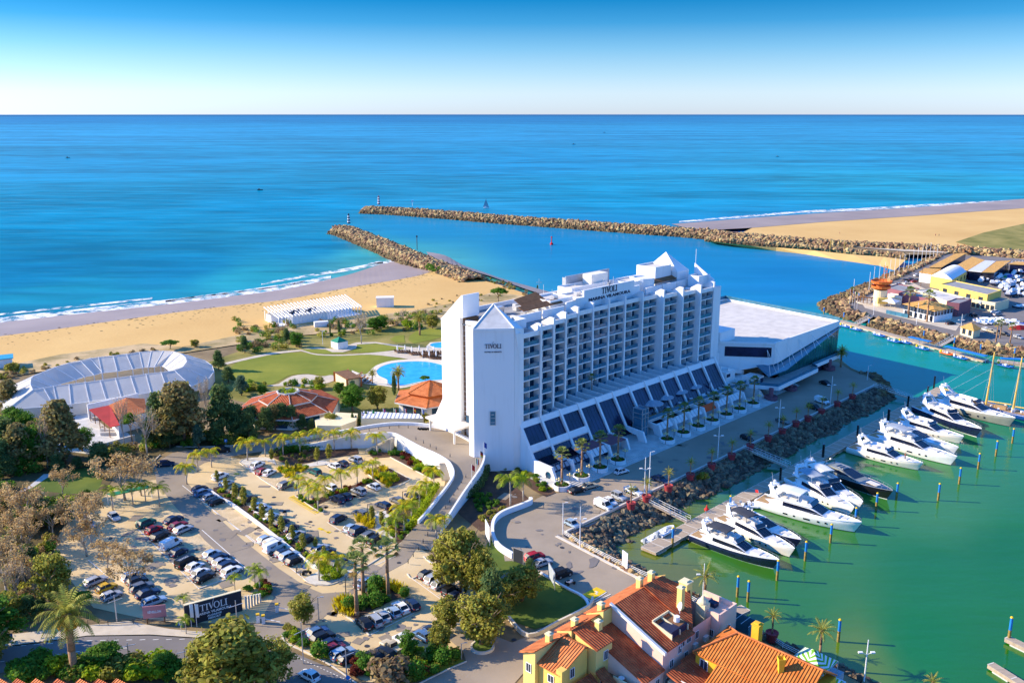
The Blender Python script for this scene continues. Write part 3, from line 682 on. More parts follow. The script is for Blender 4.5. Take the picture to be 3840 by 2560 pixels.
flat('garden_path',smoothline(px(TB,[(-300,690),(100,600),(380,570),(440,575),(560,606),(800,612),(1050,596),(1280,572),(1480,545),(1760,560)],0),3)+smoothline(px(TB,[(1760,690),(1640,690),(1400,655),(1330,642),(1050,612),(800,622),(560,616),(430,584),(380,584),(100,620),(-300,710)],0),3),.08,'path_stone')
flat('garden_path',px(TB,[(420,560),(560,545),(700,560),(860,520),(920,500),(1100,496),(1400,540),(1500,560),(1480,568),(1100,508),(930,520),(920,555),(800,590),(700,590),(640,565),(560,560)]),.07,'path_stone')
flat('pool_terrace',smoothline(px(TB,[(880,755),(1000,795),(1060,745),(1120,705),(1250,668),(1450,655),(1780,660),(1780,910),(1500,890),(1330,920),(1180,900),(1000,880),(900,850),(880,755)],0),3)[:-1],.09,'pool_rim')
flat('court',smoothline(px(TB,[(210,880),(330,810),(480,792),(600,812),(700,800),(720,850),(520,900),(300,900),(100,900),(210,880)],0),3)[:-1],.06,'path_stone')
flat('pool_terrace',px(TB,[(1560,540),(1600,500),(1760,490),(1760,560),(1600,560)]),.085,'pool_rim')
def pool(T,pts,label):
 P=smoothline(px(T,pts+[pts[0]],.14),5)[:-1];mb=MB();n=len(P)
 o=flat('swimming_pool',P,.16,'pool_water',None);tag(o,label,'swimming pool')
 c=sum(P,V3())/n;O_=[c+(p-c)*1.05 for p in P];
 for i in range(n):
  j=(i+1)%n;q=lambda p,z:(p.x,p.y,z)
  mb.face([q(P[i],.22),q(P[j],.22),q(O_[j],.22),q(O_[i],.22)]);mb.face([q(O_[i],.08),q(O_[j],.08),q(O_[j],.22),q(O_[i],.22)]);mb.face([q(P[i],.22),q(P[j],.22),q(P[j],.14),q(P[i],.14)])
 r=mb.build('pool_coping','pool_rim');r.parent=o
pool(TB,[(1105,762),(1150,722),(1250,690),(1400,675),(1550,676),(1660,692),(1760,730),(1790,790),(1740,835),(1600,850),(1500,862),(1400,885),(1320,895),(1215,876),(1205,842),(1130,805)],'large curved turquoise swimming pool beside the lawn')
pool(TB,[(1595,525),(1620,508),(1680,500),(1760,500),(1800,520),(1760,545),(1650,548)],'small swimming pool behind the sun loungers')
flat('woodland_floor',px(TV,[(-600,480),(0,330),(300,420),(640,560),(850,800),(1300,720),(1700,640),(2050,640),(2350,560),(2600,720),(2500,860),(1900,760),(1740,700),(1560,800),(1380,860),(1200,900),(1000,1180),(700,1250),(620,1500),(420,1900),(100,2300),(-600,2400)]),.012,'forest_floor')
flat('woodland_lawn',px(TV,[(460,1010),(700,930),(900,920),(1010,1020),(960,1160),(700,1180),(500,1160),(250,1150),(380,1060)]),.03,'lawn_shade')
flat('woodland_path',px(TV,[(140,1185),(300,1090),(430,985),(490,985),(480,1010),(330,1110),(170,1200)]),.05,'concrete')
flat('restaurant_yard',px(TV,[(760,400),(870,385),(1080,560),(1250,580),(1350,680),(1000,760),(860,790),(640,760),(500,820),(300,700),(560,560)]),.03,'concrete')
flat('shelter_paving',px(TE,[(860,200),(960,180),(1240,90),(1360,150),(1250,180),(1000,210),(900,240)]),.03,'cobble')
# cobbled parking bays
for T,pts in[(TF,[(-10,610),(100,690),(400,900),(580,1050),(780,1210),(890,1300),(830,1400),(700,1290),(520,1150),(380,1060),(180,890),(0,760)]),(TF,[(330,370),(420,310),(560,400),(700,470),(800,560),(620,590),(480,490)]),(TF,[(1050,870),(1150,790),(1420,930),(1600,1060),(1520,1150),(1250,1010)]),(TF,[(930,690),(1050,600),(1300,520),(1500,470),(1610,560),(1300,650),(990,770)]),(TF,[(990,470),(1250,350),(1400,280),(1320,460),(1130,530)]),
               (TG,[(1440,410),(1560,330),(1700,400),(2000,640),(1880,700),(1740,620)]),(TE,[(1080,350),(1120,260),(1290,250),(1380,230),(1480,240),(1760,480),(1980,660),(1850,740),(1590,825),(1420,660)]),(TG,[(900,800),(1100,760),(1500,600),(1560,690),(1310,760),(1040,930)])]:
 flat('parking_bays',px(T,pts),.015,'cobble')
# painted lines
mb=MB()
def line(T,a,b,wd=.14,mi=0,z=.05):
 A,B=G(T(*a)),G(T(*b));t=(B-A).normalized();q=V3((-t.y,t.x,0))*wd/2
 mb.face([(A+q).to_tuple()[:2]+(z,),(B+q).to_tuple()[:2]+(z,),(B-q).to_tuple()[:2]+(z,),(A-q).to_tuple()[:2]+(z,)],mi)
for T,a,b in[(TF,(0,770),(560,1180)),(TF,(560,1180),(840,1400)),(TF,(330,400),(600,585)),(TF,(1045,875),(1500,1165)),(TF,(1310,1350),(1690,1180)),(TF,(930,690),(1000,765)),(TE,(1100,350),(1580,820)),(TE,(1590,340),(1990,690)),(TE,(1450,0),(2030,460)),(TG,(1430,410),(1730,625)),(TG,(740,660),(1040,935)),(TG,(1040,935),(1500,705)),(TE,(700,590),(830,700))]:line(T,a,b,.16)
for k in range(14):      # dashes on the main road
 x=0+k*75;line(TE,(x,1400-.13*x+(0 if x<800 else(x-800)*.10)),(x+36,1400-.13*(x+36)+(0 if x<800 else(x-764)*.10)),.16,z=.07)
for k in range(14):
 x=60+k*105;y=1285-.075*x+(0 if x<700 else(x-700)*.06);line(TE,(x,y),(x+45,y-3),.14,z=.07)
for k in range(24):
 x=170+k*30;line(TG,(x,1040+.46*(x-170)),(x+14,1046+.46*(x-170)),.13,z=.07)
# yellow hatched strip and arrows
for k in range(15):line(TF,(700+k*17.5,650+k*10.2),(752+k*16.5,632+k*10),.55,1,.055)
line(TF,(690,655),(935,800),.18,1,.06);line(TF,(750,632),(1000,770),.18,1,.06)
line(TF,(965,930),(1005,945),.8,1,.055);line(TF,(1005,945),(1062,972),.25,1,.055);line(TF,(1045,975),(1075,962),.9,1,.055);line(TF,(190,430),(238,432),.7,1,.055)
flat('disabled_bay_marking',px(TI,[(695,462),(825,393),(915,432),(790,512)]),.06,'yellow_line')
for a,b in[((695,470),(780,525)),((790,520),(918,440)),((785,540),(955,460))]:line(TI,a,b,.2,0,.075)
for a,b in[((810,432),(838,440)),((815,455),(838,440)),((815,455),(835,460))]:line(TI,a,b,.28,0,.08)
structure(mb,'road_markings',['white_line','yellow_line'])
mb=MB()
for T,p in[(TF,(575,1452)),(TF,(1705,1248)),(TF,(1890,1046)),(TF,(890,872)),(TF,(555,646)),(TG,(672,735)),(TG,(1018,1032)),(TE,(880,420)),(TH,(850,1010)),(TI,(70,878))]:
 c=G(T(*p));mb.lathe([(.45,.03),(.45,.075),(.0,.075)],c,12)
structure(mb,'manhole_covers','iron')

# wrack line and scattered dark weed on the sand
mb=MB();rw_=random.Random(17)
for _ in range(420):
 t=rw_.random();i=int(t*(len(dryW)-2));p=dryW[i].lerp(dryW[i+1],rw_.random());q=p+V3((rw_.gauss(0,2),-(rw_.random()**2)*(18+26*rw_.random()),0));r=.15+.35*rw_.random()
 mb.add([(q.x+r*math.cos(k*1.26)*(1+rw_.random()),q.y+r*math.sin(k*1.26)*(.5+rw_.random()),.24)for k in range(5)],[(0,1,2,3,4)])
o=mb.build('beach_debris','forest_floor');o['kind']='stuff'

# oil spots, tyre scuffs and repaired patches on the paving
mb=MB();rs_=random.Random(23)
for T,x0,x1,y0,y1,n_ in((TF,300,1500,500,1050,60),(TE,1000,1900,250,800,60),(TG,400,1600,650,1050,40),(TH,300,1700,450,1300,60),(TF,0,800,800,1400,30),(TG,300,1400,300,700,20),(TJ,0,1200,500,900,26)):
 for _ in range(n_):
  q=G(T(x0+(x1-x0)*rs_.random(),y0+(y1-y0)*rs_.random()));lq=loc(q)
  if lq[1]>32.5 and lq[0]>-21.5 or lq[1]>57:continue
  r=.25+.7*rs_.random()**2;k=1+2.5*rs_.random()**3;a=rs_.random()*3.1;ca,sa=math.cos(a),math.sin(a);P=[]
  for j in range(9):rr=r*(.6+.6*rs_.random());x,y=rr*k*math.cos(j*.698),rr*math.sin(j*.698);P.append((q.x+x*ca-y*sa,q.y+x*sa+y*ca,.058))
  if _%4==0:w_,h_=.6+rs_.random(),.8+1.6*rs_.random();P=[(q.x+x*ca-y*sa,q.y+x*sa+y*ca,.057)for x,y in((-w_,-h_),(w_,-h_),(w_,h_),(-w_,h_))]
  mb.add(P,[tuple(range(len(P)))],0 if _%4 else 1)
o=mb.build('pavement_stains',['road_dark','asphalt']);o['kind']='structure'
# ================================================================== HOTEL  (local frame: x = s along the hotel, y = t towards the marina, z up)
HM=Matrix(((HH[0],HN[0],0,HO[0]),(HH[1],HN[1],0,HO[1]),(0,0,1,0),(0,0,0,1)))
hotel=thing('hotel','tall white slab hotel with rows of recessed balconies above a sloping glazed podium','hotel',HS(45,-14))
NB,BW=12,7.55
TOFF=[0,-2.4,-4.8,-6.9,-7.8,-8.1,-8.2,-8.0,-7.2,-4.9,-3.1,-1.6]
ZP,ZR,NF=11.4,35.4,8
rgh=random.Random(5)
win_mb={}
for i in range(NB):
 s0,s1=i*BW,(i+1)*BW;t0=TOFF[i];mb=MB(HM)
 fin0,fin1=.32,.32
 zb=ZP
 back=t0-1.9
 # fin walls each side, roof slab, parapet band, back wall
 tf=max(t0,TOFF[i+1])if i<NB-1 else t0
 mb.box(s1-fin1,s1+fin0,back-2,tf+.45,zb,ZR+.7)
 if i==0:mb.box(s0-.35,s0+.35,back-2,t0+.45,zb-0,ZR+.7)
 # wedge on top of the fin (white, sloping forward)
 for zz in(0,):
  L_=4.2;y1=tf+.45;P=[(y1,ZR+.7),(y1,ZR+2.1),(y1-L_*.35,ZR+2.3),(y1-L_,ZR+.7)]
  a=[(s1-.32,y,z)for y,z in P];b=[(s1+.32,y,z)for y,z in P]
  mb.add(a+b,[(0,1,2,3),(7,6,5,4),(0,4,5,1),(1,5,6,2),(2,6,7,3)])
 mb.box(s0+.32,s1-.32,t0-8,t0,ZR-.35,ZR)                      # roof slab
 mb.box(s0+.32,s1-.32,t0-.25,t0+.12,ZR-.7,ZR+.55)         # parapet band
 mb.box(s0+.32,s1-.32,t0-8,t0-.25,ZR,ZR+.06,1)
 mb.box(s0+.32,s1-.32,back-.3,back,zb,ZR-.35)
 for f in range(NF+1):
  z=zb+3.0*f
  if f<NF:mb.box(s0+.32,s1-.32,back,t0,z-.16,z+.12)
 mid=(s0+s1)/2
 mb.box(mid-.07,mid+.07,back,t0-.15,zb,ZR-.35)                 # divider between the two rooms
 bay=mb.build('room_bay',['white_render','roof_grey'],hotel)
 for f in range(NF):
  z=zb+3.0*f+.12;g=MB(HM);c=MB(HM)
  for a,b in((s0+.36,mid-.08),(mid+.08,s1-.36)):
   g.box(a,b,back+.02,back+.07,z,z+2.65)
   k=rgh.random()
   if k<.42:
    cw=(b-a)*(.16+.2*rgh.random());g.box(a+.1,a+.1+cw,back+.075,back+.10,z,z+2.6,1)
   if k>.62:g.box(b-.1-(b-a)*.15,b-.1,back+.075,back+.10,z,z+2.6,1)
   g.box((a+b)/2-.03,(a+b)/2+.03,back+.075,back+.13,z,z+2.65,2)
   if rgh.random()<.55:                                            # little table and chair
    q=a+.6+rgh.random()*1.5
    c.box(q,q+.55,t0-1.0,t0-.5,z+.6,z+.68,1);c.box(q+.2,q+.3,t0-.8,t0-.7,z,z+.6,1);c.box(q+.8,q+1.2,t0-1.1,t0-.7,z+.35,z+.45,1);c.box(q+1.15,q+1.22,t0-1.1,t0-.7,z+.35,z+.85,1)
  c.box(s0+.34,mid-.07,t0-.06,t0-.02,z,z+1.02);c.box(mid+.07,s1-.34,t0-.06,t0-.02,z,z+1.02)
  c.box(s0+.33,s1-.33,t0-.12,t0+.13,z-.30,z,2)
  g.build('window',['room_glass','curtain','white_render'],bay)
  c.build('balcony',['balustrade','white_render','white_render'],bay)
for ch in hotel.children:
 if ch.name.startswith('room_bay'):
  for g in ch.children:
   g.data.transform(Matrix.Translation(-V3(hotel['_org'])))
# main block behind the bays
mb=MB(HM);mb.box(.5,90,-21,-12.6,3,ZR-.4);mb.box(6,90,-30,-21,3,ZR-.4)
mb.box(0,90.5,-30.5,-10.3,ZR-.4,ZR-.05,1)
for a,b in((8,18.5),(19.2,28),(66,74),(74.6,82),(82.4,89)):mb.box(a,b,-10.3,-9.9,ZR,ZR+2.3)     # roof screen walls
for a,b in((2,8),):mb.box(a,b,-6.2,-5.8,ZR,ZR+2.5);mb.box(b,b+.4,-10.3,-5.8,ZR,ZR+2.5)
mb.box(8,90,-30.6,-30.2,ZR,ZR+1.2)
mb.build('main_block',['white_render','roof_grey'],hotel)
def roofbox(s0,s1,t0,t1,h,name='roof_plant',m=('white_render','roof_pale'),z=ZR-.05,par=.5):
 b=MB(HM);b.box(s0,s1,t0,t1,z,z+h,0);b.box(s0+.3,s1-.3,t0+.3,t1-.3,z+h,z+h+.02,1)
 for x0,x1,y0,y1 in((s0,s1,t0,t0+.25),(s0,s1,t1-.25,t1),(s0,s0+.25,t0+.25,t1-.25),(s1-.25,s1,t0+.25,t1-.25)):b.box(x0,x1,y0,y1,z+h,z+h+par)
 return b.build(name,list(m),hotel)
roofbox(25.5,35,-21,-13,3.2);roofbox(36.5,46,-20,-12.9,2.6);roofbox(43,60,-26,-20.5,3.4);roofbox(62,71,-21,-13.5,3.6)
roofbox(76,84.5,-21.5,-14,6.6);roofbox(83,89,-24,-16,3.6);roofbox(87.5,94,-9.4,-5.2,3.4)
b=MB(HM);b.lathe([(3.4,ZR),(3.4,ZR+4.6),(3.2,ZR+4.6),(3.2,ZR+4.2)],(70.5,-14.5,0),20);b.build('roof_drum','white_render',hotel)
b=MB(HM);b.box(48,69,-27.4,-27.1,ZR+1.5,ZR+6.0);
for q in range(48,70,3):b.box(q,q+.15,-28.6,-27.4,ZR,ZR+5.6,1)
b.build('roof_billboard',['canvas_blue_grey','steel'],hotel)
b=MB(HM);b.box(54,62,-25.5,-22,ZR+3.3,ZR+6.3);b.build('roof_container','warm_white',hotel)
for k,(s_,t_)in enumerate(((29,-16),(40,-17),(55,-18.5),(33,-23),(58,-17))):
 b=MB(HM);b.box(s_,s_+1.8,t_,t_+1.2,ZR+(3.2 if k in(0,)else 2.6 if k==1 else 0),ZR+(4.4 if k==0 else 3.9 if k==1 else 1.4));b.tube((s_+.5,t_,ZR+3),(s_+.5,t_,ZR+6),.05,n=4);b.build('roof_unit','steel',hotel)
rgp=random.Random(77)
for k in range(26):
 s_,t_=10+78*rgp.random(),-13-13*rgp.random();b=MB(HM);w_,d_,h_=.8+1.6*rgp.random(),.7+1.1*rgp.random(),.8+1.3*rgp.random();b.box(s_,s_+w_,t_,t_+d_,ZR,ZR+h_);b.tube((s_,t_+.3,ZR+h_*.6),(s_+3+3*rgp.random(),t_+.3,ZR+h_*.6),.12,n=5);b.build('air_conditioner',rgp.choice(('steel','concrete','warm_white')),hotel)
# dark sloping canopies on the roof
b=MB(HM)
for s0,s1,t0 in((14,30,-12.2),(70,90,-12.0)):b.add([(s0,t0,ZR+2.4),(s1,t0,ZR+2.6),(s1,t0-2.2,ZR+3.4),(s0,t0-2.2,ZR+3.2),(s0,t0,ZR+2.6),(s1,t0,ZR+2.8),(s1,t0-2.2,ZR+3.6),(s0,t0-2.2,ZR+3.4)],[(0,3,2,1),(4,5,6,7),(0,1,5,4),(1,2,6,5),(2,3,7,6),(3,0,4,7)])
for s0,s1 in((18,27),):b.add([(s0,-14.5,ZR+1.6),(s1,-14.5,ZR+2.6),(s1,-20,ZR+5),(s0,-20,ZR+4),(s0,-14.5,ZR+1.7),(s1,-14.5,ZR+2.7),(s1,-20,ZR+5.1),(s0,-20,ZR+4.1)],[(0,3,2,1),(4,5,6,7),(0,1,5,4),(1,2,6,5),(2,3,7,6),(3,0,4,7)])
b.build('roof_canopy','wood_brown',hotel)
# stepped name wall on the roof
b=MB(HM);ts=-10.6
poly=[(29.6,ZR),(29.6,38.3),(33.6,38.6),(33.6,38.85),(37.2,38.85),(37.2,40.75),(60.8,40.75),(60.8,38.85),(63.6,38.85),(63.6,ZR)]
n_=len(poly);b.add([(p[0],ts,p[1])for p in poly]+[(p[0],ts-.5,p[1])for p in poly],[(i,(i+1)%n_,n_+(i+1)%n_,n_+i)for i in range(n_)])
for x0,x1,z1 in((29.6,33.6,38.3),(33.6,37.2,38.85),(37.2,60.8,40.75),(60.8,63.6,38.85)):
 for yy in(ts,ts-.5):b.add([(x0,yy,ZR),(x1,yy,ZR),(x1,yy,z1),(x0,yy,z1)],[(0,1,2,3)])
sw=b.build('name_wall','white_render',hotel)
b=MB();LM=plane_matrix(HS(48.7,ts+.02,38.65),(HH[0],HH[1],0))
serif_word(b,LM,1.85,depth=.12)
addtext(b,'MARINA VILAMOURA',1.25,plane_matrix(HS(49.0,ts+.08,37.25),(HH[0],HH[1],0)),width=19.5)
lt=b.build('lettering','ink',hotel)
# ------------------------------------------------------------------ near tower (chamfered, pyramid roof)
def P2(*a):return[(x,y)for x,y in a]
b=MB(HM)
foot=P2((-2.0,0.0),(-9.7,-6.8),(-9.7,-8.6),(-1,-10),(1.5,-9),(1.5,0.0));top=[38,38,38.6,38,38,36.8]
b.prism(foot,0,[38,38,38,37.2,37.2,37.2]);
ap=(.3,-9.7,42.4)
A1,A2=(-2.0,0.0,38.0),(-9.7,-6.8,38.0)
def inset(p,d=.35):return(p[0]+d*.66,p[1]-d*.75,p[2]+.15)
b.add([A1,A2,ap,(1.5,-3.5,37.2),(-4,-10.5,37.2)],[(0,1,2)],1);b.add([A1,ap,(1.5,-.2,37.2),(1.5,-9,37.2)],[(0,2,1),(2,3,1)],0);b.add([A2,ap,(-9.7,-8.6,38),(-1,-10,37.2)],[(0,2,3),(0,3,1)],0)
b.tube(A1,ap,.22,n=4);b.tube(A2,ap,.22,n=4)
u=V3((A1[0]-A2[0],A1[1]-A2[1],0)).normalized();nn=V3((-u.y,u.x,0));nn=nn if nn.y>0 else-nn
for z0,z1,d in((37.3,38.0,.25),):
 q=[V3(A2)+nn*.0,V3(A1),V3(A1)+nn*d,V3(A2)+nn*d];b.prism([(p.x,p.y)for p in q],z0,z1)
tw=b.build('corner_tower',['white_render','concrete'],hotel)
uW=V3((HH[0]*u.x+HN[0]*u.y,HH[1]*u.x+HN[1]*u.y,0));mid=HS((-2-9.7)/2,-3.4);nW=V3((uW.y,-uW.x,0))
b=MB();serif_word(b,plane_matrix(mid+nW*.04+uW*-.15+V3((0,0,32.9)),uW),1.08,depth=.12);addtext(b,'HOTELS & RESORTS',.42,plane_matrix(mid+nW*.1+uW*-.15+V3((0,0,31.8)),uW),width=4.3);b.build('lettering','ink',hotel)
b=MB()
wc=mid+nW*.1+uW*-.3+V3((0,0,0));M_=plane_matrix(wc,uW)
for x0,x1,z0,z1,d,mi in((-.75,.75,12.6,16.4,.12,1),(-.62,.62,12.75,16.25,.16,0),(-.6,.6,13.35,13.45,.2,1),(-.6,.6,14.5,14.6,.2,1),(-.35,.35,15.4,15.6,.2,1)):
 V=[M_@V3((x,z,dd))for dd in(0,d)for x,z in((x0,z0),(x1,z0),(x1,z1),(x0,z1))];b.add(V,[(4,5,6,7),(0,1,5,4),(1,2,6,5),(2,3,7,6),(3,0,4,7)],mi)
b.build('window',['balustrade','concrete'],hotel)
# white pier between tower and first bay
b=MB(HM);b.add([(-1.9,.05,38),(0,.05,36.6),(0,.05,0),(-1.9,.05,0),(-1.9,.5,36.5),(0,.5,36.6),(0,.5,0),(-.6,.5,0),(-.6,.5,30)],[(0,1,2,3),(1,5,6,2),(5,8,7,6),(0,4,5,1),(0,8,4),(4,8,5),(0,3,7,8)]);b.build('corner_pier','white_render',hotel)
# ------------------------------------------------------------------ seaward end tower with its raking top, dark stair strip, end wall
def yz_prism(b,s0,s1,poly,mi=0):
 n=len(poly);a=[(s0,p[0],p[1])for p in poly]+[(s1,p[0],p[1])for p in poly]
 b.add(a,[tuple(range(n)),tuple(range(2*n-1,n-1,-1))]+[(i,n+i,n+(i+1)%n,(i+1)%n)for i in range(n)],mi)
b=MB(HM);yz_prism(b,-1,5,[(-29.0,3),(-29.0,35.7),(-20.6,43.3),(-20.2,43.3),(-20.2,37.2),(-21.5,37.2),(-21.5,3)]);yz_prism(b,5,8,[(-31,3),(-31,36.4),(-24,36.4),(-24,3)]);b.build('end_tower','white_render',hotel)
b=MB(HM);b.box(.3,5,-21.5,-20.4,4,36.8)
for k in range(22):b.box(.18,.3,-21.4,-20.5,5+k*1.42,5.12+k*1.42,1)
b.build('stair_window',['wood_brown','concrete'],hotel)
b=MB(HM);yz_prism(b,0,1,[(-20.4,3),(-20.4,36.4),(-7.2,37.0),(-7.2,3)]);b.box(-.8,0,-20.2,-12,6.5,7.1);b.box(-.5,-.02,-20,-12.2,7.2,10.0,1);b.build('end_wall',['warm_white','room_glass'],hotel)
for k in range(3):b=MB(HM);b.box(6+k*1.1,6.8+k*1.1,-28.6+k*1.2,-27.8+k*1.2,36,39.5+k*.5);b.build('chimney','warm_white',hotel)
b=MB(HM);yz_prism(b,-.8,-.2,[(-29,13.2),(-32.4,7.4),(-34,4),(-34,3),(-29,3)]);b.build('rear_buttress','white_render',hotel)
# far towers
b=MB(HM);b.box(85,91.5,-24,-11.8,ZR-.1,40.2);b.add([(85,-24,40.2),(85,-11.8,40.2),(91.5,-11.8,40.2),(91.5,-24,40.2),(86.4,-17.6,46.0)],[(0,4,1),(1,4,2),(2,4,3),(3,4,0)]);b.build('far_gable','white_render',hotel)
b=MB(HM);yz_prism(b,92.5,93.1,[(-10.4,ZR),(-10.4,42.5),(-3.0,37.9),(-3.0,ZR)]);b.tube((92.8,-10.2,42.4),(92.8,-10.2,47),.06,n=4);b.build('far_gable','white_render',hotel)
b=MB(HM);b.box(90.3,94.5,-10,-1.2,0,ZR+.4);b.box(90.5,92,-26,-10,0,ZR);b.build('far_end','white_render',hotel)
# ------------------------------------------------------------------ podium: beam, sloping glazing between raking ribs, terrace partitions
prof=[(0.0,11.6),(5.3,4.0)]
def ribprof(b,s0,s1,full=True,mi=0):
 P=[(-.6,11.4),(-.6,12.9),(.35,12.9),(5.7,3.85),(11.6,3.5),(12.7,.9),(12.9,0),(10.6,0),(9.6,2.0),(7.0,2.4),(4.6,3.4)]if full else[(-.6,11.4),(-.6,12.9),(.35,12.9),(5.9,4.1),(5.0,4.1)]
 yz_prism(b,s0,s1,P,mi)
for i in range(NB+1):
 s_=i*BW;b=MB(HM)
 if i==0:
  yz_prism(b,s_-.4,s_+.4,[(0,0),(0,11.4),(.35,12.4),(5.4,3.95),(11.6,3.6),(12.8,1.2),(12.9,0)])
 else:ribprof(b,s_-.35,s_+.35,True)
 if i in(0,1,2,3):
  c=MB(HM)
  for k in range(18):
   a0,a1=2*math.pi*k/18,2*math.pi*(k+1)/18;f_=lambda a,r,x:(x,10.6+r*math.cos(a),1.35+r*math.sin(a))
   c.add([f_(a0,1.15,s_-.46),f_(a1,1.15,s_-.46),f_(a1,.95,s_-.46),f_(a0,.95,s_-.46)],[(0,1,2,3)]);c.add([f_(a0,.95,s_-.44),f_(a1,.95,s_-.44),(s_-.44,10.6,1.35)],[(0,1,2)],1)
 rb_=b.build('podium_rib','white_render',hotel)
 if i in(0,1,2,3):c.build('porthole',['concrete','room_glass'],rb_);
for ch in hotel.children:
 if ch.name.startswith('podium_rib'):
  for g in ch.children:g.data.transform(Matrix.Translation(-V3(hotel['_org'])))
for i in range(NB):
 s0,s1=i*BW+.35,(i+1)*BW-.35;b=MB(HM)
 yz_prism(b,s0,s1,[(-.3,11.5),(-.3,12.6),(.2,12.6),(.9,11.2),(.5,11.0)],0)
 yz_prism(b,s0,s1,[(.55,11.1),(5.3,3.7),(5.0,3.5),(.1,11.1)],1)
 if i<3:
  yz_prism(b,s0,s1,[(3.55,7.2),(4.5,5.7),(4.3,5.3),(3.2,6.9)],0)
 for k in range(1,5):
  x=s0+(s1-s0)*k/5;yz_prism(b,x-.05,x+.05,[(.62,11.1),(5.37,3.7),(5.3,3.65),(.55,11.05)],2)
 b.box(s0,s1,TOFF[i]-2,-.3,ZP-.2,ZP-.02,3)
 b.build('podium_glazing',['white_render','dark_glazing','hull_navy','roof_grey'],hotel)
 if TOFF[i]<-2:
  c=MB(HM)
  for x in((i+.5)*BW,(i+1)*BW):
   yz_prism(c,x-.12,x+.12,[(-.35,ZP),(-.35,ZP+1.4),(TOFF[i]+.1,ZP+1.7),(TOFF[i]+.1,ZP)])
  c.build('terrace_partition','white_render',hotel)
b=MB(HM);b.box(.4,98,-1,5,-.02,3.6);b.box(.4,98,3,5.0,3.6,3.9);b.build('shop_front','dark_glazing',hotel)
# ground floor steps towards the quay road
b=MB(HM)
for k in range(5):b.box(-3+0,100,5 if k==4 else 18.9-k*.75-.75,18.9-k*.75,-.3,.12*(k+1)-.06)
o=b.build('quay_steps','concrete');tag(o,'long flight of shallow pale steps between the hotel podium and the quay road','steps')
# awning panels between rib feet
aw={0:'ink',1:'ink',2:'canvas_white',4:None,5:None,6:'canvas_white',7:'canvas_white',8:'canvas_white',9:'banner_orange',10:'canvas_white',11:'canvas_white'}
for i,mname in aw.items():
 if not mname:continue
 s0,s1=i*BW+.5,(i+1)*BW-.5;b=MB(HM);k=1 if mname=='banner_orange' else 4;wdt=(s1-s0)/k
 for j in range(k):
  a0,a1=s0+j*wdt+.12,s0+(j+1)*wdt-.12
  yz_prism(b,a0,a1,[(10.2,3.5),(11.7,1.9),(11.62,1.86),(10.12,3.46)])
  if mname=='ink':yz_prism(b,a0+.15,a1-.15,[(10.55,3.2),(11.4,2.3),(11.36,2.26),(10.5,3.16)],1)
 b.build('awning',[mname,'canvas_blue_grey'],hotel)
b=MB(HM);b.box(3*BW+.4,4*BW,6,11.6,3.3,3.5);b.box(2*BW+.5,3*BW-.5,6,10.3,3.55,3.7);b.build('shop_canopy','wall_plum',hotel)
# restaurant deck on the podium
b=MB(HM);b.box(42,100.5,4.6,8.0,3.62,4.0,1);b.box(42,100.5,7.6,8.0,3.4,4.15);b.box(42,46,1,4.6,3.62,4.0,1);b.box(75,100.5,-1.0,4.6,3.62,4.02,1)
b.box(42.2,100.5,7.8,7.84,4.15,5.1,2);b.build('restaurant_deck',['white_render','teak','balustrade'],hotel)
b=MB(HM);b.box(40,43,6.2,9.6,7.4,7.6)
for x in(40,41.4,42.8):
 for y in(6.2,9.4):b.tube((x,y,0),(x,y,9),.12,n=4)
for z in(0.6,3.4,6.2,8.9):
 for y in(6.2,9.4):b.tube((40,y,z),(42.8,y,z),.1,n=4)
 for x in(40,42.8):b.tube((x,6.2,z),(x,9.4,z),.1,n=4)
b.box(40.1,42.7,6.3,9.3,.4,8.7,1);b.build('lift_tower',['steel','balustrade'],hotel)
# porte-cochere at the hotel entrance
can=thing('entrance_canopy','white flat canopy over the hotel entrance drive beside the seaward tower','canopy',HS(-1,-24,4));b=MB()
cp_=[G(TB(*p),8)for p in[(1555,1182),(1780,1122),(1985,1145),(1990,1255),(1822,1312)]];b.prism([(p.x,p.y)for p in cp_],7.6,8.1);b.build('roof','roof_pale',can)
b=MB()
for p in[(1600,1182),(1822,1300),(1960,1255),(1770,1140)]:q=G(TB(*p),8);b.tube((q.x,q.y,4),(q.x,q.y,7.6),.3,n=8)
b.build('column','warm_white',can)
b=MB();q=G(TB(1830,1345),4);b.cbox((q.x+3,q.y+5,5.6),9,.2,3.2,HROT,0);b.build('glass_lobby','room_glass',can)

# ================================================================== ANNEX (conference building at the end of the quay)
ann=thing('conference_annex','low white conference building with angled green glass wall at the end of the quay','conference building',HS(125,-8))
b=MB(HM)
zA=16.4
poly=[(108.5,11.9),(154.5,11.9),(161,-40),(97,-40),(97,-3)]
b.prism(poly,[9.3,9.3,9.3,5,5],[zA-.5]*5,0,1)
P_=poly
for i in range(5):
 a,c=P_[i],P_[(i+1)%5];d=V3((c[0]-a[0],c[1]-a[1],0)).normalized();nrm=V3((-d.y,d.x,0))*.5
 b.prism([a,c,(c[0]+nrm.x,c[1]+nrm.y),(a[0]+nrm.x,a[1]+nrm.y)]if i not in(0,)else[a,c,(c[0],c[1]-.5),(a[0],a[1]-.5)],zA-.5,zA+.25)
b.build('upper_block',['white_render','roof_pale'],ann)
b=MB(HM);b.box(97,106,-9,-2,zA-.5,zA+3.2);b.box(94.5,97,-20,-2,5,13);b.build('roof_box','white_render',ann)
b=MB(HM)
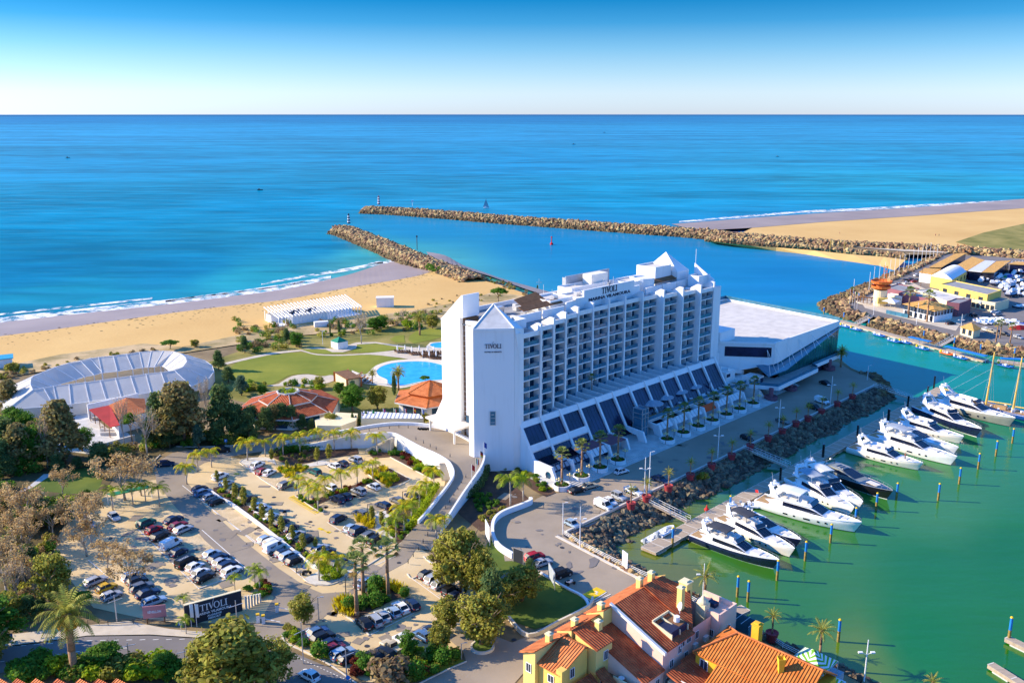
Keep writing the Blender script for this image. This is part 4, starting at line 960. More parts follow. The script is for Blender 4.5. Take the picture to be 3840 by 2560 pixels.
def quadwall(b,p0,p1,z00,z01,z10,z11,th=.15,mi=0):
 d=V3((p1[0]-p0[0],p1[1]-p0[1],0)).normalized();q=V3((d.y,-d.x,0))*th
 a=[(p0[0],p0[1],z00),(p1[0],p1[1],z10),(p1[0],p1[1],z11),(p0[0],p0[1],z01)];c=[(p[0]+q.x,p[1]+q.y,p[2])for p in a]
 b.add(a+c,[(0,1,2,3),(7,6,5,4),(0,4,5,1),(1,5,6,2),(2,6,7,3),(3,7,4,0)],mi)
quadwall(b,(107.8,11.0),(98.6,-1.0),11.6,14.9,11.6,14.9,.15);b.build('window','dark_glazing',ann)
# green glass wedge under the rising white band
b=MB(HM);quadwall(b,(112,11.7),(154.3,11.7),4.2,9.4,4.2,14.6,-.25)
for k in range(22):x=113+k*1.9;b.box(x,x+.08,11.75,12.02,4.2,9.4+(x-112)*.12,1)
b.build('glass_wall',['green_glass','balustrade'],ann)
b=MB(HM);b.add([(100,14.8,7.2),(111,15.2,7.2),(154.6,12.6,14.2),(154.6,12.2,14.2),(112,11.9,8.6),(104,8,8.8),(100,14.8,7.5),(111,15.2,7.5),(154.6,12.6,14.5),(154.6,12.2,14.5),(112,11.9,8.9),(104,8,9.1)],[(5,4,3,2,1,0),(6,7,8,9,10,11),(0,1,7,6),(1,2,8,7),(2,3,9,8),(5,0,6,11)]);b.build('brise_soleil','balustrade',ann)
b=MB(HM)
for x in(103,108.5,116,124,133,143):
 for dx in(-2,2):b.tube((x+dx,14.9,7.5+max(0,x-110)*.16),(x,12.1,15.2),.07,n=4)
b.build('stay_rod','pole_white',ann)
# balcony terrace with its white prow
b=MB(HM)
zt=4.1;poly=[(97.5,9.5),(101.5,17.6),(131,16.2),(133,13.2),(154.5,12.8),(155.5,9),(120,4),(97,2)]
b.prism(poly,zt-.1,zt,1)
for i in range(0,5):
 quadwall(b,poly[i],poly[i+1],zt-1.1,zt+.15,zt-1.1,zt+.15,-.35)
 quadwall(b,poly[i],poly[i+1],zt+.15,zt+1.1,zt+.15,zt+1.1,-.05,2)
b.build('terrace',['white_render','concrete','balustrade'],ann)
b=MB(HM);b.box(110,150,6,11.5,-.01,4.1);b.build('ground_floor','dark_glazing',ann)
for x,y in((99.5,16.4),(114,15.6),(146.5,13.2)):
 b=MB(HM);b.lathe([(2.1,0),(2.2,1.3),(1.9,1.3),(.75,1.0),(.75,3.9)],(x,y,0),16);b.build('column','wall_plum',ann)
b=MB(HM)
for k in range(8):b.box(104+.0,121,14.6-k*.6,15.2-k*.6+.01,-.1,.17*(k+1))
for k in range(12):b.box(94.5+k*.35,95.0+k*.35,10,15,-.1,4.0-k*.32)
b.build('steps','concrete',ann)
# outside stair and cube rooms between hotel and annex
b=MB(HM);b.box(92,97.5,-6,4,0,8);b.box(97.5,103.5,-1,6,0,5.2);b.box(98.5,101.5,6,10.5,0,6.2);b.box(101.5,104,6,11,2.6,6.2);b.box(95,100,-12,-4,8,10.5);b.build('stair_block','white_render',ann)
for q in((98.8,101.2,10.52,10.56,3.6,5.6),(101.7,103.8,11.02,11.06,3.4,5.6),(97.7,99.6,6.02,6.06,3.0,4.6),(92.4,94.6,4.02,4.06,6.3,7.4)):b=MB(HM);b.box(*q);b.build('window','dark_glazing',ann)
b=MB(HM)
for k in range(14):b.box(94+k*.7,94.75+k*.7,.6,3.2,8.0-.2*k-.3,8.2-.2*k)
quadwall(b,(94,3.3),(104,3.3),8.2,9.3,5.2,6.3,-.2);quadwall(b,(94,.5),(104,.5),8.2,9.3,5.2,6.3,-.2);b.build('outside_stair','white_render',ann)
b=MB(HM)
for i,j in((1,2),(2,3),(3,4)):
 quadwall(b,[(108.5,11.9),(154.5,11.9),(161,-40),(97,-40),(97,-3)][i],[(108.5,11.9),(154.5,11.9),(161,-40),(97,-40),(97,-3)][j],zA+.25,zA+1.5,zA+.25,zA+1.5,-.06)
b.build('roof_balustrade','balustrade',ann)

# ================================================================== RAMP up to the hotel entrance
RR=[((660,158),(650,212),.15),((900,108),(900,180),1.2),((1150,62),(1150,130),2.4),((1400,15),(1400,85),3.5),((1600,-12),(1600,78),4),((1760,-16),(1665,84),4),((1930,-6),(1720,108),4),((2130,30),(1900,205),4),
      ((2330,120),(2030,262),4),((2460,215),(2130,318),4),((2490,290),(2180,365),3.9),((2460,390),(2208,450),3.5),((2380,510),(2165,540),3.0),((2290,640),(2070,665),2.3),((2180,810),(1955,810),1.5),((2080,970),(1810,965),.7),((1990,1130),(1690,1095),.15)]
OUT=[G(TF(*a),z)for a,b,z in RR];INN=[G(TF(*b),z)for a,b,z in RR]
OUTs,INNs=smoothline(OUT,4),smoothline(INN,4)
for L_ in(OUTs,INNs):
 for p in L_:p.z=max(p.z,.06)
ribbon('ramp_road',OUTs,INNs,'asphalt')
flat('entrance_court',px(TB,[(1385,1258),(1530,1262),(1620,1215),(1800,1120),(2060,1200),(2060,1440),(1960,1475),(1700,1500),(1450,1340)],3.98),3.98,'asphalt')
mb=MB()
for L_,sgn in((OUTs,1),(INNs,-1)):
 for a,b in zip(L_,L_[1:]):mb.face([(a.x,a.y,a.z),(b.x,b.y,b.z),(b.x,b.y,-.05),(a.x,a.y,-.05)])
 wallmb(mb,[p.copy()for p in L_[:-6]],.45,.85)
o=mb.build('ramp_wall','white_render');tag(o,'white retaining wall and parapet of the curving ramp up to the hotel entrance','retaining wall')
RZ=[(OUT[i]+INN[i])/2 for i in range(len(OUT))]
def rampz(u,v):
 best=None
 for i in range(len(RR)-1):
  for t in(0,.25,.5,.75):
   z=RR[i][2]*(1-t)+RR[i+1][2]*t;q=G((u,v),z)
   d=min((q.xy-(OUT[i].lerp(OUT[i+1],t)).xy).length,(q.xy-(INN[i].lerp(INN[i+1],t)).xy).length)
   if best is None or d<best[0]:best=(d,z)
 return best[1]
# ramp stairs and raised planters on the court side
b=MB()
for k in range(14):
 c=G(TF(2118+k*1.5,330+k*11),3.6-k*.24);b.cbox((c.x,c.y,c.z-.3),2.4,.6,.6,math.radians(8))
st=b.build('garden_stair','path_stone');tag(st,'narrow stone stair down the inner side of the ramp curve','stairs')
b=MB()
for k in range(16):
 c=G(TF(1420+k*14,205-k*6.6),.2+k*.24);b.cbox((c.x,c.y,c.z/2),.75,2.0,c.z,math.radians(-20))
st=b.build('garden_stair','path_stone');tag(st,'stone stair climbing the white ramp wall from the car park garden','stairs')
# ================================================================== VEGETATION PROTOTYPES
def leafcloud(mb,c,r,n,size,rg,mi=0,shell=.55,droop=0.,flatz=1.):
 """n leaf clumps (bent quads) spread through an ellipsoid, thicker towards its outside, uneven"""
 for _ in range(n):
  d=V3((rg.gauss(0,1),rg.gauss(0,1),rg.gauss(0,1))).normalized();k=shell+(1-shell)*rg.random()**.6
  if rg.random()<.14:k*=1.05+.4*rg.random()
  p=V3((c[0]+d.x*r[0]*k,c[1]+d.y*r[1]*k,c[2]+d.z*r[2]*k))
  nrm=(d+V3((rg.gauss(0,.6),rg.gauss(0,.6),rg.gauss(.25,.5)))).normalized();a=nrm.orthogonal().normalized();a=Matrix.Rotation(rg.random()*6.3,3,nrm)@a;b=nrm.cross(a)
  s=size*(.6+.8*rg.random())
  if droop:a=(a+V3((0,0,-droop))).normalized()
  m_=nrm*s*.22
  mb.add([p-a*s-b*s*.45,p-b*s*.75+m_,p+a*s-b*s*.2,p+a*s*.8+b*s*.5,p+b*s*.7+m_,p-a*s*.9+b*s*.3],[(0,1,4,5),(1,2,3,4)],mi)
def limbs(mb,h,r,rg,n=6,spread=.35,mi=0,lean=.06):
 top=V3((rg.gauss(0,lean)*h,rg.gauss(0,lean)*h,h*.55));mb.path([(0,0,-.1),tuple(top*.5+V3((rg.gauss(0,.1),rg.gauss(0,.1),0))),tuple(top)],r,7,mi,r*.55)
 ends=[]
 for k in range(n):
  a=6.28*k/n+rg.random();e=top+V3((math.cos(a)*h*spread*(.5+.6*rg.random()),math.sin(a)*h*spread*(.5+.6*rg.random()),h*(.12+.3*rg.random())))
  st=top*(.55+.45*rg.random());md=st.lerp(e,.5)+V3((0,0,h*.05));mb.path([tuple(st),tuple(md),tuple(e)],r*.45,5,mi,r*.1);ends.append(e)
 return ends
def tree_proto(kind,seed,leaf,trunk='trunk'):
 rg=random.Random(seed);h=10.;root=thing('tree','tree','tree');t=MB();c=MB()
 if kind=='round':          # broad evergreen: many lobes
  limbs(t,h,.32,rg,8)
  for k in range(30):
   z=2.2+7.0*(k+rg.random())/30;prof=math.sin(math.pi*min(1,max(.06,(z-1.2)/8.9)))**.65;a=k*2.4+rg.random();d=3.3*prof*(.35+.65*rg.random());rr=.65+.85*rg.random()
   leafcloud(c,(math.cos(a)*d,math.sin(a)*d,z),(rr*1.1,rr*1.1,rr*.85),125,.20,rg,shell=.3)
  leafcloud(c,(0,0,5.6),(2.7,2.7,3.1),450,.28,rg,shell=.3)
 elif kind=='conifer':      # feathery casuarina / pine
  t.path([(0,0,-.1),(.15,.1,4),(0,0,9)],.3,7,0,.08)
  for k in range(24):
   z=2.4+7.4*(k/24);d=(10.2-z)*.33*(.5+.7*rg.random());a=k*2.4+rg.random()
   rr=.75+.75*rg.random();q=(math.cos(a)*d,math.sin(a)*d,z);t.tube((0,0,z-.6),q,.06,.03,4);leafcloud(c,q,(rr*1.15,rr*1.15,rr*.8),170,.22,rg,droop=.5)
 elif kind=='pine':         # umbrella pine
  limbs(t,h,.26,rg,7,.38)
  for k in range(13):
   a=k*2.4;d=3.4*(k/13)**.5;leafcloud(c,(math.cos(a)*d,math.sin(a)*d,7.6-d*.35+rg.random()*.8),(1.5,1.5,.75),170,.27,rg,shell=.3)
 elif kind=='dry':          # sycamore holding brown leaves, branches show
  ends=limbs(t,h,.22,rg,9,.36)
  for e in ends:
   for k in range(3):
    q=e+V3((rg.gauss(0,.8),rg.gauss(0,.8),rg.gauss(.4,.7)));t.path([tuple(e*.8),tuple(q)],.05,4,0,.02);leafcloud(c,q,(1.15,1.15,.95),44,.19,rg,shell=.2)
 elif kind=='bare':         # leafless crown of twigs
  ends=limbs(t,h,.2,rg,11,.26,lean=.02)
  for e in ends:
   for k in range(9):
    q=e+V3((rg.gauss(0,.9),rg.gauss(0,.9),.5+rg.random()*2.2));t.path([tuple(e*(.75+.2*rg.random())),tuple(q)],.045,3,0,.012)
  for e in ends:leafcloud(c,e+V3((0,0,.8)),(1.2,1.2,1.3),16,.14,rg,shell=.2)
 elif kind=='cypress':
  t.path([(0,0,-.1),(0,0,8)],.16,6,0,.05)
  for k in range(16):
   z=.8+9*k/16;rr=.95*math.sin(math.pi*min(1,(k+2)/18))**.6;leafcloud(c,(rg.gauss(0,.05),rg.gauss(0,.05),z),(rr,rr,.7),90,.22,rg,shell=.6)
 elif kind=='slim':         # young staked evergreen
  t.path([(0,0,-.1),(.05,0,8)],.10,5,0,.04)
  for k in range(9):
   z=3.2+6.2*k/9;rr=1.25*math.sin(math.pi*(k+2)/12)**.7;leafcloud(c,(rg.gauss(0,.15),rg.gauss(0,.15),z),(rr,rr,.85),60,.26,rg,shell=.35)
 elif kind=='shrub':        # h is 2 here
  t.path([(0,0,-.1),(0,0,.9)],.08,5)
  for k in range(9):
   a=k*2.4;d=.75*(k/9)**.5;leafcloud(c,(math.cos(a)*d,math.sin(a)*d,.75+.45*rg.random()),(.62,.62,.55),80,.15,rg,shell=.6)
 elif kind=='ball':
  t.path([(0,0,-.1),(0,0,.8)],.08,5);leafcloud(c,(0,0,1.0),(1,1,.95),620,.13,rg,shell=.86)
 elif kind=='grasstuft':
  t.path([(0,0,-.1),(0,0,.2)],.05,4)
  for k in range(90):
   a=rg.random()*6.3;d=.9*rg.random()**.6;x,y=math.cos(a)*d,math.sin(a)*d;l=.7+.5*rg.random();q=V3((math.cos(a)*.35,math.sin(a)*.35,1))*l;b=V3((-math.sin(a),math.cos(a),0))*.06
   c.add([V3((x,y,0))-b,V3((x,y,0))+b,V3((x,y,0))+q*.7+b,V3((x,y,0))+q,V3((x,y,0))+q*.7-b],[(0,1,2,3,4)])
 t.build('trunk',trunk,root,smooth=True);c.build('crown',leaf,root)
 root.location=(0,0,-500);return Proto(root)
def frond(mb,base,az,el,L,wd,rg,mi=0,droop=1.,seg=7,dense=2):
 """arching feather frond: leaflets in two rows"""
 p=V3(base);d=V3((math.cos(az)*math.cos(el),math.sin(az)*math.cos(el),math.sin(el)));side=V3((-math.sin(az),math.cos(az),0));st=L/seg;prev=p.copy()
 for k in range(seg):
  d=(d+V3((0,0,-droop*.20*(k+1)/seg*2))).normalized();nx=p+d*st;up=side.cross(d)
  for j in range(dense):
   q=p.lerp(nx,(j+.5)/dense);f=(k+j/dense)/seg;w_=wd*math.sin(math.pi*min(1,.18+f*.80))**.7
   for sg in(-1,1):
    tip=q+side*sg*w_+d*w_*.55-up*w_*-.12+V3((0,0,-w_*.45));wv_=d*st/dense*.62
    mb.add([q-wv_*.6,q+wv_*.6,tip+wv_*.25,tip-wv_*.1],[(0,1,2,3)],mi)
  p=nx
def palm_proto(kind,seed):
 rg=random.Random(seed);root=thing('palm_tree','palm','palm');t=MB();c=MB()
 if kind=='queen':     # slim palm of the car park, 5 m, yellow-green drooping fronds
  t.path([(0,0,-.1),(.04,.02,2),(.1,.0,4.0)],.15,8,0,.10)
  for k in range(13):frond(c,(.1,0,4.0),k*2.4+rg.random()*.3,.95-.055*k+rg.gauss(0,.1),2.7+.6*rg.random(),.62,rg,1 if k%3==0 else 0,1.5)
  mats=['leaf_yellow','leaf_lime'];tm='slim_trunk'
 elif kind=='lime':
  t.path([(0,0,-.1),(.03,.02,2),(0,.05,4.0)],.14,8,0,.10)
  for k in range(12):frond(c,(0,.05,4.0),k*2.4+rg.random()*.3,1.0-.06*k+rg.gauss(0,.1),2.6+.5*rg.random(),.6,rg,1 if k%3==0 else 0,1.4)
  mats=['leaf_lime','leaf_palm'];tm='slim_trunk'
 elif kind=='fan':     # tall fan palm, 10 m
  t.path([(0,0,-.1),(.05,.03,1),(.1,.1,5),(0,.1,9.2)],.42,9,0,.24)
  for k in range(26):
   az=k*2.4;el=1.3-1.75*(k/26)**1.1+rg.gauss(0,.12);L=1.35+.35*rg.random();d=V3((math.cos(az)*math.cos(el),math.sin(az)*math.cos(el),math.sin(el)));b0=V3((0,.1,9.2));hub=b0+d*L
   t.tube(b0,hub,.035,.02,3,1);side=V3((-math.sin(az),math.cos(az),0));up=side.cross(d)
   for j in range(11):
    a=-1.25+2.5*j/10;v=(d*math.cos(a)+side*math.sin(a));l=(1.05+.25*rg.random())*(1-.12*abs(a));w_=(side*math.cos(a)-d*math.sin(a))*.10
    c.add([hub,hub+v*l*.6+w_,hub+v*l+V3((0,0,-.28*l)),hub+v*l*.6-w_],[(0,1,2,3)],1 if k>22 else 0)
  mats=['leaf_fan','dead_frond'];tm=['palm_trunk','leaf_palm']
 elif kind=='canary':  # big date palm with a broad crown, 8 m
  t.path([(0,0,-.1),(0,.05,3),(0,0,6.6)],.40,9,0,.36);t.lathe([(.36,6.0),(.62,6.5),(.55,7.0),(.2,7.3)],(0,0,0),9)
  for k in range(44):frond(c,(0,0,7.0),k*2.4,1.35-1.7*(k/44)+rg.gauss(0,.08),3.3+.6*rg.random(),.48,rg,0,.9,8,2)
  mats=['leaf_date','dead_frond'];tm='palm_trunk'
 elif kind=='potted':  # young date palm of the red quay pots, 4.5 m
  t.path([(0,0,-.1),(.04,0,1.6),(0,0,3.3)],.17,8,0,.14);t.lathe([(.14,3.0),(.26,3.3),(.1,3.6)],(0,0,0),8)
  for k in range(22):frond(c,(0,0,3.4),k*2.4,1.35-1.45*(k/22)+rg.gauss(0,.08),1.7+.3*rg.random(),.22,rg,0,.8,6,2)
  mats=['leaf_date','dead_frond'];tm='palm_trunk'
 t.build('trunk',tm,root,smooth=True);c.build('fronds',mats,root)
 root.location=(0,0,-500);return Proto(root)
PT={}
def T_(key,kind,leaf,seeds,trunk='trunk'):PT[key]=[tree_proto(kind,s,leaf,trunk)for s in seeds]
T_('olive','round','leaf_olive',(1,2));T_('green','round','leaf_green',(3,4));T_('dark','conifer','leaf_dark',(5,6));T_('brownfir','conifer','leaf_casuarina',(7,8));T_('olivefir','conifer','leaf_olive',(28,));T_('bluefir','conifer','leaf_blue',(9,))
T_('pine','pine','leaf_green',(10,));T_('dry','dry','leaf_dry',(11,12),'slim_trunk');T_('bare','bare','leaf_dry',(13,14),'slim_trunk');T_('cypress','cypress','leaf_dark',(15,));T_('slim','slim','leaf_olive',(16,17),'slim_trunk')
T_('shrub','shrub','leaf_green',(18,19));T_('yshrub','shrub','leaf_lime',(20,));T_('oshrub','shrub','leaf_olive',(21,));T_('rshrub','shrub','leaf_red',(22,));T_('dshrub','shrub','leaf_brown',(23,));T_('ball','ball','leaf_green',(24,));T_('ytuft','grasstuft','leaf_yellow',(25,));T_('ltuft','grasstuft','leaf_lime',(26,))
PP={k:[palm_proto(k,s)for s in ss]for k,ss in dict(queen=(1,2,3),lime=(4,5),fan=(6,7),canary=(8,),potted=(9,10)).items()}
PSIZE=dict(queen=5.0,lime=5.0,fan=10.2,canary=8.5,potted=4.6)
prg=random.Random(99)
NAMES=dict(olive='olive_tree',green='broadleaf_tree',dark='conifer',brownfir='conifer',bluefir='conifer',olivefir='conifer',pine='pine_tree',dry='deciduous_tree',bare='bare_tree',cypress='cypress',slim='sapling',shrub='shrub',yshrub='shrub',oshrub='shrub',rshrub='shrub',dshrub='shrub',ball='clipped_shrub',ytuft='ornamental_grass',ltuft='ornamental_grass')
CATS=dict(olive='tree',green='tree',dark='tree',brownfir='tree',bluefir='tree',olivefir='tree',pine='tree',dry='tree',bare='tree',cypress='tree',slim='tree',shrub='shrub',yshrub='shrub',oshrub='shrub',rshrub='shrub',dshrub='shrub',ball='shrub',ytuft='plant',ltuft='plant')
USED={}
def uniq(label):
 """a label met again gets its place in the row it belongs to"""
 return label
def plant(kind,pos,h,label,group=None,wide=1.):
 pr=PT[kind][prg.randrange(len(PT[kind]))];base=2.0 if kind.endswith('shrub')or kind=='ball' else 1.3 if kind.endswith('tuft')else 10.
 s=h/base;o=pr.put(pos,prg.random()*6.3,(s*wide,s*wide,s),label,group);o.name=NAMES[kind];o['category']=CATS[kind];return o
def palm(kind,pos,h,label,group=None):
 pr=PP[kind][prg.randrange(len(PP[kind]))];s=h/PSIZE[kind];o=pr.put(pos,prg.random()*6.3,s,label,group);o.name='palm_tree';o['category']='palm';return o
def height_px(p_foot,p_top,z=0.):
 """height of something standing at the first bearing whose top is seen at the second"""
 f=G(p_foot,z);d=ray(*p_top);t=f.y/d[1];return CAMH+d[2]*t-z

# ================================================================== VEHICLES
def wheel_at(root,x,y,r,w_=.22):
 m_=MB();m_.tube((x,y-w_/2,r),(x,y+w_/2,r),r,n=14);wh=m_.build('wheel','tyre',root);h_=MB();h_.tube((x,y-w_/2-.012,r),(x,y+w_/2+.012,r),r*.62,n=10);h_.build('rim','hub',wh)
CARS=dict(  # length, width, body height, roof height, hood, screen base/top, roof end, tail, wheel radius
 hatch=(4.0,1.76,.92,1.48,.80,1.05,1.72,3.35,3.85,.31),sedan=(4.6,1.8,.92,1.44,.82,1.25,2.05,3.45,4.1,.32),wagon=(4.6,1.8,.95,1.5,.84,1.2,1.95,4.0,4.5,.32),
 suv=(4.5,1.86,1.08,1.68,.98,1.2,1.85,3.95,4.4,.36),van=(4.9,1.95,1.15,1.98,1.05,.75,1.5,4.75,4.88,.33),jeep=(4.0,1.8,1.15,1.85,1.1,1.45,1.65,3.85,3.97,.4),pickup=(5.0,1.85,1.05,1.72,1.0,1.4,2.05,3.1,3.35,.38),mpv=(4.4,1.8,1.0,1.65,.9,.85,1.75,4.0,4.35,.32))
def car_proto(kind):
 L,W,zb,zr,zh,sb,stp,re,ta,r=CARS[kind];root=thing('parked_car','car','car');hw=W/2;z0=.22
 def ring(x,zl,zs,w_,k=.86):return[(x,-w_*.92,z0),(x,-w_,z0+.22),(x,-w_,zs),(x,-w_*k,zl),(x,w_*k,zl),(x,w_,zs),(x,w_,z0+.22),(x,w_*.92,z0)]
 b=MB();X=lambda v:L/2-v                                # front at +x
 rings=[ring(X(0),zh-.34,zh-.42,hw*.80),ring(X(.1),zh-.14,zh-.26,hw*.92),ring(X(.4),zh-.05,zh-.16,hw),ring(X(sb),zb,zb-.1,hw),ring(X(min(re+.2,L-.4)),zb+.02,zb-.08,hw)]
 if kind=='sedan':rings+=[ring(X(L-.3),zb+.02,zb-.1,hw*.97)]
 rings+=[ring(X(L-.12),zb-.03,zb-.14,hw*.96),ring(X(L),zb-.22,zb-.32,hw*.86)]
 b.loft(rings)
 gw,rw=hw*.93,hw*.74
 P=[[(X(sb),-gw,zb-.02),(X(sb),gw,zb-.02)],[(X(stp),-rw,zr-.03),(X(stp),rw,zr-.03)],[(X((stp+re)/2),-rw,zr),(X((stp+re)/2),rw,zr)],[(X(re),-rw,zr-.05),(X(re),rw,zr-.05)],[(X(ta),-gw,zb),(X(ta),gw,zb)]]
 rf=.05
 if kind in('van','jeep','suv','mpv','wagon'):rw*=1.06
 b.add([P[1][0],P[1][1],P[2][1],P[2][0]],[(0,1,2,3)]);b.add([P[2][0],P[2][1],P[3][1],P[3][0]],[(0,1,2,3)])
 for sg,i in((-1,0),(1,1)):                                    # pillars
  for k,w_ in((0,.08),(3,.12)):
   a,c=V3(P[k][i]),V3(P[k+1][i]);b.tube(a,c,w_/2,n=4)
  m0=X((stp+re)/2);b.tube((m0,sg*gw,zb),(m0,sg*rw,zr-.02),.06,n=4);b.tube(P[1][i],P[2][i],.045,n=4);b.tube(P[2][i],P[3][i],.045,n=4)
 if kind=='van':b.add([(X(2.1),s*gw*1.005,zb)for s in(-1,1)]+[(X(2.1),s*rw*1.01,zr-.01)for s in(-1,1)]+[(X(ta),s*gw*1.005,zb)for s in(-1,1)]+[(X(re),s*rw*1.01,zr-.04)for s in(-1,1)],[(0,4,6,2),(1,3,7,5),(4,5,7,6)])
 if kind=='pickup':b.box(X(L-.1),X(3.4),-hw*.98,-hw*.9,zb-.1,zb+.18);b.box(X(L-.1),X(3.4),hw*.9,hw*.98,zb-.1,zb+.18);b.box(X(L-.02),X(L-.12),-hw*.95,hw*.95,zb-.1,zb+.18)
 for sg in(-1,1):b.box(X(sb+.42),X(sb+.25),sg*hw-.13,sg*hw+.13,zb-.02,zb+.14)
 b.box(X(.02),X(-.03),-hw*.55,hw*.55,.3,zh-.45,1);b.box(X(-.03),X(-.05),-.26,.26,.38,.5,2);b.box(X(L+.03),X(L-.1),-.26,.26,.5,.62,2)
 for sg in(-1,1):b.box(X(L-.3),X(.3),sg*hw*1.0-.02,sg*hw+.02,z0,z0+.14,1)
 bo=b.build('body',['paint_white','tyre','canvas_white'],root,smooth=False)
 g=MB();e=.012
 g.add([P[0][0],P[0][1],P[1][1],P[1][0]],[(0,1,2,3)]);g.add([P[3][0],P[3][1],P[4][1],P[4][0]],[(0,1,2,3)])
 for i in(0,1):g.add([P[k][i]for k in range(5)],[(0,1,2,3,4)])
 g.build('windows','car_glass',root)
 for x,y in((.78,-hw+.1),(.78,hw-.1),(L-.85,-hw+.1),(L-.85,hw-.1)):wheel_at(root,X(x),y,r)
 for s in(-1,1):
  l_=MB();l_.box(X(.14),X(.02),s*hw*.66-.16,s*hw*.66+.16,zh-.36,zh-.2);l_.build('headlight','lamp_clear',root)
  l_=MB();l_.box(X(L+.02),X(L-.12),s*hw*.72-.14,s*hw*.72+.14,zb-.3,zb-.1);l_.build('tail_light','lamp_red',root)
 root.location=(0,0,-500);return root
CARP={}
def car(kind,colour,pos,rz,label,group):
 key=(kind,colour)
 if key not in CARP:
  if kind not in CARP:CARP[kind]=car_proto(kind);base=CARP[kind]
  else:
   base=copy_tree(CARP[kind],(0,0,0))
   for c in base.children:
    if c.name.startswith('body'):c.data=c.data.copy()
  for c in base.children:
   if c.name.startswith('body'):c.data.materials[0]=MATS['paint_'+colour]
  CARP[key]=Proto(base)
 o=CARP[key].put(pos,rz,1.,label,group);o['category']={'van':'van','pickup':'pickup','jeep':'jeep'}.get(kind,'car');return o
KN=dict(hatch='hatchback',sedan='saloon',wagon='estate car',suv='SUV',van='panel van',jeep='boxy off-roader',pickup='pickup truck',mpv='people carrier')
STALL=[]
def carrow(T,rowname,d0,d1,cars,group,z=0.,rev=False):
 a,b=G(T(*d0),.7),G(T(*d1),.7);rz=math.atan2(b.y-a.y,b.x-a.x)+(math.pi if rev else 0);out=[]
 for k,(x,y,kind,colour)in enumerate(cars):
  p=G(T(x,y),z+.7);p.z=z
  lab=f"{colour.replace('_', ' ')} {KN[kind]}, {ORD[k]} {rowname}"
  if out and 1.9<(out[-1].location.xy-p.xy).length<7 and abs(p.z)<.1 and T is not TU:
   h_=V3((math.cos(rz),math.sin(rz),0));a_=(out[-1].location.xy-p.xy);a_=V3((-h_.y,h_.x))*(1 if V3((-h_.y,h_.x)).dot(a_)>0 else-1);q_=p+V3((a_.x,a_.y,0))*1.28;STALL.append((q_-h_*2.4,q_+h_*2.4))
  out.append(car(kind,colour,p,rz+prg.gauss(0,.02),lab,group))
 return out
gl='cars parked in the tree-lined lot'
carrow(TE,'from the palm shelter in the row nearest the brown trees',(1120,310),(1225,262),[(1160,293,'suv','green'),(1222,344,'hatch','red'),(1273,395,'wagon','black'),(1357,462,'van','white'),(1420,522,'hatch','navy'),(1482,606,'van','black'),(1550,637,'hatch','white'),(1592,684,'hatch','white'),(1625,722,'wagon','black')],gl)
carrow(TE,'from the palm shelter in the row beside the asphalt lane',(1400,350),(1515,300),[(1378,264,'sedan','navy'),(1412,312,'sedan','burgundy'),(1456,342,'wagon','silver'),(1685,537,'hatch','pale_blue'),(1735,570,'wagon','navy'),(1757,602,'hatch','silver'),(1803,630,'wagon','navy'),(1840,676,'suv','white')],gl)
carrow(TE,'in the short row behind the rose billboard',(1150,930),(1300,875),[(1060,716,'suv','white'),(1090,752,'hatch','black'),(1126,804,'suv','grey'),(1172,848,'sedan','navy'),(1225,912,'wagon','pale_blue')],gl)
carrow(TE,'in the group under the brown sycamores',(810,900),(960,835),[(760,750,'wagon','silver'),(845,802,'hatch','yellow'),(885,866,'hatch','silver')],gl)
carrow(TE,'alone near the palm shelter',(870,225),(930,265),[(905,242,'hatch','silver'),(705,303,'hatch','silver')],gl)
gr_='cars parked against the median wall'
carrow(TE,'from the top of the strip along the asphalt lane',(1560,60),(1660,25),[(1588,22,'hatch','navy'),(1615,50,'wagon','blue'),(1670,87,'hatch','silver'),(1722,124,'hatch','black')],gr_)
carrow(TF,'from the van end of the strip by the lane',(430,1045),(540,1000),[(485,1027,'hatch','pale_blue'),(548,1050,'wagon','white'),(560,1100,'van','white'),(645,1152,'hatch','navy'),(700,1175,'wagon','pale_blue'),(745,1222,'hatch','black')],gr_)
gm='cars parked under the median saplings'
carrow(TF,'from the garden end in the row under the median saplings',(60,530),(180,480),[(62,450,'suv','white'),(120,512,'hatch','pale_blue'),(220,577,'hatch','black'),(322,657,'sedan','black'),(412,722,'hatch','white'),(455,758,'suv','white'),(525,815,'hatch','white'),(622,867,'hatch','navy'),(712,922,'hatch','navy'),(760,987,'wagon','silver'),(862,1032,'hatch','black'),(980,1112,'wagon','silver'),(1045,1150,'hatch','navy'),(1145,1237,'wagon','navy')],gm)
gg='cars in the upper car park'
carrow(TF,'from the corner bed of white pebbles',(350,375),(460,320),[(405,348,'suv','white'),(450,402,'hatch','burgundy'),(515,415,'hatch','white')],gg)
carrow(TF,'in the bays below the garden hedge',(885,390),(980,435),[(932,410,'mpv','green'),(1110,354,'hatch','white'),(1185,332,'hatch','navy'),(1305,297,'mpv','silver')],gg,rev=True)
carrow(TF,'standing alone before the palm island',(610,550),(725,500),[(665,530,'suv','grey')],gg)
carrow(TF,'in the bays behind the palm island',(1090,640),(1190,685),[(1075,548,'hatch','white'),(1140,660,'suv','navy'),(1212,635,'hatch','navy'),(1335,586,'mpv','silver'),(1475,542,'hatch','white')],gg,rev=True)
carrow(TF,'in the bays below the ramp',(1510,690),(1610,735),[(1820,622,'hatch','navy'),(1690,670,'wagon','grey'),(1560,715,'wagon','navy'),(1350,790,'wagon','grey')],gg,rev=True)
carrow(TF,'beside the gold grasses',(1085,870),(1220,800),[(1150,840,'mpv','navy'),(1270,922,'hatch','pale_blue'),(1330,948,'suv','navy'),(1432,998,'suv','grey'),(1482,1030,'hatch','black')],gg)
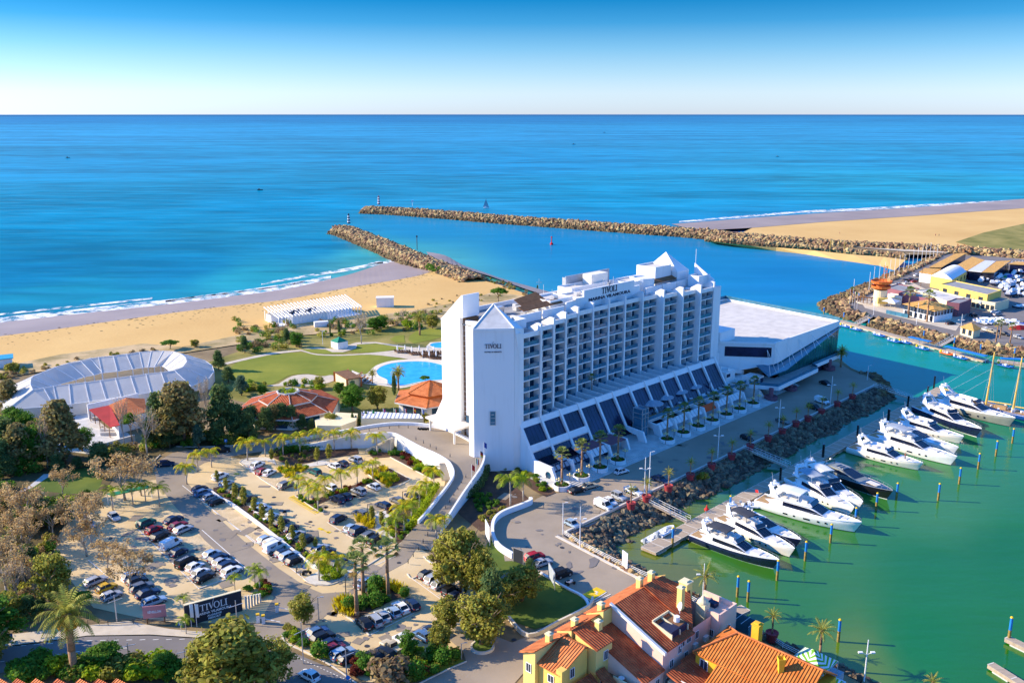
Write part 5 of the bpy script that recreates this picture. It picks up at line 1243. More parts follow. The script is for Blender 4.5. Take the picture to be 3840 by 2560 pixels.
carrow(TF,'on the crossroad behind the tall fan palms',(1325,1460),(1460,1390),[(1390,1423,'sedan','white')],gg)
gp='cars parked in the lower lot'
carrow(TG,'from the ramp in the row under the big trees',(1510,395),(1620,340),[(1567,368,'hatch','black'),(1637,408,'suv','silver'),(1690,458,'hatch','silver'),(1792,520,'jeep','black'),(1842,565,'hatch','navy')],gp)
carrow(TG,'along the clipped shrub island',(1040,745),(1140,840),[(990,818,'suv','black'),(1087,788,'mpv','silver'),(1162,748,'sedan','silver'),(1257,710,'hatch','pale_blue'),(1327,668,'sedan','white'),(1425,640,'wagon','navy')],gp,rev=True)
carrow(TG,'from the corner tree in the row above the bicycle lane',(480,930),(640,860),[(567,893,'hatch','blue'),(612,948,'suv','black'),(690,1000,'hatch','navy'),(722,1045,'hatch','burgundy'),(792,1090,'wagon','pale_blue'),(855,1135,'hatch','black')],gp)
carrow(TG,'behind the roundabout shrubs',(1480,890),(1590,960),[(1530,925,'hatch','blue'),(1360,985,'van','white'),(1245,1035,'pickup','beige'),(1188,1092,'suv','black'),(1078,1115,'hatch','black'),(1622,880,'hatch','navy')],gp,rev=True)
carrow(TG,'parked by the kerb of the main road',(390,1250),(585,1345),[(487,1293,'hatch','white')],gp,rev=True)
gq='cars on the hotel quay'
carrow(TH,'at the foot of the quay steps',(1050,450),(1160,420),[(990,478,'sedan','black'),(1105,438,'sedan','beige'),(1400,303,'hatch','white')],gq)
carrow(TH,'from the corner along the quay edge',(890,760),(1005,815),[(945,788,'hatch','pale_blue'),(1232,620,'van','white'),(1290,583,'hatch','white'),(1375,543,'jeep','silver'),(1507,490,'pickup','white'),(1750,376,'sedan','navy')],gq)
carrow(TH,'on the sweep of the quay lot',(520,1110),(670,1060),[(600,1090,'suv','red'),(668,1143,'sedan','silver'),(858,1242,'jeep','black')],gq)
carrow(TJ,'in the shade of the quay road',(920,560),(1050,610),[(982,585,'hatch','black'),(1312,430,'sedan','grey'),(1597,305,'mpv','black'),(1672,250,'van','white'),(1705,84,'sedan','black')],gq)
gd='cars on the shaded drive'
carrow(TA,'on the shaded drive by the wood',(1450,1360),(1590,1350),[(1520,1364,'wagon','navy'),(2040,1238,'suv','black')],gd)
ge='cars around the harbour sheds'
carrow(TU,'in the park behind the watchtower',(1020,450),(1120,440),[(1060,470,'wagon','white'),(1050,440,'sedan','black'),(1110,430,'sedan','navy'),(1140,452,'hatch','burgundy'),(1185,440,'hatch','navy'),(975,485,'sedan','silver'),(1240,412,'sedan','black'),(1170,385,'hatch','white')],ge)
carrow(TU,'on the shaded side of the cafe',(1500,915),(1600,905),[(1545,912,'sedan','black'),(1870,855,'hatch','navy'),(1800,825,'hatch','black'),(1905,735,'hatch','white'),(2060,815,'wagon','silver'),(2040,785,'sedan','white')],ge)
carrow(TU,'in the line by the harbour palms',(1900,985),(2000,1010),[(1935,985,'hatch','white'),(1990,1000,'hatch','beige'),(2140,1030,'sedan','black'),(2290,1065,'hatch','silver'),(2060,1010,'hatch','grey')],ge)
# lettering on the two liveried vans
for o in list(COL.objects):
 if o.get('label')=='white panel van, third from the van end of the strip by the lane':
  o['label']='white delivery van lettered on its side, parked against the median wall'
  for sg in(-1,1):
   b=MB();x=Matrix.Translation((-.9,sg*.95,1.05))@Matrix.Rotation(math.pi/2*1,4,'X')if sg<0 else Matrix.Translation((-.9,sg*.95,1.05))@Matrix.Rotation(math.pi,4,'Z')@Matrix.Rotation(math.pi/2,4,'X')
   addtext(b,'SIXT',.62,x,depth=.04);t_=b.build('lettering','ink');t_.parent=o
 if o.get('label')=='black panel van, sixth from the palm shelter in the row nearest the brown trees':
  o['label']='black panel van with pale roof lettering, parked in the tree-lined lot'
  b=MB();addtext(b,'TIVOLI',.8,Matrix.Translation((-.9,-.5,1.99)),depth=.03);t_=b.build('lettering','canvas_blue_grey');t_.parent=o

b=MB()
for a,c in STALL:
 d=(c-a).normalized();q=V3((-d.y,d.x,0))*.06;z=V3((0,0,.062));b.add([a+q+z,c+q+z,c-q+z,a-q+z],[(0,1,2,3)])
structure(b,'bay_markings','white_line')
# ================================================================== PALMS AND TREES IN PLACE
gq_='palms around the upper car park'
def palmrow(T,kind,group,items,desc,z=None):
 for k,it in enumerate(items):
  x,y,top=it[0],it[1],it[2];zz=it[3]if len(it)>3 else 0.
  h=height_px(T(x,y),T(x,top),zz)
  palm(kind if len(it)<5 else it[4],G(T(x,y),zz),max(2.5,h),f"{ {'queen': 'yellow-green feather palm', 'lime': 'green feather palm', 'fan': 'tall fan palm', 'potted': 'young date palm', 'canary': 'date palm'}[kind if len(it) < 5 else it[4]] }, {ORD[k]} {desc}",group)
palmrow(TF,'queen',gq_,[(315,310,95),(478,270,100),(642,265,58),(797,240,38),(958,190,12),(1112,218,15),(1270,205,15),(1507,252,40)],'from the wood in the line below the ramp')
palmrow(TF,'queen',gq_,[(785,640,440),(875,690,490),(965,770,530),(1028,640,440),(1180,590,380),(1322,525,340),(1465,480,292)],'from the yellow hatching on the palm island')
palmrow(TF,'queen',gq_,[(2030,580,365,0),(1962,655,480),(1895,755,520),(1822,850,650),(1755,965,680),(1680,1045,800,0,'lime'),(1603,1095,915),(2050,1040,810,.3),(2122,960,805,.9)],'down the outer bed beside the ramp')
palmrow(TF,'queen',gq_,[(972,1410,1140),(1145,1375,1155)],'on the pebble point at the crossroad')
palmrow(TF,'lime','palms by the entrance sign',[(382,1440,1265),(430,1500,1300),(200,1500,1355)],'beside the dark entrance sign')
palmrow(TE,'lime','palms by the entrance sign',[(1462,985,865),(1480,1180,1040)],'in front of the rose billboard side of the sign')
palmrow(TE,'lime','palms at the shelter',[(898,195,0),(1058,150,-20),(1158,125,-30),(1270,165,-15)],'at the green-roofed shelter')
palmrow(TA,'queen','palms at the lane junction',[(1718,1555,1355),(1818,1440,1240),(1945,1400,1215)],'at the junction by the shaded lane')
palmrow(TV,'lime','palms in the wood',[(680,1410,1190),(610,1450,1290),(485,1530,1280),(240,1560,1360)],'at the edge of the wood')
palmrow(TG,'fan','tall fan palms in the lower lot',[(930,755,225),(990,592,90),(1222,595,100)],'among the clipped shrubs of the lower lot')
palmrow(TH,'lime','palms under the ramp',[(376,635,330),(495,585,330)],'in the dark bed under the ramp')
palm('canary',G(TE(600,1510)),height_px(TE(600,1510),TE(565,920)),'big date palm with orange fruit below its crown, beside the main road')
for o in COL.objects:
 if o.get('label','').startswith('big date palm'):
  b=MB();r2=random.Random(3)
  for k in range(60):a=r2.random()*6.3;b.blob((math.cos(a)*(.5+.5*r2.random()),math.sin(a)*(.5+.5*r2.random()),5.7+.9*r2.random()),.2,0,.4,r2)
  q=b.build('fruit','date_fruit');q.parent=o
palmrow(TB,'canary','garden date palms',[(1505,432,238),(1070,880,755),(1310,940,735)],'in the hotel garden from the beach')
palm('canary',G(TK(668,185)),height_px(TK(668,185),TK(700,15)),'dark date palm on the tip of the hotel quay')
palm('fan',G(TC(1300,1170),ZP),5.5,'palm growing on the hotel podium terrace')
palmrow(TU,'fan','harbour fan palms',[(1075,855,545),(1280,900,585),(2040,1125,905),(2085,1080,890),(2195,1145,935),(445,690,530)],'along the harbour front from the cafe')
# planters with fan palms along the quay steps
def planter(p,lab_p,lab_t,top_h,k):
 t=thing('palm_planter',lab_p,'planter',p,'round white planters on the quay steps');b=MB();b.lathe([(2.2,0),(2.2,1.25),(1.95,1.25),(1.95,.95),(0,.95)],p,24,closed=False);b.build('tub','white_render',t)
 b=MB();b.lathe([(1.94,.96),(0,1.02)],p,20,closed=False);b.build('soil','mulch',t)
 r2=random.Random(k);c=MB()
 for q in range(5):a=q*1.3;leafcloud(c,(p.x+math.cos(a)*1.1,p.y+math.sin(a)*1.1,p.z+1.25),(.6,.6,.4),34,.16,r2)
 c.build('ground_cover','leaf_green',t)
 palm('fan',p+V3((0,0,.9)),top_h,lab_t,'fan palms in the white planters')
PL=[G(TH(850,468),.0),G(TH(1030,385),.0)]+[HS(s,15.8,0)for s in(13.7,21.1,43.4,51.2,58.8,66.3,74.0,81.5,89.5)]
for k,p in enumerate(PL):
 planter(p,f'round white planter with a fan palm, {ORD[k]} from the tower along the quay steps',f'fan palm in the {ORD[k]} white planter from the tower',9.0 if k<4 else 8.2,k)
 for d in(-3.3,3.1):
  q=p+V3((HH[0]*d*.62,HH[1]*d*.62,0))+V3((HN[0],HN[1],0))*.9
  l_=thing('globe_lamp',f"five-globe lamp on the {'tower' if d < 0 else 'sea'} side of the {ORD[k]} white planter",'street lamp',q,'globe lamps on the quay steps');b=MB();b.tube(q,q+V3((0,0,3.1)),.06,n=5);
  for j in range(4):a=j*1.57;b.tube(q+V3((0,0,2.9)),q+V3((math.cos(a)*.55,math.sin(a)*.55,3.1)),.04,n=4)
  b.build('post','iron',l_)
  for j in range(5):a=j*1.57;g_=MB();g_.blob(q+(V3((math.cos(a)*.55,math.sin(a)*.55,3.3))if j<4 else V3((0,0,3.6))),.26);g_.build('globe','globe',l_,smooth=True)
# red pots with young date palms along the quay edge
POT=[TH(1485,655),TH(1627,590),TH(1828,495),TJ(460,975),TJ(655,880),TJ(840,790),TJ(1010,702),TJ(1175,622),TJ(1305,560),TJ(1430,488),TJ(1540,440),TJ(1665,376),TJ(1810,306),TJ(1948,240),TX(2195,520)]
for k,q in enumerate(POT):
 p=G(q,0);t=thing('plant_pot',f'large dark red pot, {ORD[k]} along the quay edge from the footbridge corner' if k<14 else 'large dark red pot behind the waterfront houses','plant pot',p,'red pots on the quay edge')
 b=MB();b.lathe([(.85,0),(1.1,1.7),(1.0,1.7),(.9,1.5),(0,1.5)],p,18,closed=False);b.build('pot','pot_red',t);b=MB();b.lathe([(1.12,1.45),(1.16,1.5),(1.16,1.72),(1.0,1.72)],p,18,closed=False);b.build('rim','pot_red',t)
 palm('potted',p+V3((0,0,1.4)),4.6 if k<3 or k==14 else 4.4,f'young date palm in the {ORD[k]} red pot from the footbridge corner' if k<14 else 'young date palm in the pot behind the waterfront houses','date palms in red pots')
palm('potted',G(TI(1820,525)),height_px(TI(1820,525),TI(1830,215)),'date palm beside the white lamp mast at the first waterfront house','waterfront date palms')
palm('potted',G(TL(462,1330)),height_px(TL(462,1330),TL(475,1020)),'date palm on the waterfront by the green striped awning','waterfront date palms')
palm('potted',G(TL(1450,1720)),height_px(TL(1450,1720),TL(1450,1500)),'date palm at the lower end of the waterfront','waterfront date palms')
# woodland: kind, tile, foot, top, label
WOOD=[
 ('brownfir',TA,(590,1360),785,'tall brown-topped conifer standing before the red-roofed restaurant',1.15),('bare',TA,(1355,1292),905,'leafless pale tree at the corner of the shaded lane',1.),('bare',TA,(1145,1215),790,'thin leafless tree in front of the restaurant roof',.5),('pine',TA,(1215,1165),870,'small golden-green pine beside the restaurant',.6),
 ('brownfir',TA,(1690,1190),625,'massive brown-green conifer behind the shaded lane',1.35),('dark',TA,(1480,1150),720,'dark conifer between the restaurant and the massive conifer',1.0),('bare',TA,(1905,1050),610,'slender leafless poplar rising against the dark conifers',.45),('green',TA,(760,1250),1035,'bright green tree below the restaurant yard',1.3),
 ('dark',TA,(2050,1130),650,'dark conifer behind the leafless poplar',1.0),('dark',TA,(2190,1150),830,'dark conifer beside the octagonal roof',1.0),('bluefir',TA,(1830,1220),1010,'blue-green weeping tree over the lane wall',1.0),('dark',TA,(2290,1160),860,'dark conifer before the octagonal roof',.9),
 ('brownfir',TA,(100,880),600,'brown-topped conifer beside the left end of the marquee',1.3),('green',TA,(150,1080),850,'bright green broad tree below the marquee',1.4),('green',TA,(60,1130),930,'green tree at the edge of the wood near the marquee',1.3),('dark',TA,(60,1290),960,'dark conifer deep in the wood',1.3),('brownfir',TA,(190,1420),1000,'brown conifer beside the shaded path',1.2),('green',TA,(330,1400),1010,'yellow-green tree beside the woodland path',.9),('bare',TA,(440,1400),960,'leafless tree next to the tall brown conifer',.5),('dark',TA,(30,1470),1150,'dark conifer behind the woodland path',1.2),('dark',TA,(920,1400),1180,'low dark conifer beside the woodland lawn',1.5),('bluefir',TA,(920,1500),1310,'silvery blue conifer on the woodland lawn',1.1),('olive',TA,(1150,1300),1180,'olive shrub-like tree behind the lane corner',1.4),('dark',TA,(1560,1220),1050,'dark conifer above the lane wall',1.3),('dark',TA,(1990,1180),980,'low dark conifer over the lane wall',1.4),
 ('dark',TV,(120,560),330,'dark conifer closing the wood behind the lime trees',1.3),('green',TV,(240,600),380,'green tree at the upper edge of the wood',1.4),('dark',TV,(420,820),560,'dark tree beside the brown conifer in the wood',1.2),('dark',TV,(-30,760),480,'dark conifer cut by the edge of the photograph',1.4),('brownfir',TV,(330,720),470,'brown-green conifer in the middle of the wood',1.2),('green',TV,(200,960),760,'lime bushy tree over the woodland path',1.4),('dark',TV,(80,1010),800,'dark bushy tree at the end of the woodland path',1.4),('dark',TV,(560,960),800,'dark hedge-like tree at the lawn corner',1.6),('dark',TV,(760,930),820,'low dark tree behind the woodland lawn',1.8),('dark',TV,(1150,900),740,'dark tree below the yard wall',1.5),('olive',TV,(1230,860),720,'grey-green tree below the yard wall',1.4),('dark',TV,(1500,720),430,'dark conifer behind the pale leafless tree',1.1),('dark',TV,(1700,700),420,'dark conifer above the parking sign lane',1.2),('brownfir',TV,(1850,640),330,'brown conifer next to the massive one',1.1),('dark',TV,(150,1330),1180,'dark tree below the woodland path',1.6),('dark',TV,(400,1400),1230,'dark tree among the sycamore trunks',1.6),('green',TV,(850,1250),1140,'bright green bush tree beside the lawn',1.8),('dark',TV,(30,1440),1240,'dark tree under the edge sycamore',1.5),('dark',TV,(620,1340),1180,'dark tree behind the lime palms of the wood',1.4),
 ('dry',TE,(170,470),200,'brown sycamore among the dark trees at the lot edge',1.2),('dry',TE,(260,560),330,'brown-leaved tree on the shaded ground',1.1),('olive',TE,(330,760),560,'grey-green tree in the middle of the shaded ground',1.1),('dark',TE,(120,760),590,'dark tree below the brown sycamores',1.5),('dry',TE,(210,800),600,'faded brown tree beside the feathery tree',1.1),('dark',TE,(330,1000),900,'dark bush tree beside the feathery tree',1.8),('green',TE,(60,960),840,'green bush tree at the edge by the pavement',1.6),('bare',TE,(280,880),640,'leafless pale tree behind the feathery tree',0.8),('olive',TE,(540,930),840,'low grey-green tree before the silver estate car',1.6),('dry',TE,(20,720),450,'brown tree at the very edge of the picture',1.3),('dark',TE,(230,640),480,'dark tree in the shaded ground',1.6),('dry',TE,(420,420),180,'brown sycamore beside the dark hedge trees',1.1),
 ('green',TE,(-70,1330),900,'broad tree added above the bend of the main road to shade it',1.5),('dark',TE,(-230,1400),950,'dark tree added beside the bend of the main road to shade it',1.5),('green',TE,(-420,1380),880,'tall unseen tree added farther along to shade the main road',1.5),('olive',TE,(-120,1440),1120,'grey-green tree added beside the main road for its shade',1.4),  # roadside trees added at and beyond the view's edge to shade the road
 ('dry',TA,(1150,1700),1330,'wide brown tree behind the palm shelter',1.5),('dry',TA,(1300,1660),1360,'second brown tree behind the palm shelter',1.2),('dry',TA,(570,1700),1440,'brown sycamore at the edge of the woodland lawn',1.0),('dry',TV,(310,1540),1140,'brown sycamore with a pale trunk in the wood',1.1),('dry',TV,(110,1500),1160,'brown sycamore at the edge of the photograph beside the wood',1.2),('dry',TV,(900,1560),1230,'large brown sycamore overhanging the lot',1.3),('dry',TE,(740,480),130,'largest brown sycamore of the tree-lined lot',1.05),('dry',TE,(690,560),330,'brown sycamore below the largest one',1.3),('dry',TE,(1030,850),520,'brown sycamore standing over the grey and navy cars',1.25),('dry',TE,(850,690),450,'brown sycamore at the bend of the lot',1.1),
 ('dry',TE,(90,560),290,'brown sycamore in the shade of the wood',1.3),('dry',TE,(60,880),570,'grey-brown tree at the foot of the wood',1.4),('olive',TE,(440,960),530,'feathery grey-green tree on the shaded ground',.9),('pine',TE,(650,1010),830,'round bright green pine beside the big date palm',1.1),('bare',TE,(150,960),640,'leafless grey tree at the lot edge',.9),('olive',TE,(60,1090),850,'grey-green tree by the pavement',1.2),('dark',TE,(240,1060),880,'low dark tree by the pavement',1.3),('dark',TE,(170,380),180,'dark tree behind the row of palms',1.4),('dark',TE,(350,330),110,'dark tree in the hedge behind the sycamores',1.4),('dark',TE,(500,300),120,'dark tree behind the lime palms',1.3),('dark',TE,(30,330),110,'dark tree at the far edge of the wood',1.4),
 ('olivefir',TE,(1860,1700),1105,'large feathery olive-green tree in the foreground',1.7),('olivefir',TE,(2040,1660),1230,'olive-green tree beside the large foreground tree',1.2),('olivefir',TE,(1610,1640),1240,'spreading lower part of the foreground olive grove',1.2),('olive',TG,(180,1372),980,'grey-green tree beside the main road',1.3),('green',TE,(1330,1500),1330,'dark green bushy tree above the lower hedge',1.5),('pine',TE,(830,1450),1250,'flat-topped lime pine over the lower hedge',1.5),
 ('olive',TG,(435,830),555,'small olive-green tree at the corner of the lower lot',1.15),('olive',TG,(1870,545),-70,'tall broad evergreen beside the ramp',.95),('olive',TG,(1760,480),60,'second evergreen lobe beside the ramp',1.1),('olive',TG,(2070,640),130,'grey feathery tree behind the tall evergreen',.7),('cypress',TG,(1925,545),240,'ivy-clad trunk under the tall evergreen',.7),('olive',TG,(2060,1030),540,'broad evergreen over the roundabout',1.25),('olive',TG,(1760,900),590,'broad evergreen overhanging the parked cars',1.3),('olive',TG,(1700,1090),800,'low spreading evergreen by the shrub border',1.0),('dark',TG,(2170,850),340,'bright spire of a young conifer on the bank',.8),('green',TG,(2060,1020),850,'spiky green growth in the round bed',1.0),('olive',TH,(480,1500),1180,'pale bushy tree on the grass bank',1.5),('olive',TH,(330,1568),1300,'grey bushy tree on the lower grass bank',1.4),('dark',TH,(560,1280),1120,'dark leaning tree beside the silver classic car',1.2),('olive',TH,(110,1240),1000,'grey shrub-like tree below the ramp bank',1.2),('olive',TH,(160,800),745,'small grey tree at the top of the dark bed',1.0),
 ('dshrub',TG,(1230,1372),1130,'wide brown twiggy bush in the lower border',1.2),('green',TG,(1400,1140),900,'bright green tree over the van roof',1.0),('bare',TG,(1080,1170),1050,'small leafless tree at the end of the lower lot',1.0),
 ('pine',TB,(2230,140),-20,'green pine on the dunes behind the tower',1.2),('bare',TB,(968,510),240,'leafless spreading tree on the hotel lawn',1.0),('cypress',TB,(765,430),290,'dark cypress beside the white beach pavilion',1.0),('cypress',TB,(683,445),310,'thin cypress beside the beach pavilion',.6),('green',TB,(370,540),410,'bushy green tree at the garden edge',1.3),('green',TB,(1150,380),250,'dark green tree behind the leafless tree',1.5),('green',TB,(1080,390),270,'green tree behind the hotel lawn',1.5),('olive',TB,(1620,370),240,'olive tree beside the garden date palm',1.5),('yshrub',TB,(1390,370),285,'lime bush beside the garden date palm',1.0),('bare',TB,(1350,300),205,'pale leafless bush on the dune',1.4),('dark',TB,(285,510),370,'dark conifer at the garden edge',.8),
 ('green',TB,(890,1130),880,'glossy dark green tree behind the flagpoles',1.3),('olive',TB,(1120,1110),890,'olive-green tree between the two tiled roofs',1.2),('cypress',TB,(1270,980),780,'golden cypress by the pool',1.1),('pine',TB,(1550,880),795,'flat green pine by the pool',1.3),('green',TB,(770,980),860,'green tree behind the brown-roofed hut',1.3),('bluefir',TB,(890,960),850,'blue-green conifer beside the brown-roofed hut',1.1),('olive',TB,(580,920),810,'grey-green bush tree by the court',1.3),('yshrub',TB,(590,930),860,'yellow bush by the court',1.2),('olive',TB,(690,1290),1145,'feathery bush in front of the octagonal roof',1.3),('dark',TB,(240,1290),1060,'dark conifer in front of the octagonal roof',1.2),('dark',TB,(100,1320),1100,'dark conifer over the shaded lane',1.2),('dark',TB,(430,1300),1160,'dark conifer at the ramp wall',1.1),('dark',TB,(330,1290),1080,'dark conifer in the middle of the lane hedge',1.1),('dark',TB,(-30,1290),1080,'dark conifer at the start of the lane hedge',1.2),('dark',TB,(510,1310),1200,'short dark conifer at the end of the lane hedge',1.2),('brownfir',TB,(180,1300),1070,'brown conifer within the lane hedge',1.2),
 ('dark',TA,(2010,510),330,'dark conifer beside the rounded end of the marquee',1.0),('dark',TA,(2100,620),480,'dark spreading conifer on the edge of the lawn',1.4),('green',TA,(1550,690),610,'dark green tree in front of the marquee',2.0),('bluefir',TA,(2220,740),560,'blue-green conifer behind the octagonal roof',1.2),('dark',TA,(1800,610),510,'small dark spruce before the marquee',1.0),('green',TA,(1720,600),540,'leafy green tree before the marquee',1.6),('dark',TA,(2250,350),200,'dark conifer near the dune',1.0),('pine',TA,(1560,320),225,'green pine on the dune above the marquee',2.0),('olive',TA,(1790,300),225,'grey-green bush on the dune above the marquee',1.6),('cypress',TA,(1280,735),675,'small brown conical tree behind the restaurant roof',1.4),('green',TB,(60,980),890,'dark green bush at the lawn corner',1.6),('oshrub',TA,(110,520),430,'grassy reed clump beside the blue hut',1.2),('dark',TC,(872,345),312,'slim cypress on the channel shore',.7)]
for kind,T,(fx,fy),ty,lab,wide in WOOD:
 h=height_px(T(fx,fy),T(fx,ty));h=max(1.2,min(h,19));plant(kind,G(T(fx,fy)),h,lab,None,wide)
# cypresses by the flagpoles
for k,(x,y,ty)in enumerate([(850,1290,1205),(890,1285,1140),(922,1282,1165),(950,1280,1170),(1015,1270,1125),(1245,1245,1155),(1380,1235,1165),(1550,1245,1140)]):plant('cypress' if k<5 else 'olive',G(TB(x,y)),height_px(TB(x,y),TB(x,ty)),f'{"dark cypress" if k < 5 else "feathery bush"}, {ORD[k]} along the flagpole wall','shrubs along the flagpole wall',1.2)
# saplings on the median and in the pebble garden
for k,(x,y,ty)in enumerate([(38,520,390),(122,610,455),(205,690,505),(285,750,540),(378,810,630),(455,885,695),(540,935,750),(635,1000,805),(732,1060,890),(830,1150,965),(942,1150,1010),(1022,1250,1090)]):plant('slim',G(TF(x,y)),height_px(TF(x,y),TF(x,ty)),f'slim olive sapling, {ORD[k]} from the garden end of the median','saplings on the median',1.25)
for k,(x,y,ty)in enumerate([(540,330,190),(955,345,180),(1065,330,145),(680,400,300),(1460,880,715),(1550,950,765),(760,400,330)]):plant('slim',G(TF(x,y)),height_px(TF(x,y),TF(x,ty)),f'olive sapling, {ORD[k]} in the pebble beds of the upper car park','saplings in the pebble beds',1.3)
# clipped shrubs and borders
for k,(x,y,d)in enumerate([(1098,510,2.9),(862,680,2.4),(990,670,2.4),(1105,660,2.9),(1080,575,2.2),(1365,575,1.9),(1605,1110,1.6),(1720,1190,2.9),(1650,1080,2.0),(1830,1150,2.0),(585,1130,2.8),(965,1180,2.0),(1030,1200,1.8),(1460,1330,3.2),(1000,1260,2.6)]):plant('ball',G(TG(x,y)),d,f'clipped round shrub, {ORD[k]} in the lower lot borders','clipped shrubs in the lower lot')
for k,(x,y)in enumerate([(770,650),(810,620),(780,700),(850,730),(1260,500),(1320,520),(1190,490),(1100,470)]):plant('ytuft',G(TG(x,y)),1.5,f'golden ornamental grass, {ORD[k]} round the fan palm island','grasses round the fan palm island',1.3)
bordr=random.Random(21)
MASS=MB();ML=['leaf_green','leaf_olive','leaf_lime','leaf_brown','leaf_red','leaf_yellow']
def border(T,pts,n,kinds,hs,label,group,z=0.,mass=False):
 P=[G(T(*p),z)for p in pts];tri=tessellate_polygon([[V3((p.x,p.y,0))for p in P]]);ar=[abs((P[b]-P[a]).cross(P[c]-P[a]).z)for a,b,c in tri];tot=sum(ar)
 for k in range(n):
  r=bordr.random()*tot;i=0
  while r>ar[i]and i<len(ar)-1:r-=ar[i];i+=1
  a,b,c=tri[i];u,v=bordr.random(),bordr.random();u,v=(u,v)if u+v<1 else(1-u,1-v);p=P[a]+(P[b]-P[a])*u+(P[c]-P[a])*v
  kd=kinds[bordr.randrange(len(kinds))];h=hs*(.7+.6*bordr.random())
  if mass:
   mi={'shrub':0,'ball':0,'oshrub':1,'yshrub':2,'ltuft':2,'dshrub':3,'rshrub':4,'ytuft':5}[kd]
   for j in range(3):leafcloud(MASS,(p.x+bordr.gauss(0,h*.22),p.y+bordr.gauss(0,h*.22),p.z+h*.45),(h*.42,h*.42,h*.48),46,.1+h*.05,bordr,mi)
   continue
  plant(kd,p,h,label.replace('shrub',{'ytuft':'gold tufted grass','ltuft':'lime tufted grass','rshrub':'dark red shrub','yshrub':'lime shrub','oshrub':'grey-green shrub','dshrub':'brown shrub','ball':'round clipped shrub','shrub':'green shrub'}.get(kd,'shrub')),group,1.15)
border(TF,[(570,365),(680,470),(790,420),(870,385),(850,345),(760,370),(640,390)],26,['ytuft','ytuft','yshrub'],1.0,'shrub in the gold bed beside the pebble garden','plants of the gold bed')
border(TF,[(500,240),(650,200),(1000,190),(900,320),(700,330),(560,290)],34,['shrub','dshrub','oshrub','shrub'],.9,'shrub in the garden bed below the ramp','plants below the ramp',mass=True)
border(TF,[(1400,400),(1560,370),(1700,500),(1610,550),(1520,500)],24,['ytuft','yshrub','ltuft'],1.2,'shrub in the bright island of the upper car park','plants of the bright island')
border(TF,[(1640,250),(1760,230),(2090,440),(2080,500),(1990,470),(1820,370)],30,['shrub','yshrub','ltuft','rshrub'],1.3,'shrub in the bed inside the ramp curve','plants inside the ramp curve')
border(TF,[(1420,220),(1620,190),(1700,200),(1640,270),(1450,265)],18,['shrub','oshrub'],.9,'shrub at the foot of the ramp stair','plants at the ramp stair',mass=True)
border(TF,[(1345,850),(1430,830),(1480,940),(1400,900)],12,['ytuft'],1.3,'shrub beside the navy people carrier','grasses beside the people carrier')
border(TF,[(1560,760),(1760,720),(1800,960),(1700,1080),(1620,1000)],26,['rshrub','dshrub','yshrub','shrub'],.9,'shrub in the brown bed below the ramp','plants of the brown bed',mass=True)
border(TF,[(1960,560),(2060,540),(1830,900),(1790,940),(1850,780)],30,['yshrub','ltuft','shrub'],1.2,'shrub in the hedge against the ramp wall','hedge plants against the ramp wall')
border(TF,[(750,640),(780,625),(1010,760),(980,785)],16,['shrub','yshrub'],.7,'shrub at the foot of the palm island','plants of the palm island',mass=True)
border(TF,[(920,690),(1080,610),(1300,540),(1500,480),(1480,500),(1180,610)],24,['rshrub','ltuft','shrub'],.9,'shrub along the back of the palm island','plants behind the palm island',mass=True)
border(TF,[(20,580),(60,570),(420,830),(680,1020),(880,1190),(860,1210),(600,1010),(300,770)],46,['yshrub','shrub','oshrub','ltuft'],.8,'shrub on the median strip','plants of the median strip',mass=True)
border(TF,[(960,1270),(1100,1240),(1180,1380),(1020,1430),(980,1350)],20,['shrub','ltuft','yshrub'],1.3,'shrub on the pebble point at the crossroad','plants of the pebble point')
border(TF,[(300,1500),(500,1420),(520,1560),(380,1600)],20,['shrub','yshrub','rshrub'],1.2,'shrub in the round bed behind the sign','plants behind the sign')
border(TE,[(100,1480),(420,1400),(640,1430),(1000,1420),(1200,1440),(1500,1440),(1500,1560),(1000,1550),(500,1540),(100,1560)],60,['shrub','shrub','yshrub','oshrub'],2.6,'shrub in the lower hedge below the main road','plants of the lower hedge')
border(TG,[(260,880),(420,880),(460,960),(700,1100),(740,1180),(560,1100),(300,980)],22,['yshrub','shrub','oshrub'],1.3,'shrub in the border above the bicycle lane','plants above the bicycle lane')
border(TG,[(740,1190),(900,1160),(960,1230),(1320,1180),(1500,1050),(1900,1100),(1880,1170),(1500,1372),(1000,1372),(850,1290)],40,['shrub','oshrub','yshrub','rshrub'],1.5,'shrub in the corner garden by the roundabout','plants of the corner garden')
border(TG,[(860,620),(1000,600),(1240,520),(1260,600),(1180,640),(960,740)],16,['shrub','yshrub','oshrub'],.9,'shrub under the tall fan palms','plants under the fan palms')
border(TH,[(30,560),(130,500),(240,570),(280,620),(120,700),(60,640)],34,['ball'],.9,'shrub in the dark bed under the ramp','ball shrubs under the ramp',mass=True)
border(TH,[(100,740),(270,640),(370,660),(210,780),(120,800)],26,['oshrub'],.7,'shrub at the sweep of the white wall','plants at the sweep of the wall',mass=True)
border(TH,[(210,260),(310,210),(430,230),(620,370),(760,500),(690,515),(560,400),(440,340)],40,['shrub','yshrub','oshrub'],1.1,'shrub in the raised bed beside the stairway','plants of the raised bed')
border(TB,[(-200,470),(60,420),(300,400),(450,450),(420,540),(100,590),(-200,600)],44,['oshrub','shrub','dshrub'],2.3,'shrub in the garden thicket by the beach','plants of the garden thicket',mass=True)
border(TB,[(560,400),(900,340),(1300,310),(1680,260),(1700,340),(1400,400),(900,440),(600,470)],46,['oshrub','shrub','dshrub','yshrub'],1.9,'shrub behind the hotel lawn','plants behind the lawn',mass=True)
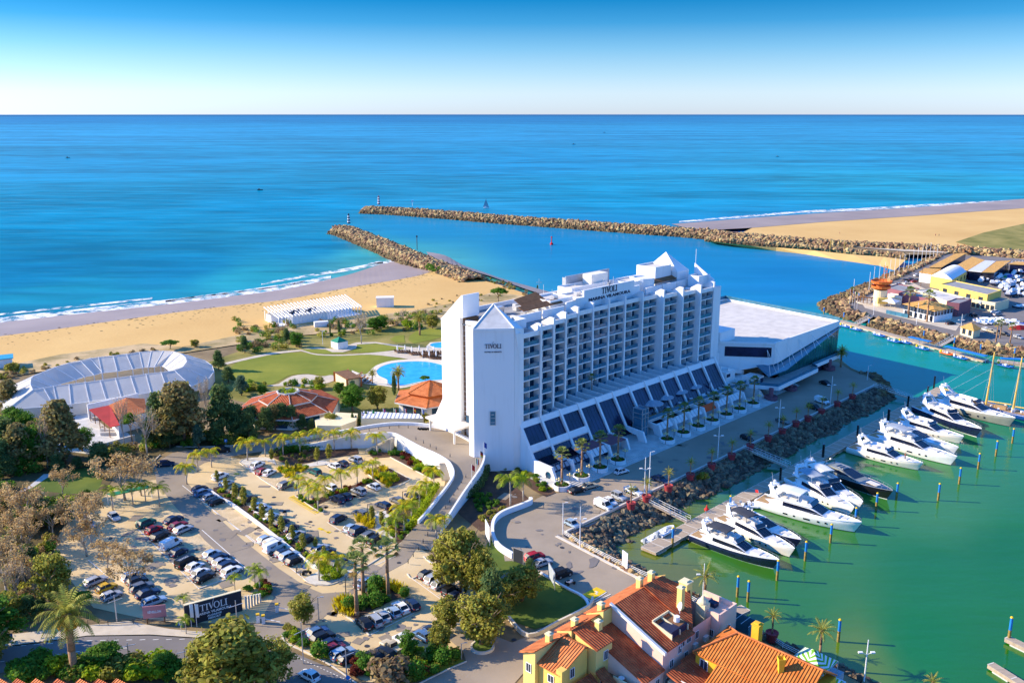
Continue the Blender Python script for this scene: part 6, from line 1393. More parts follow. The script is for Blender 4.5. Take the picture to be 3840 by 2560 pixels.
border(TB,[(-100,880),(240,900),(450,860),(640,880),(700,940),(300,910),(-100,960)],26,['shrub','oshrub','yshrub'],1.8,'shrub between the court and the octagonal roof','plants by the court',mass=True)
border(TA,[(0,520),(150,500),(560,420),(1000,370),(1400,320),(1450,350),(800,400),(300,540),(0,600)],36,['dshrub','oshrub'],1.3,'shrub on the dune edge behind the marquee','dune shrubs',mass=True)
border(TV,[(0,1280),(300,1260),(700,1300),(700,1440),(300,1500),(0,1520)],30,['shrub','oshrub'],2.6,'shrub in the shaded undergrowth of the wood','undergrowth of the wood',mass=True)
border(TE,[(0,380),(300,330),(480,480),(420,760),(500,900),(300,1050),(0,1100)],60,['shrub','oshrub','dshrub'],1.8,'shrub on the shaded ground','undergrowth of the wood',mass=True)
border(TV,[(-100,380),(300,420),(600,600),(560,900),(100,1150),(-100,1180)],70,['shrub','shrub','oshrub'],2.8,'shrub','undergrowth of the wood',mass=True)
border(TA,[(1350,1150),(2300,1080),(2400,1160),(2000,1210),(1600,1200),(1300,1260)],50,['shrub','oshrub'],2.4,'shrub','undergrowth',mass=True)
border(TB,[(-200,300),(500,330),(900,300),(1400,240),(1700,220),(1680,300),(900,380),(200,440),(-300,460)],80,['oshrub','shrub','dshrub'],2.2,'shrub','thicket',mass=True)
border(TV,[(860,740),(1300,700),(1380,830),(1000,880)],20,['shrub','oshrub','dshrub'],2.2,'shrub below the restaurant yard','plants below the yard',mass=True)
border(TJ,[(520,940),(600,910),(620,960),(540,990)],4,['oshrub'],1.6,'shrub among the quay boulders beside a red pot','bushes among the boulders',mass=True)
border(TY,[(580,500),(640,490),(690,520),(640,540)],12,['shrub'],1.8,'shrub growing on the landward end of the short breakwater','bushes on the breakwater',2.,True)
border(TY,[(940,560),(1100,600),(1290,680),(1220,690),(1050,640)],22,['dshrub','oshrub'],1.4,'shrub on the channel shore dune','channel shore bushes',mass=True)
border(TB,[(1640,110),(1900,60),(2300,60),(2000,160),(1500,200)],22,['dshrub','oshrub'],1.0,'shrub scattered on the beach dune','beach dune tufts',mass=True)
o=MASS.build('shrubbery',ML);tag(o,'low massed shrubs filling the garden beds, dunes and undergrowth','shrubbery',kind='stuff')
# hedge along the ramp wall
b=MB();r2=random.Random(4)
hp_=smoothline(px(TF,[(655,235),(800,222),(950,205),(1100,190),(1300,165)]),6)
for p in hp_:
 for k in range(3):leafcloud(b,(p.x+r2.gauss(0,.3),p.y+r2.gauss(0,.3),.9),(1.0,.8,.9),60,.2,r2,shell=.7)
tag(b.build('hedge','leaf_green'),'clipped green hedge along the foot of the ramp wall','hedge')
b=MB()
for p in smoothline(px(TF,[(2055,560),(1960,720),(1870,860),(1800,945)]),6):leafcloud(b,(p.x,p.y,.8),(.8,.8,.8),90,.2,r2,shell=.7)
tag(b.build('hedge','leaf_lime'),'lime hedge climbing beside the ramp wall','hedge')
b=MB()
for p in smoothline(px(TH,[(165,310),(120,420),(40,520),(-60,580)]),6):leafcloud(b,(p.x,p.y,1.0),(.9,.9,1.1),90,.2,r2,shell=.7)
tag(b.build('hedge','leaf_dark'),'dark hedge at the foot of the ramp retaining wall','hedge')
# pebble beds and raised kerbs of the car park gardens
for pts in[[(240,320),(330,285),(480,280),(560,300),(580,350),(480,310),(370,330),(330,380)],[(600,380),(800,360),(1000,310),(1100,330),(1040,350),(860,370),(690,470)],[(835,1395),(960,1330),(1100,1250),(1160,1300),(1280,1330),(1180,1400),(1050,1450),(900,1440)],[(1430,830),(1600,760),(1700,740),(1690,780),(1520,880),(1650,1020),(1690,1075),(1600,1060),(1500,960)]]:
 flat('pebble_bed',px(TF,pts),.10,'roof_pale')
for pts in[[(500,230),(650,195),(1320,160),(1335,250),(1000,300),(880,330),(700,360),(560,290)],[(1385,415),(1560,350),(1800,480),(1620,560)],[(1620,280),(1760,215),(2100,400),(2110,460),(2000,480)],[(1420,240),(1620,180),(1700,200),(1640,275),(1470,290)],[(745,638),(790,620),(1015,768),(970,785)],[(910,690),(1080,600),(1500,470),(1500,500),(1180,620),(950,720)],[(0,560),(60,550),(420,800),(900,1170),(890,1215),(600,1030),(300,790),(0,600)],[(1560,770),(1760,700),(2040,540),(2060,580),(1810,960),(1700,1085),(1640,1020)]]:
 flat('planting_bed',px(TF,pts),.085,'mulch')
flat('planting_bed',px(TG,[(735,660),(870,600),(1160,470),(1280,480),(1400,570),(1240,620),(1000,740),(920,800)]),.085,'mulch')
b=MB()
wallmb(b,smoothline(px(TF,[(-30,600),(60,665),(110,690),(180,730),(400,890),(650,1085),(880,1270),(970,1310)]),4),.5,.75)
tag(b.build('median_wall','warm_white'),'long low white wall between the upper car park and the lane','wall')
kb=MB()
for T,pts in[(TF,[(240,330),(300,375),(350,400),(440,480),(600,580)]),(TF,[(245,325),(270,300),(340,290)]),(TF,[(750,635),(975,782),(1015,765)]),(TF,[(1390,415),(1620,558),(1800,490),(1780,465),(1600,370)]),(TF,[(1625,280),(2000,480)]),(TF,[(830,1395),(900,1442),(1050,1455),(1180,1410),(1290,1345)]),(TG,[(740,660),(760,720),(920,820),(1040,935)]),(TG,[(240,930),(260,990),(320,1030),(480,1100),(700,1220),(940,1390)]),(TG,[(1390,370),(1440,415),(1560,340)]),(TG,[(1540,210),(1620,280),(2100,600)]),(TF,[(1300,1350),(1700,1090),(1800,975)]),(TG,[(1480,1390),(1740,1260),(1935,1175)]),(TE,[(1580,820),(1830,735)]),(TV,[(1360,868),(1480,875),(1570,800)]),(TA,[(1620,1210),(1760,1215),(2000,1210),(2300,1190),(2400,1170)])]:
 wallmb(kb,smoothline(px(T,pts),3),.22,.18)
structure(kb,'kerbs','kerb')
# ================================================================== YACHTS
def lerp(a,b,t):return a+(b-a)*t
def tier(mb,wmb,x0,x1,z0,h,wf,slope_f,slope_a,mi=0,band=(.34,.82),inset=.16,steps=7):
 """a deckhouse: side walls lean in, raked front and back; a dark window band is laid proud of the walls"""
 xs=[x0+(x1-x0)*k/steps for k in range(steps+1)];rings=[]
 def hh(x):
  f=min(1,(x1-x)/max(.01,slope_f));a=min(1,(x-x0)/max(.01,slope_a))if slope_a else 1;return h*max(.03,min(f,a))
 xs=sorted(set(xs+[x1-slope_f,x1-slope_f*.5]+([x0+slope_a]if slope_a else[])))
 for x in xs:
  w_=wf(x);q=hh(x);k=inset*q;rings.append([(x,-w_,z0),(x,-w_+k*.9,z0+q*.93),(x,-w_+k+.14,z0+q),(x,w_-k-.14,z0+q),(x,w_-k*.9,z0+q*.93),(x,w_,z0)])
 mb.loft(rings,mi)
 if band:
  for sg in(-1,1):
   P=[]
   for x in xs:
    if x<x0+(x1-x0)*.06:continue
    w_=wf(x);q=hh(x);lo=min(band[0]*h,q*.9);hi=min(band[1]*h,q*.95);P.append((V3((x,sg*(w_-inset*q*lo/max(q,.01)*.97+.025),z0+lo)),V3((x,sg*(w_-inset*q*hi/max(q,.01)*.97+.025),z0+hi))))
   for a,c in zip(P,P[1:]):wmb.add([a[0],c[0],c[1],a[1]],[(0,1,2,3)])
  xa,xb=x1-slope_f*(1-.18),x1-slope_f*.22                    # windscreen on the raked front
  for x_,x2 in((x1-slope_f*.95,x1-slope_f*.45),):
   q0,q1=hh(x_),hh(x2);w0,w1=wf(x_)*.86-inset*q0,wf(x2)*.86-inset*q1*.5
   for a in(-1,0,1):
    l,r=(a-.485)/1.5,(a+.485)/1.5
    wmb.add([(x2+.03,l*w1,z0+q1+.03),(x2+.03,r*w1,z0+q1+.03),(x_+.03,r*w0,z0+q0+.03),(x_+.03,l*w0,z0+q0+.03)],[(0,1,2,3)])
 return hh
def yacht(L,B,hull,style,label,pos,rz,deck='gelcoat',bim=None,house='gelcoat',flag=False,group='motor yachts moored at the hotel pontoon'):
 root=thing('motor_yacht',label,'yacht',(0,0,0),group);k=L/24.;hb=B/2
 bw=lambda u:hb*(.90+.10*min(1,u/.25))*(1-max(0,(u-.42)/.58)**2.3)**.85 if u<1 else 0.02
 sh=lambda u:k*(1.75+.35*u+1.05*max(0,u-.25)**1.6)
 us=[0,.04,.12,.25,.4,.52,.64,.74,.83,.90,.955,.985,1.0];h_=MB();wl=lambda u:L*(u if u<.9 else .9+(u-.9)*.72)if True else 0
 rings=[]
 for u in us:
  w_=bw(u);z=sh(u);x=L*u;xw=L*(u-.055*u**6);xk=L*(u-.10*u**5)
  ww=w_*(.93-.42*u**3)
  rings.append([(xk,0,-.5),(xw,-ww*.8,-.25),(xw,-ww,.28*k),(lerp(xw,x,.6),-lerp(ww,w_,.62),z*.62),(x,-w_,z),(x,-w_*.985+.0,z+.03)])
 for sg in(1,-1):
  R_=[[(p[0],p[1]*sg,p[2])for p in r]for r in rings];o=len(h_.v);h_.loft(R_,0,caps=False)
 tr=rings[0];h_.add([(p[0],p[1],p[2])for p in tr]+[(p[0],-p[1],p[2])for p in tr[::-1]],[tuple(range(12))])
 bt=MB()
 for sg in(1,-1):
  for a,c in zip(rings,rings[1:]):
   a1,a2,c1,c2=(V3((p[0],p[1]*sg*1.004,p[2]))for p in(a[1],a[2],c[1],c[2]));bt.add([a1,c1,c2.lerp(c1,.35),a2.lerp(a1,.35)],[(0,1,2,3)])
 hu=h_.build('hull',hull,root,smooth=True);bt.build('boot_stripe','hull_navy' if hull not in('hull_navy','hull_black')else 'gelcoat',hu)
 d=MB();ctr=[]
 for u in us:ctr.append([(L*u,-bw(u)*.985,sh(u)+.02),(L*u,0,sh(u)+.08),(L*u,bw(u)*.985,sh(u)+.02)])
 d.loft(ctr,0,caps=False);d.box(-1.1*k,.1,-hb*.82,hb*.82,.35*k,.55*k,1);d.box(.2*k,3.2*k,-hb*.74,hb*.74,sh(0)+.04,sh(0)+.10,1)
 dk=d.build('deck',[deck,'teak'],root)
 gn=MB()
 for sg in(-1,1):
  gn.path([(L*u,sg*bw(u),sh(u)+.06)for u in us],.07*k,4)
 gn.build('gunwale','gelcoat' if hull!='hull_black' else 'steel',root)
 hw_=MB()
 for sg in(-1,1):
  for u0,u1 in((.30,.345),(.40,.42),(.50,.56),(.63,.65),(.70,.72)):
   P=[]
   for u in(u0,u1):
    x,w_,z=L*u,bw(u),sh(u);ww=w_*(.93-.42*u**3)
    for f in(.40,.60):P.append((lerp(L*(u-.055*u**6),x,f),sg*(lerp(ww,w_,f)+.04),z*f))
   hw_.add([P[0],P[2],P[3],P[1]],[(0,1,2,3)])
 hw_.build('hull_windows','boat_glass',hu)
 c=MB();wm=MB();z1=sh(.3)+.02
 f1=lambda x:max(.15,min(bw(x/L)*.84,hb*.80))
 if style=='sport':
  tier(c,wm,L*.16,L*.74,z1-.1,1.75*k,f1,L*.34,L*.05);top=z1+1.6*k
  c.build('cabin',house,root);cab=root.children[-1]if False else None
  s_=MB();s_.box(L*.03,L*.13,-hb*.62,hb*.62,sh(0)+.1,sh(0)+.42*k);s_.box(L*.70,L*.83,-hb*.30,hb*.30,sh(.78)+.1,sh(.78)+.25*k);s_.build('sunpad','sunpad',root)
  ar=MB();ar.path([(L*.17,-hb*.7,z1+.8*k),(L*.2,-hb*.55,z1+2.3*k),(L*.2,hb*.55,z1+2.3*k),(L*.17,hb*.7,z1+.8*k)],.14*k,5);ar.blob((L*.2,0,z1+2.6*k),(.45*k,.45*k,.3*k));ar.tube((L*.2,.5,z1+2.3*k),(L*.18,.5,z1+4.6*k),.03,n=3);ar.build('radar_arch',house,root)
  sk=MB()
  for q in range(3):sk.box(L*(.30+q*.045),L*(.33+q*.045),-hb*.36,hb*.36,z1+1.66*k,z1+1.70*k)
  sk.build('skylight','boat_glass',root)
 else:
  tier(c,wm,L*.20,L*.76,z1-.1,1.95*k,f1,L*.22,0);c.build('cabin',house,root)
  zf=z1+1.84*k;f2=lambda x:max(.12,min(hb*.80,bw(min(.98,x/L+.10))*.86))
  fb=MB();fw=MB();X0,X1=L*.12,L*.56                             # flybridge tub with raised coaming
  us2=[X0,L*.2,L*.3,L*.4,L*.48,X1]
  fb.loft([[(x,-f2(x),zf),(x,-f2(x)-.05,zf+(.65 if x>L*.2 else .35)*k*(1 if x<X1 else .3)),(x,-f2(x)+.14,zf+(.62 if x>L*.2 else .32)*k*(1 if x<X1 else .3)),(x,-f2(x)+.16,zf+.08),(x,f2(x)-.16,zf+.08),(x,f2(x)-.14,zf+(.62 if x>L*.2 else .32)*k*(1 if x<X1 else .3)),(x,f2(x)+.05,zf+(.65 if x>L*.2 else .35)*k*(1 if x<X1 else .3)),(x,f2(x),zf)]for x in us2])
  fb.build('flybridge',house,root)
  fw.add([(X1+.1,-f2(X1)*.8,zf+.15*k),(X1+.1,f2(X1)*.8,zf+.15*k),(X1-.5*k,f2(X1)*.9,zf+1.0*k),(X1-.5*k,-f2(X1)*.9,zf+1.0*k)],[(0,1,2,3)]);fw.build('windscreen','boat_glass',root)
  st=MB();st.box(L*.33,L*.40,-hb*.5,hb*.1,zf+.1,zf+.5*k);st.box(L*.22,L*.30,-hb*.6,-hb*.2,zf+.1,zf+.5*k);st.box(L*.22,L*.24,-hb*.6,hb*.5,zf+.1,zf+.75*k);st.box(L*.44,L*.49,-hb*.2,hb*.2,zf+.1,zf+.8*k);st.build('seats','sunpad',root)
  ar=MB();zt_=zf+2.2*k
  for sg in(-1,1):ar.add([(L*.16,sg*f2(L*.2),zf+.3*k),(L*.24,sg*f2(L*.2),zf+.3*k),(L*.16,sg*hb*.5,zt_),(L*.12,sg*hb*.5,zt_),(L*.16,sg*(f2(L*.2)-.2),zf+.3*k),(L*.24,sg*(f2(L*.2)-.2),zf+.3*k),(L*.16,sg*(hb*.5-.2),zt_),(L*.12,sg*(hb*.5-.2),zt_)],[(0,1,2,3),(7,6,5,4),(0,4,5,1),(1,5,6,2),(2,6,7,3),(3,7,4,0)])
  ar.box(L*.11,L*.165,-hb*.52,hb*.52,zt_-.05,zt_+.18*k);ar.blob((L*.13,-hb*.3,zt_+.55*k),.38*k);ar.blob((L*.13,hb*.3,zt_+.55*k),.38*k);ar.cbox((L*.14,0,zt_+.75*k),.25*k,1.6*k,.16*k);ar.tube((L*.14,0,zt_),(L*.14,0,zt_+.8*k),.08,n=4);ar.tube((L*.12,.6,zt_),(L*.10,.6,zt_+2.6*k),.03,n=3);ar.build('radar_arch',house,root)
  if bim:
   hm=MB();xa,xb=L*.20,L*.44;hm.loft([[(x,-f2(x)*.95,zt_-.1+q),(x,-f2(x)*.5,zt_+.1+q),(x,f2(x)*.5,zt_+.1+q),(x,f2(x)*.95,zt_-.1+q),(x,f2(x)*.95,zt_-.16+q),(x,-f2(x)*.95,zt_-.16+q)]for x,q in((xa,-.05),((xa+xb)/2,.08),(xb,-.1))],close=True)
   for x in(xa+.2,xb-.2):
    for sg in(-1,1):hm.tube((x,sg*f2(x)*.92,zf+.3),(x,sg*f2(x)*.92,zt_-.1),.05,n=4)
   hm.build('sunshade',bim,root)
  s_=MB();zz=sh(.8);s_.box(L*.70,L*.80,-hb*.34,hb*.34,zz+.08,zz+.34*k);s_.box(L*.82,L*.87,-hb*.22,hb*.22,zz+.14,zz+.26*k);s_.build('sunpad','sunpad',root)
  te=MB();te.loft([[(x,-hb*.5*q,.6*k),(x,-hb*.2*q,1.15*k),(x,hb*.2*q,1.15*k),(x,hb*.5*q,.6*k)]for x,q in((-.9*k,.7),(-.6*k,1),(-.2*k,1))]);te.build('tender_cover','canvas_blue_grey' if hull in('hull_navy',)else 'sunpad',root)
 for ch in root.children:
  if ch.name.startswith('cabin'):wm.build('cabin_windows','boat_glass',ch)
 r_=MB()
 for sg in(-1,1):
  P=[(L*u,sg*bw(u)*.97,sh(u)+.75*k)for u in(.45,.55,.64,.74,.83,.90,.955,.99)];r_.path(P,.028,3)
  for p in P:r_.tube(p,(p[0],p[1],p[2]-.72*k),.02,n=3)
 r_.build('rail','steel',root)
 if flag:fl=MB();fl.tube((.1,0,sh(0)),(-.5,0,sh(0)+1.8),.03,n=4);fl.add([(-.45,0,sh(0)+1.8),(-.3,.0,sh(0)+1.0),(-1.1,.1,sh(0)+.9),(-1.3,.1,sh(0)+1.6)],[(0,1,2,3)],1);fl.build('ensign',['steel','red_cloth'],root)
 root.location=pos;root.rotation_euler=(0,0,rz);return root
def berth(stern,bow,B,*a,**kw):
 p,q=G(stern,WZ+.3),G(bow,WZ+1.8);d=(q-p);L=math.hypot(d.x,d.y);yacht(L,B,*a,V3((p.x,p.y,WZ+.05)),math.atan2(d.y,d.x),**kw)
yb=math.atan2(HN[1],HN[0])
def moor(s,t0,t1,B,hull,style,label,**kw):p=HS(s,t0,WZ+.05);yacht(t1-t0,B,hull,style,label,p,yb+kw.pop('tilt',0),**kw)
def bs(T,stern,bow):
 a,c=loc(G(T(*stern),WZ+.6)),loc(G(T(*bow),WZ+2.));return a,c
for T,st,bo,B,hull,style,lab,kw in[
 (TJ,(500,1492),(1279,1730),5.0,'hull_navy','fly','navy hulled motor yacht with dark sunshade, nearest the pontoon end',dict(bim='bimini')),
 (TJ,(705,1330),(1420,1630),4.7,'gelcoat_cream','fly','cream motor yacht with dark sunshade, between the navy yacht and the open sport yacht',dict(bim='bimini')),
 (TJ,(880,1300),(1480,1535),4.6,'hull_navy','sport','white-decked sport yacht with three roof hatches',{}),
 (TJ,(1095,1180),(2035,1400),6.2,'gelcoat','fly','largest white motor yacht with hard top and red ensign at its stern',dict(bim='gelcoat',flag=True)),
 (TK,(150,1210),(790,1500),5.2,'gelcoat','fly','white motor yacht moored right beside the largest one',dict(bim='canvas_blue_grey')),
 (TK,(200,1150),(870,1450),5.4,'gelcoat','fly','white motor yacht moored next to the black sport yacht',dict(bim='gelcoat_cream')),
 (TK,(410,1095),(1145,1350),5.8,'hull_black','sport','sleek black sport yacht',dict(deck='hull_black',house='hull_grey')),
 (TK,(760,935),(1425,1080),5.8,'gelcoat_cream','fly','cream white motor yacht with a person on the bow, nearest the black yacht',{}),
 (TK,(950,835),(1735,1040),5.6,'gelcoat','fly','white motor yacht with silver cockpit cover, second beyond the black yacht',dict(bim='canvas_blue_grey')),
 (TK,(1070,770),(1750,945),5.2,'gelcoat','sport','low white sport yacht between two taller yachts',{}),
 (TK,(1145,690),(1800,840),5.8,'gelcoat_cream','fly','cream motor yacht with folded cranes, third from the blue sailing ship',{}),
 (TK,(1340,570),(1960,785),5.6,'hull_navy','fly','white topped motor yacht with navy hull, second from the blue sailing ship',{}),
 (TK,(1475,500),(2270,690),6.4,'hull_grey','fly','grey hulled motor yacht moored beside the blue sailing ship',{})]:
 (sa,ta),(sb,tb)=bs(T,st,bo);ta=max(52.2,min(ta,54));tb=max(tb,ta+16);tilt=math.atan2(sb-sa,tb-ta)
 p=HS(sa,ta,WZ+.05);L=math.hypot(tb-ta,sb-sa);d=HS(sb,tb)-HS(sa,ta);yacht(L,B,hull,style,lab,p,math.atan2(d.y,d.x),**kw)
# sailing ship
root=thing('sailing_ship','two-masted blue sailing ship with yellow spars','sailing ship',(0,0,0));L=27.
h_=MB();us=[0,.1,.25,.45,.65,.8,.9,.97,1.0];rings=[]
bwS=lambda u:2.9*(1-max(0,(u-.5)/.5)**2.2)**.8*(.75+.25*min(1,u/.3))if u<1 else .03
shS=lambda u:2.0+2.6*max(0,u-.35)**1.7+.8*max(0,.25-u)
for u in us:rings.append([(L*(u-.1*u**6),0,-.6),(L*(u-.07*u**6),bwS(u)*.8,.1),(L*u,bwS(u)*.97,shS(u)*.7),(L*u,bwS(u),shS(u))])
for sg in(1,-1):h_.loft([[(p[0],p[1]*sg,p[2])for p in r]for r in rings],0,caps=False)
h_.add([rings[0][i]for i in range(4)]+[(p[0],-p[1],p[2])for p in rings[0][::-1]],[tuple(range(8))]);h_.build('hull','hull_blue',root,smooth=True)
b=MB();b.loft([[(L*u,-bwS(u)*.98,shS(u)-.25),(L*u,bwS(u)*.98,shS(u)-.25)]for u in us],caps=False);b.build('deck','teak',root)
b=MB()
for sg in(-1,1):b.path([(L*u,sg*bwS(u)*1.005,shS(u)*.86)for u in us],.07,4)
b.build('rubbing_strake','gelcoat',root)
for x,hgt in((18.7,19.5),(10.7,19.5)):
 b=MB();b.tube((x,0,1.5),(x-.6,0,hgt),.34,.2,8);b.tube((x-.1,-1.6,hgt*.42),(x-.1,1.6,hgt*.42),.06,n=4);b.tube((x-.5,0,3.4),(x-7.4,0,3.8),.2,.16,6);b.build('mast','mast_yellow',root)
b=MB();b.tube((L-3,0,shS(1)-.2),(L+6.3,0,shS(1)+1.6),.26,.14,7);b.build('bowsprit','mast_yellow',root)
b=MB()
for a,c in(((L+6,0,shS(1)+1.5),(18.3,0,18.5)),((L+3.4,0,shS(1)+.8),(18.4,0,14)),((L,0,shS(1)),(18.5,0,11)),((18.2,0,19),(10.3,0,19)),((10.4,0,18.6),(0,0,3))):b.tube(a,c,.035,n=3)
for x,hg in((18.7,17),(10.7,17)):
 for sg in(-1,1):
  for dx in(-1.4,-.5,.5):b.tube((x+dx,sg*2.8,2.0),(x-.4,0,hg-dx),.03,n=3)
b.build('rigging','steel',root)
b=MB();b.box(12.5,16,-1.0,1.0,1.8,2.9);b.box(3,7,-1.3,1.3,1.8,3.3);b.box(20.5,22.5,-.7,.7,2.2,2.9);b.build('deckhouse','teak',root)
b=MB();r2=random.Random(8)
for k in range(26):b.cbox((2+21*r2.random(),r2.gauss(0,1.2),2.2),.5+.6*r2.random(),.4+.4*r2.random(),.5+.5*r2.random(),r2.random()*3)
b.build('deck_gear','canvas_white',root)
p0=G(TK(1790,420),WZ+4.5);p1=G(TK(2400,640),WZ+1.2);d=(p1-p0);d.z=0;d.normalize();root.rotation_euler=(0,0,math.atan2(-d.y,-d.x));root.location=V3((p0.x,p0.y,WZ))+d*(L-1)
# ================================================================== PONTOONS, PILES, FOOTBRIDGES
def pontoon(name,label,a,c,wdt,fingers=False):
 r=thing(name,label,'pontoon',(a+c)/2);d=(c-a).normalized();q=V3((-d.y,d.x,0))*wdt/2;b=MB();up=V3((0,0,.9));z0=V3((0,0,.25));L=(c-a).length
 b.add([a-q+z0,a+q+z0,c+q+z0,c-q+z0,a-q+up,a+q+up,c+q+up,c-q+up],[(0,3,2,1),(4,5,6,7),(0,1,5,4),(1,2,6,5),(2,3,7,6),(3,0,4,7)]);b.build('deck','wood',r)
 b=MB();n=int(L/3.2);e=V3((0,0,.92))
 for k in range(n+1):
  p=a+d*(L*k/n);b.add([p-q-d*.12+e,p+q-d*.12+e,p+q+d*.12+e,p-q+d*.12+e],[(0,1,2,3)])
 for sg in(-1,1):b.add([a+q*sg+e,c+q*sg+e,c+q*sg*.93+e,a+q*sg*.93+e],[(0,1,2,3)])
 b.build('crossbeam','kerb',r)
 b=MB()
 for k in range(int(L/5)):
  p=a+d*(k*5+1);b.add([p-q*.98,p+q*.98,p+q*.98+d*3,p-q*.98+d*3,p-q*.98+V3((0,0,.3)),p+q*.98+V3((0,0,.3)),p+q*.98+d*3+V3((0,0,.3)),p-q*.98+d*3+V3((0,0,.3))],[(0,3,2,1),(0,1,5,4),(1,2,6,5),(2,3,7,6),(3,0,4,7)])
 b.build('float','concrete',r);return r
pontoon('pontoon','long planked pontoon where the motor yachts are moored',HS(-10.8,49.6,WZ),HS(157,49.3,WZ),4.0)
pontoon('pontoon','service pontoon with small boats across the harbour channel',G(TU(315,905),WZ),G(TU(1930,1350),WZ),3.4)
pontoon('pontoon','short pontoon behind the masts of the sailing ship',G(TU(2060,1350),WZ),G(TU(2600,1420),WZ),3.4)
pontoon('pontoon','finger pontoon with a blue pile entering from the edge of the marina',G(TL(2125,1198),WZ),G(TL(2500,1380),WZ),1.6)
pontoon('pontoon','pale jetty in the lower corner of the marina',G(TL(1980,1435),WZ),G(TL(2400,1700),WZ),1.6)
pontoon('pontoon','small landing stage by the waterfront houses',G(TI(2040,690),WZ+.8),G(TI(2190,620),WZ+.8),2.4)
def footbridge(a,c,label):
 r=thing('footbridge',label,'gangway',a);d=(c-a);L=d.length;d.normalize();q=V3((-d.y,d.x,0)).normalized()*.9;b=MB();t=V3((0,0,-.15))
 b.add([a-q,a+q,c+q,c-q,a-q+t,a+q+t,c+q+t,c-q+t],[(0,1,2,3),(4,7,6,5),(0,4,5,1),(1,5,6,2),(2,6,7,3),(3,7,4,0)]);b.build('walkway','wood',r);b=MB()
 for sg in(-1,1):
  for hh in(.55,1.1):b.tube(a+q*sg+V3((0,0,hh)),c+q*sg+V3((0,0,hh)),.05,n=4)
  for k in range(int(L/1.4)+1):p=a.lerp(c,k/int(L/1.4));b.tube(p+q*sg,p+q*sg+V3((0,0,1.1)),.04,n=4)
 b.build('railing','pole_white',r)
footbridge(HS(7.0,34.2,.3),HS(7.0,47.8,WZ+1),'gangway from the sunlit quay corner down to the yacht pontoon')
footbridge(HS(54,34.2,.3),HS(54,47.6,WZ+1),'gangway from the shaded quay down to the yacht pontoon')
footbridge(HS(137,34.2,.3),HS(137,47.6,WZ+1),'gangway near the tip of the quay')
footbridge(G(TU(660,850),.2),G(TU(500,935),WZ+1),'ramp down to the service pontoon below the watchtower')
footbridge(G(TU(1590,1075),.2),G(TU(1390,1185),WZ+1),'ramp down to the service pontoon below the kiosk')
def pile(p,label,h=4.3,dark=False):
 r=thing('mooring_pile',label,'pile',p,'blue mooring piles');b=MB()
 if dark:b.tube(p+V3((0,0,-1)),p+V3((0,0,h)),.3,n=8);b.build('shaft','hull_black',r)
 else:
  b.tube(p+V3((0,0,-1)),p+V3((0,0,h*.5)),.27,n=9);b.build('base','pile_base',r);b=MB();b.tube(p+V3((0,0,h*.5)),p+V3((0,0,h)),.265,n=9);b.build('shaft','blue_paint',r)
  b=MB();b.lathe([(.30,h),(.30,h+.14),(.1,h+.3)],p,9);b.build('cap','yellow_paint',r)
PI=[(TK,992,1500),(TK,1178,1405),(TK,1562,1410),(TK,1755,1260),(TK,1930,1122),(TK,2092,1003),(TK,2243,886),(TK,798,1640),(TL,80,652),(TL,330,478),(TL,555,318),(TI,2118,480),(TI,2215,525),(TL,625,1198)]
for k,(T,x,y)in enumerate(PI):pile(G(T(x,y),WZ),f'blue pile with yellow cap, {ORD[k]} in the mooring line beyond the yacht bows' if k<11 else['blue pile by the waterfront, farther of the close pair','blue pile by the waterfront, nearer of the close pair','lone tall blue pile in the open green basin'][k-11])
for T,x,y,lab,h in[(TH,1865,1005,'blue pile at the near end of the yacht pontoon',4.5),(TJ,825,1290,'blue pile on the pontoon beside the jet ski dock',4.5),(TL,2142,1200,'blue pile on the finger pontoon at the edge of the marina',4.8),(TU,360,900,'blue pile at the channel end of the service pontoon',4.5),(TU,635,970,'blue pile beside the ramp of the service pontoon',4.5),(TU,143,830,'blue pile behind the conference building',4),(TU,1575,1200,'blue pile by the blue pontoon awning',5),(TU,1865,1265,'blue pile at the far end of the blue awning',4.5),(TU,1240,1110,'blue pile by the small blue awning',4.5),(TU,2240,1310,'blue pile behind the tall masts',4.5)]:pile(G(T(x,y),WZ),lab,h)
for k,(T,x,y)in enumerate([(TJ,1285,1010),(TJ,1680,790),(TJ,1992,610),(TJ,2280,460),(TK,1280,575),(TK,1460,480),(TK,1522,385),(TK,500,1040),(TK,1098,700)]):pile(G(T(x,y),WZ),f'dark pile, {ORD[k]} along the shaded yacht pontoon',4.6,True)
# small boats
def rib_proto(tube,motor):
 r=thing('rigid_inflatable','boat','boat');b=MB();P=[(-2.4,-.85,.35),(1.0,-.85,.4),(2.1,-.5,.5),(2.6,0,.6),(2.1,.5,.5),(1.0,.85,.4),(-2.4,.85,.35)];b.path(P,.26,7);b.build('tube',tube,r);b=MB();b.prism([(-2.2,-.7),(1.4,-.7),(2.2,0),(1.4,.7),(-2.2,.7)],.05,.3);b.build('floor','canvas_blue_grey',r)
 b=MB();b.box(-.3,.3,-.3,.3,.3,1.1);b.box(-1.2,-.7,-.5,.5,.3,.75);b.build('console','gelcoat',r);b=MB();b.box(-2.9,-2.4,-.22,.22,.2,1.2);b.build('motor',motor,r);r.location=(0,0,-500);return Proto(r)
RB={c:rib_proto(*c)for c in(('tube_blue','yellow_paint'),('tube_orange','yellow_paint'),('tube_blue','gelcoat'),('canvas_white','canvas_blue_grey'))}
da=G(TU(315,905),WZ);dc=G(TU(1930,1350),WZ);drz=math.atan2(dc.y-da.y,dc.x-da.x)
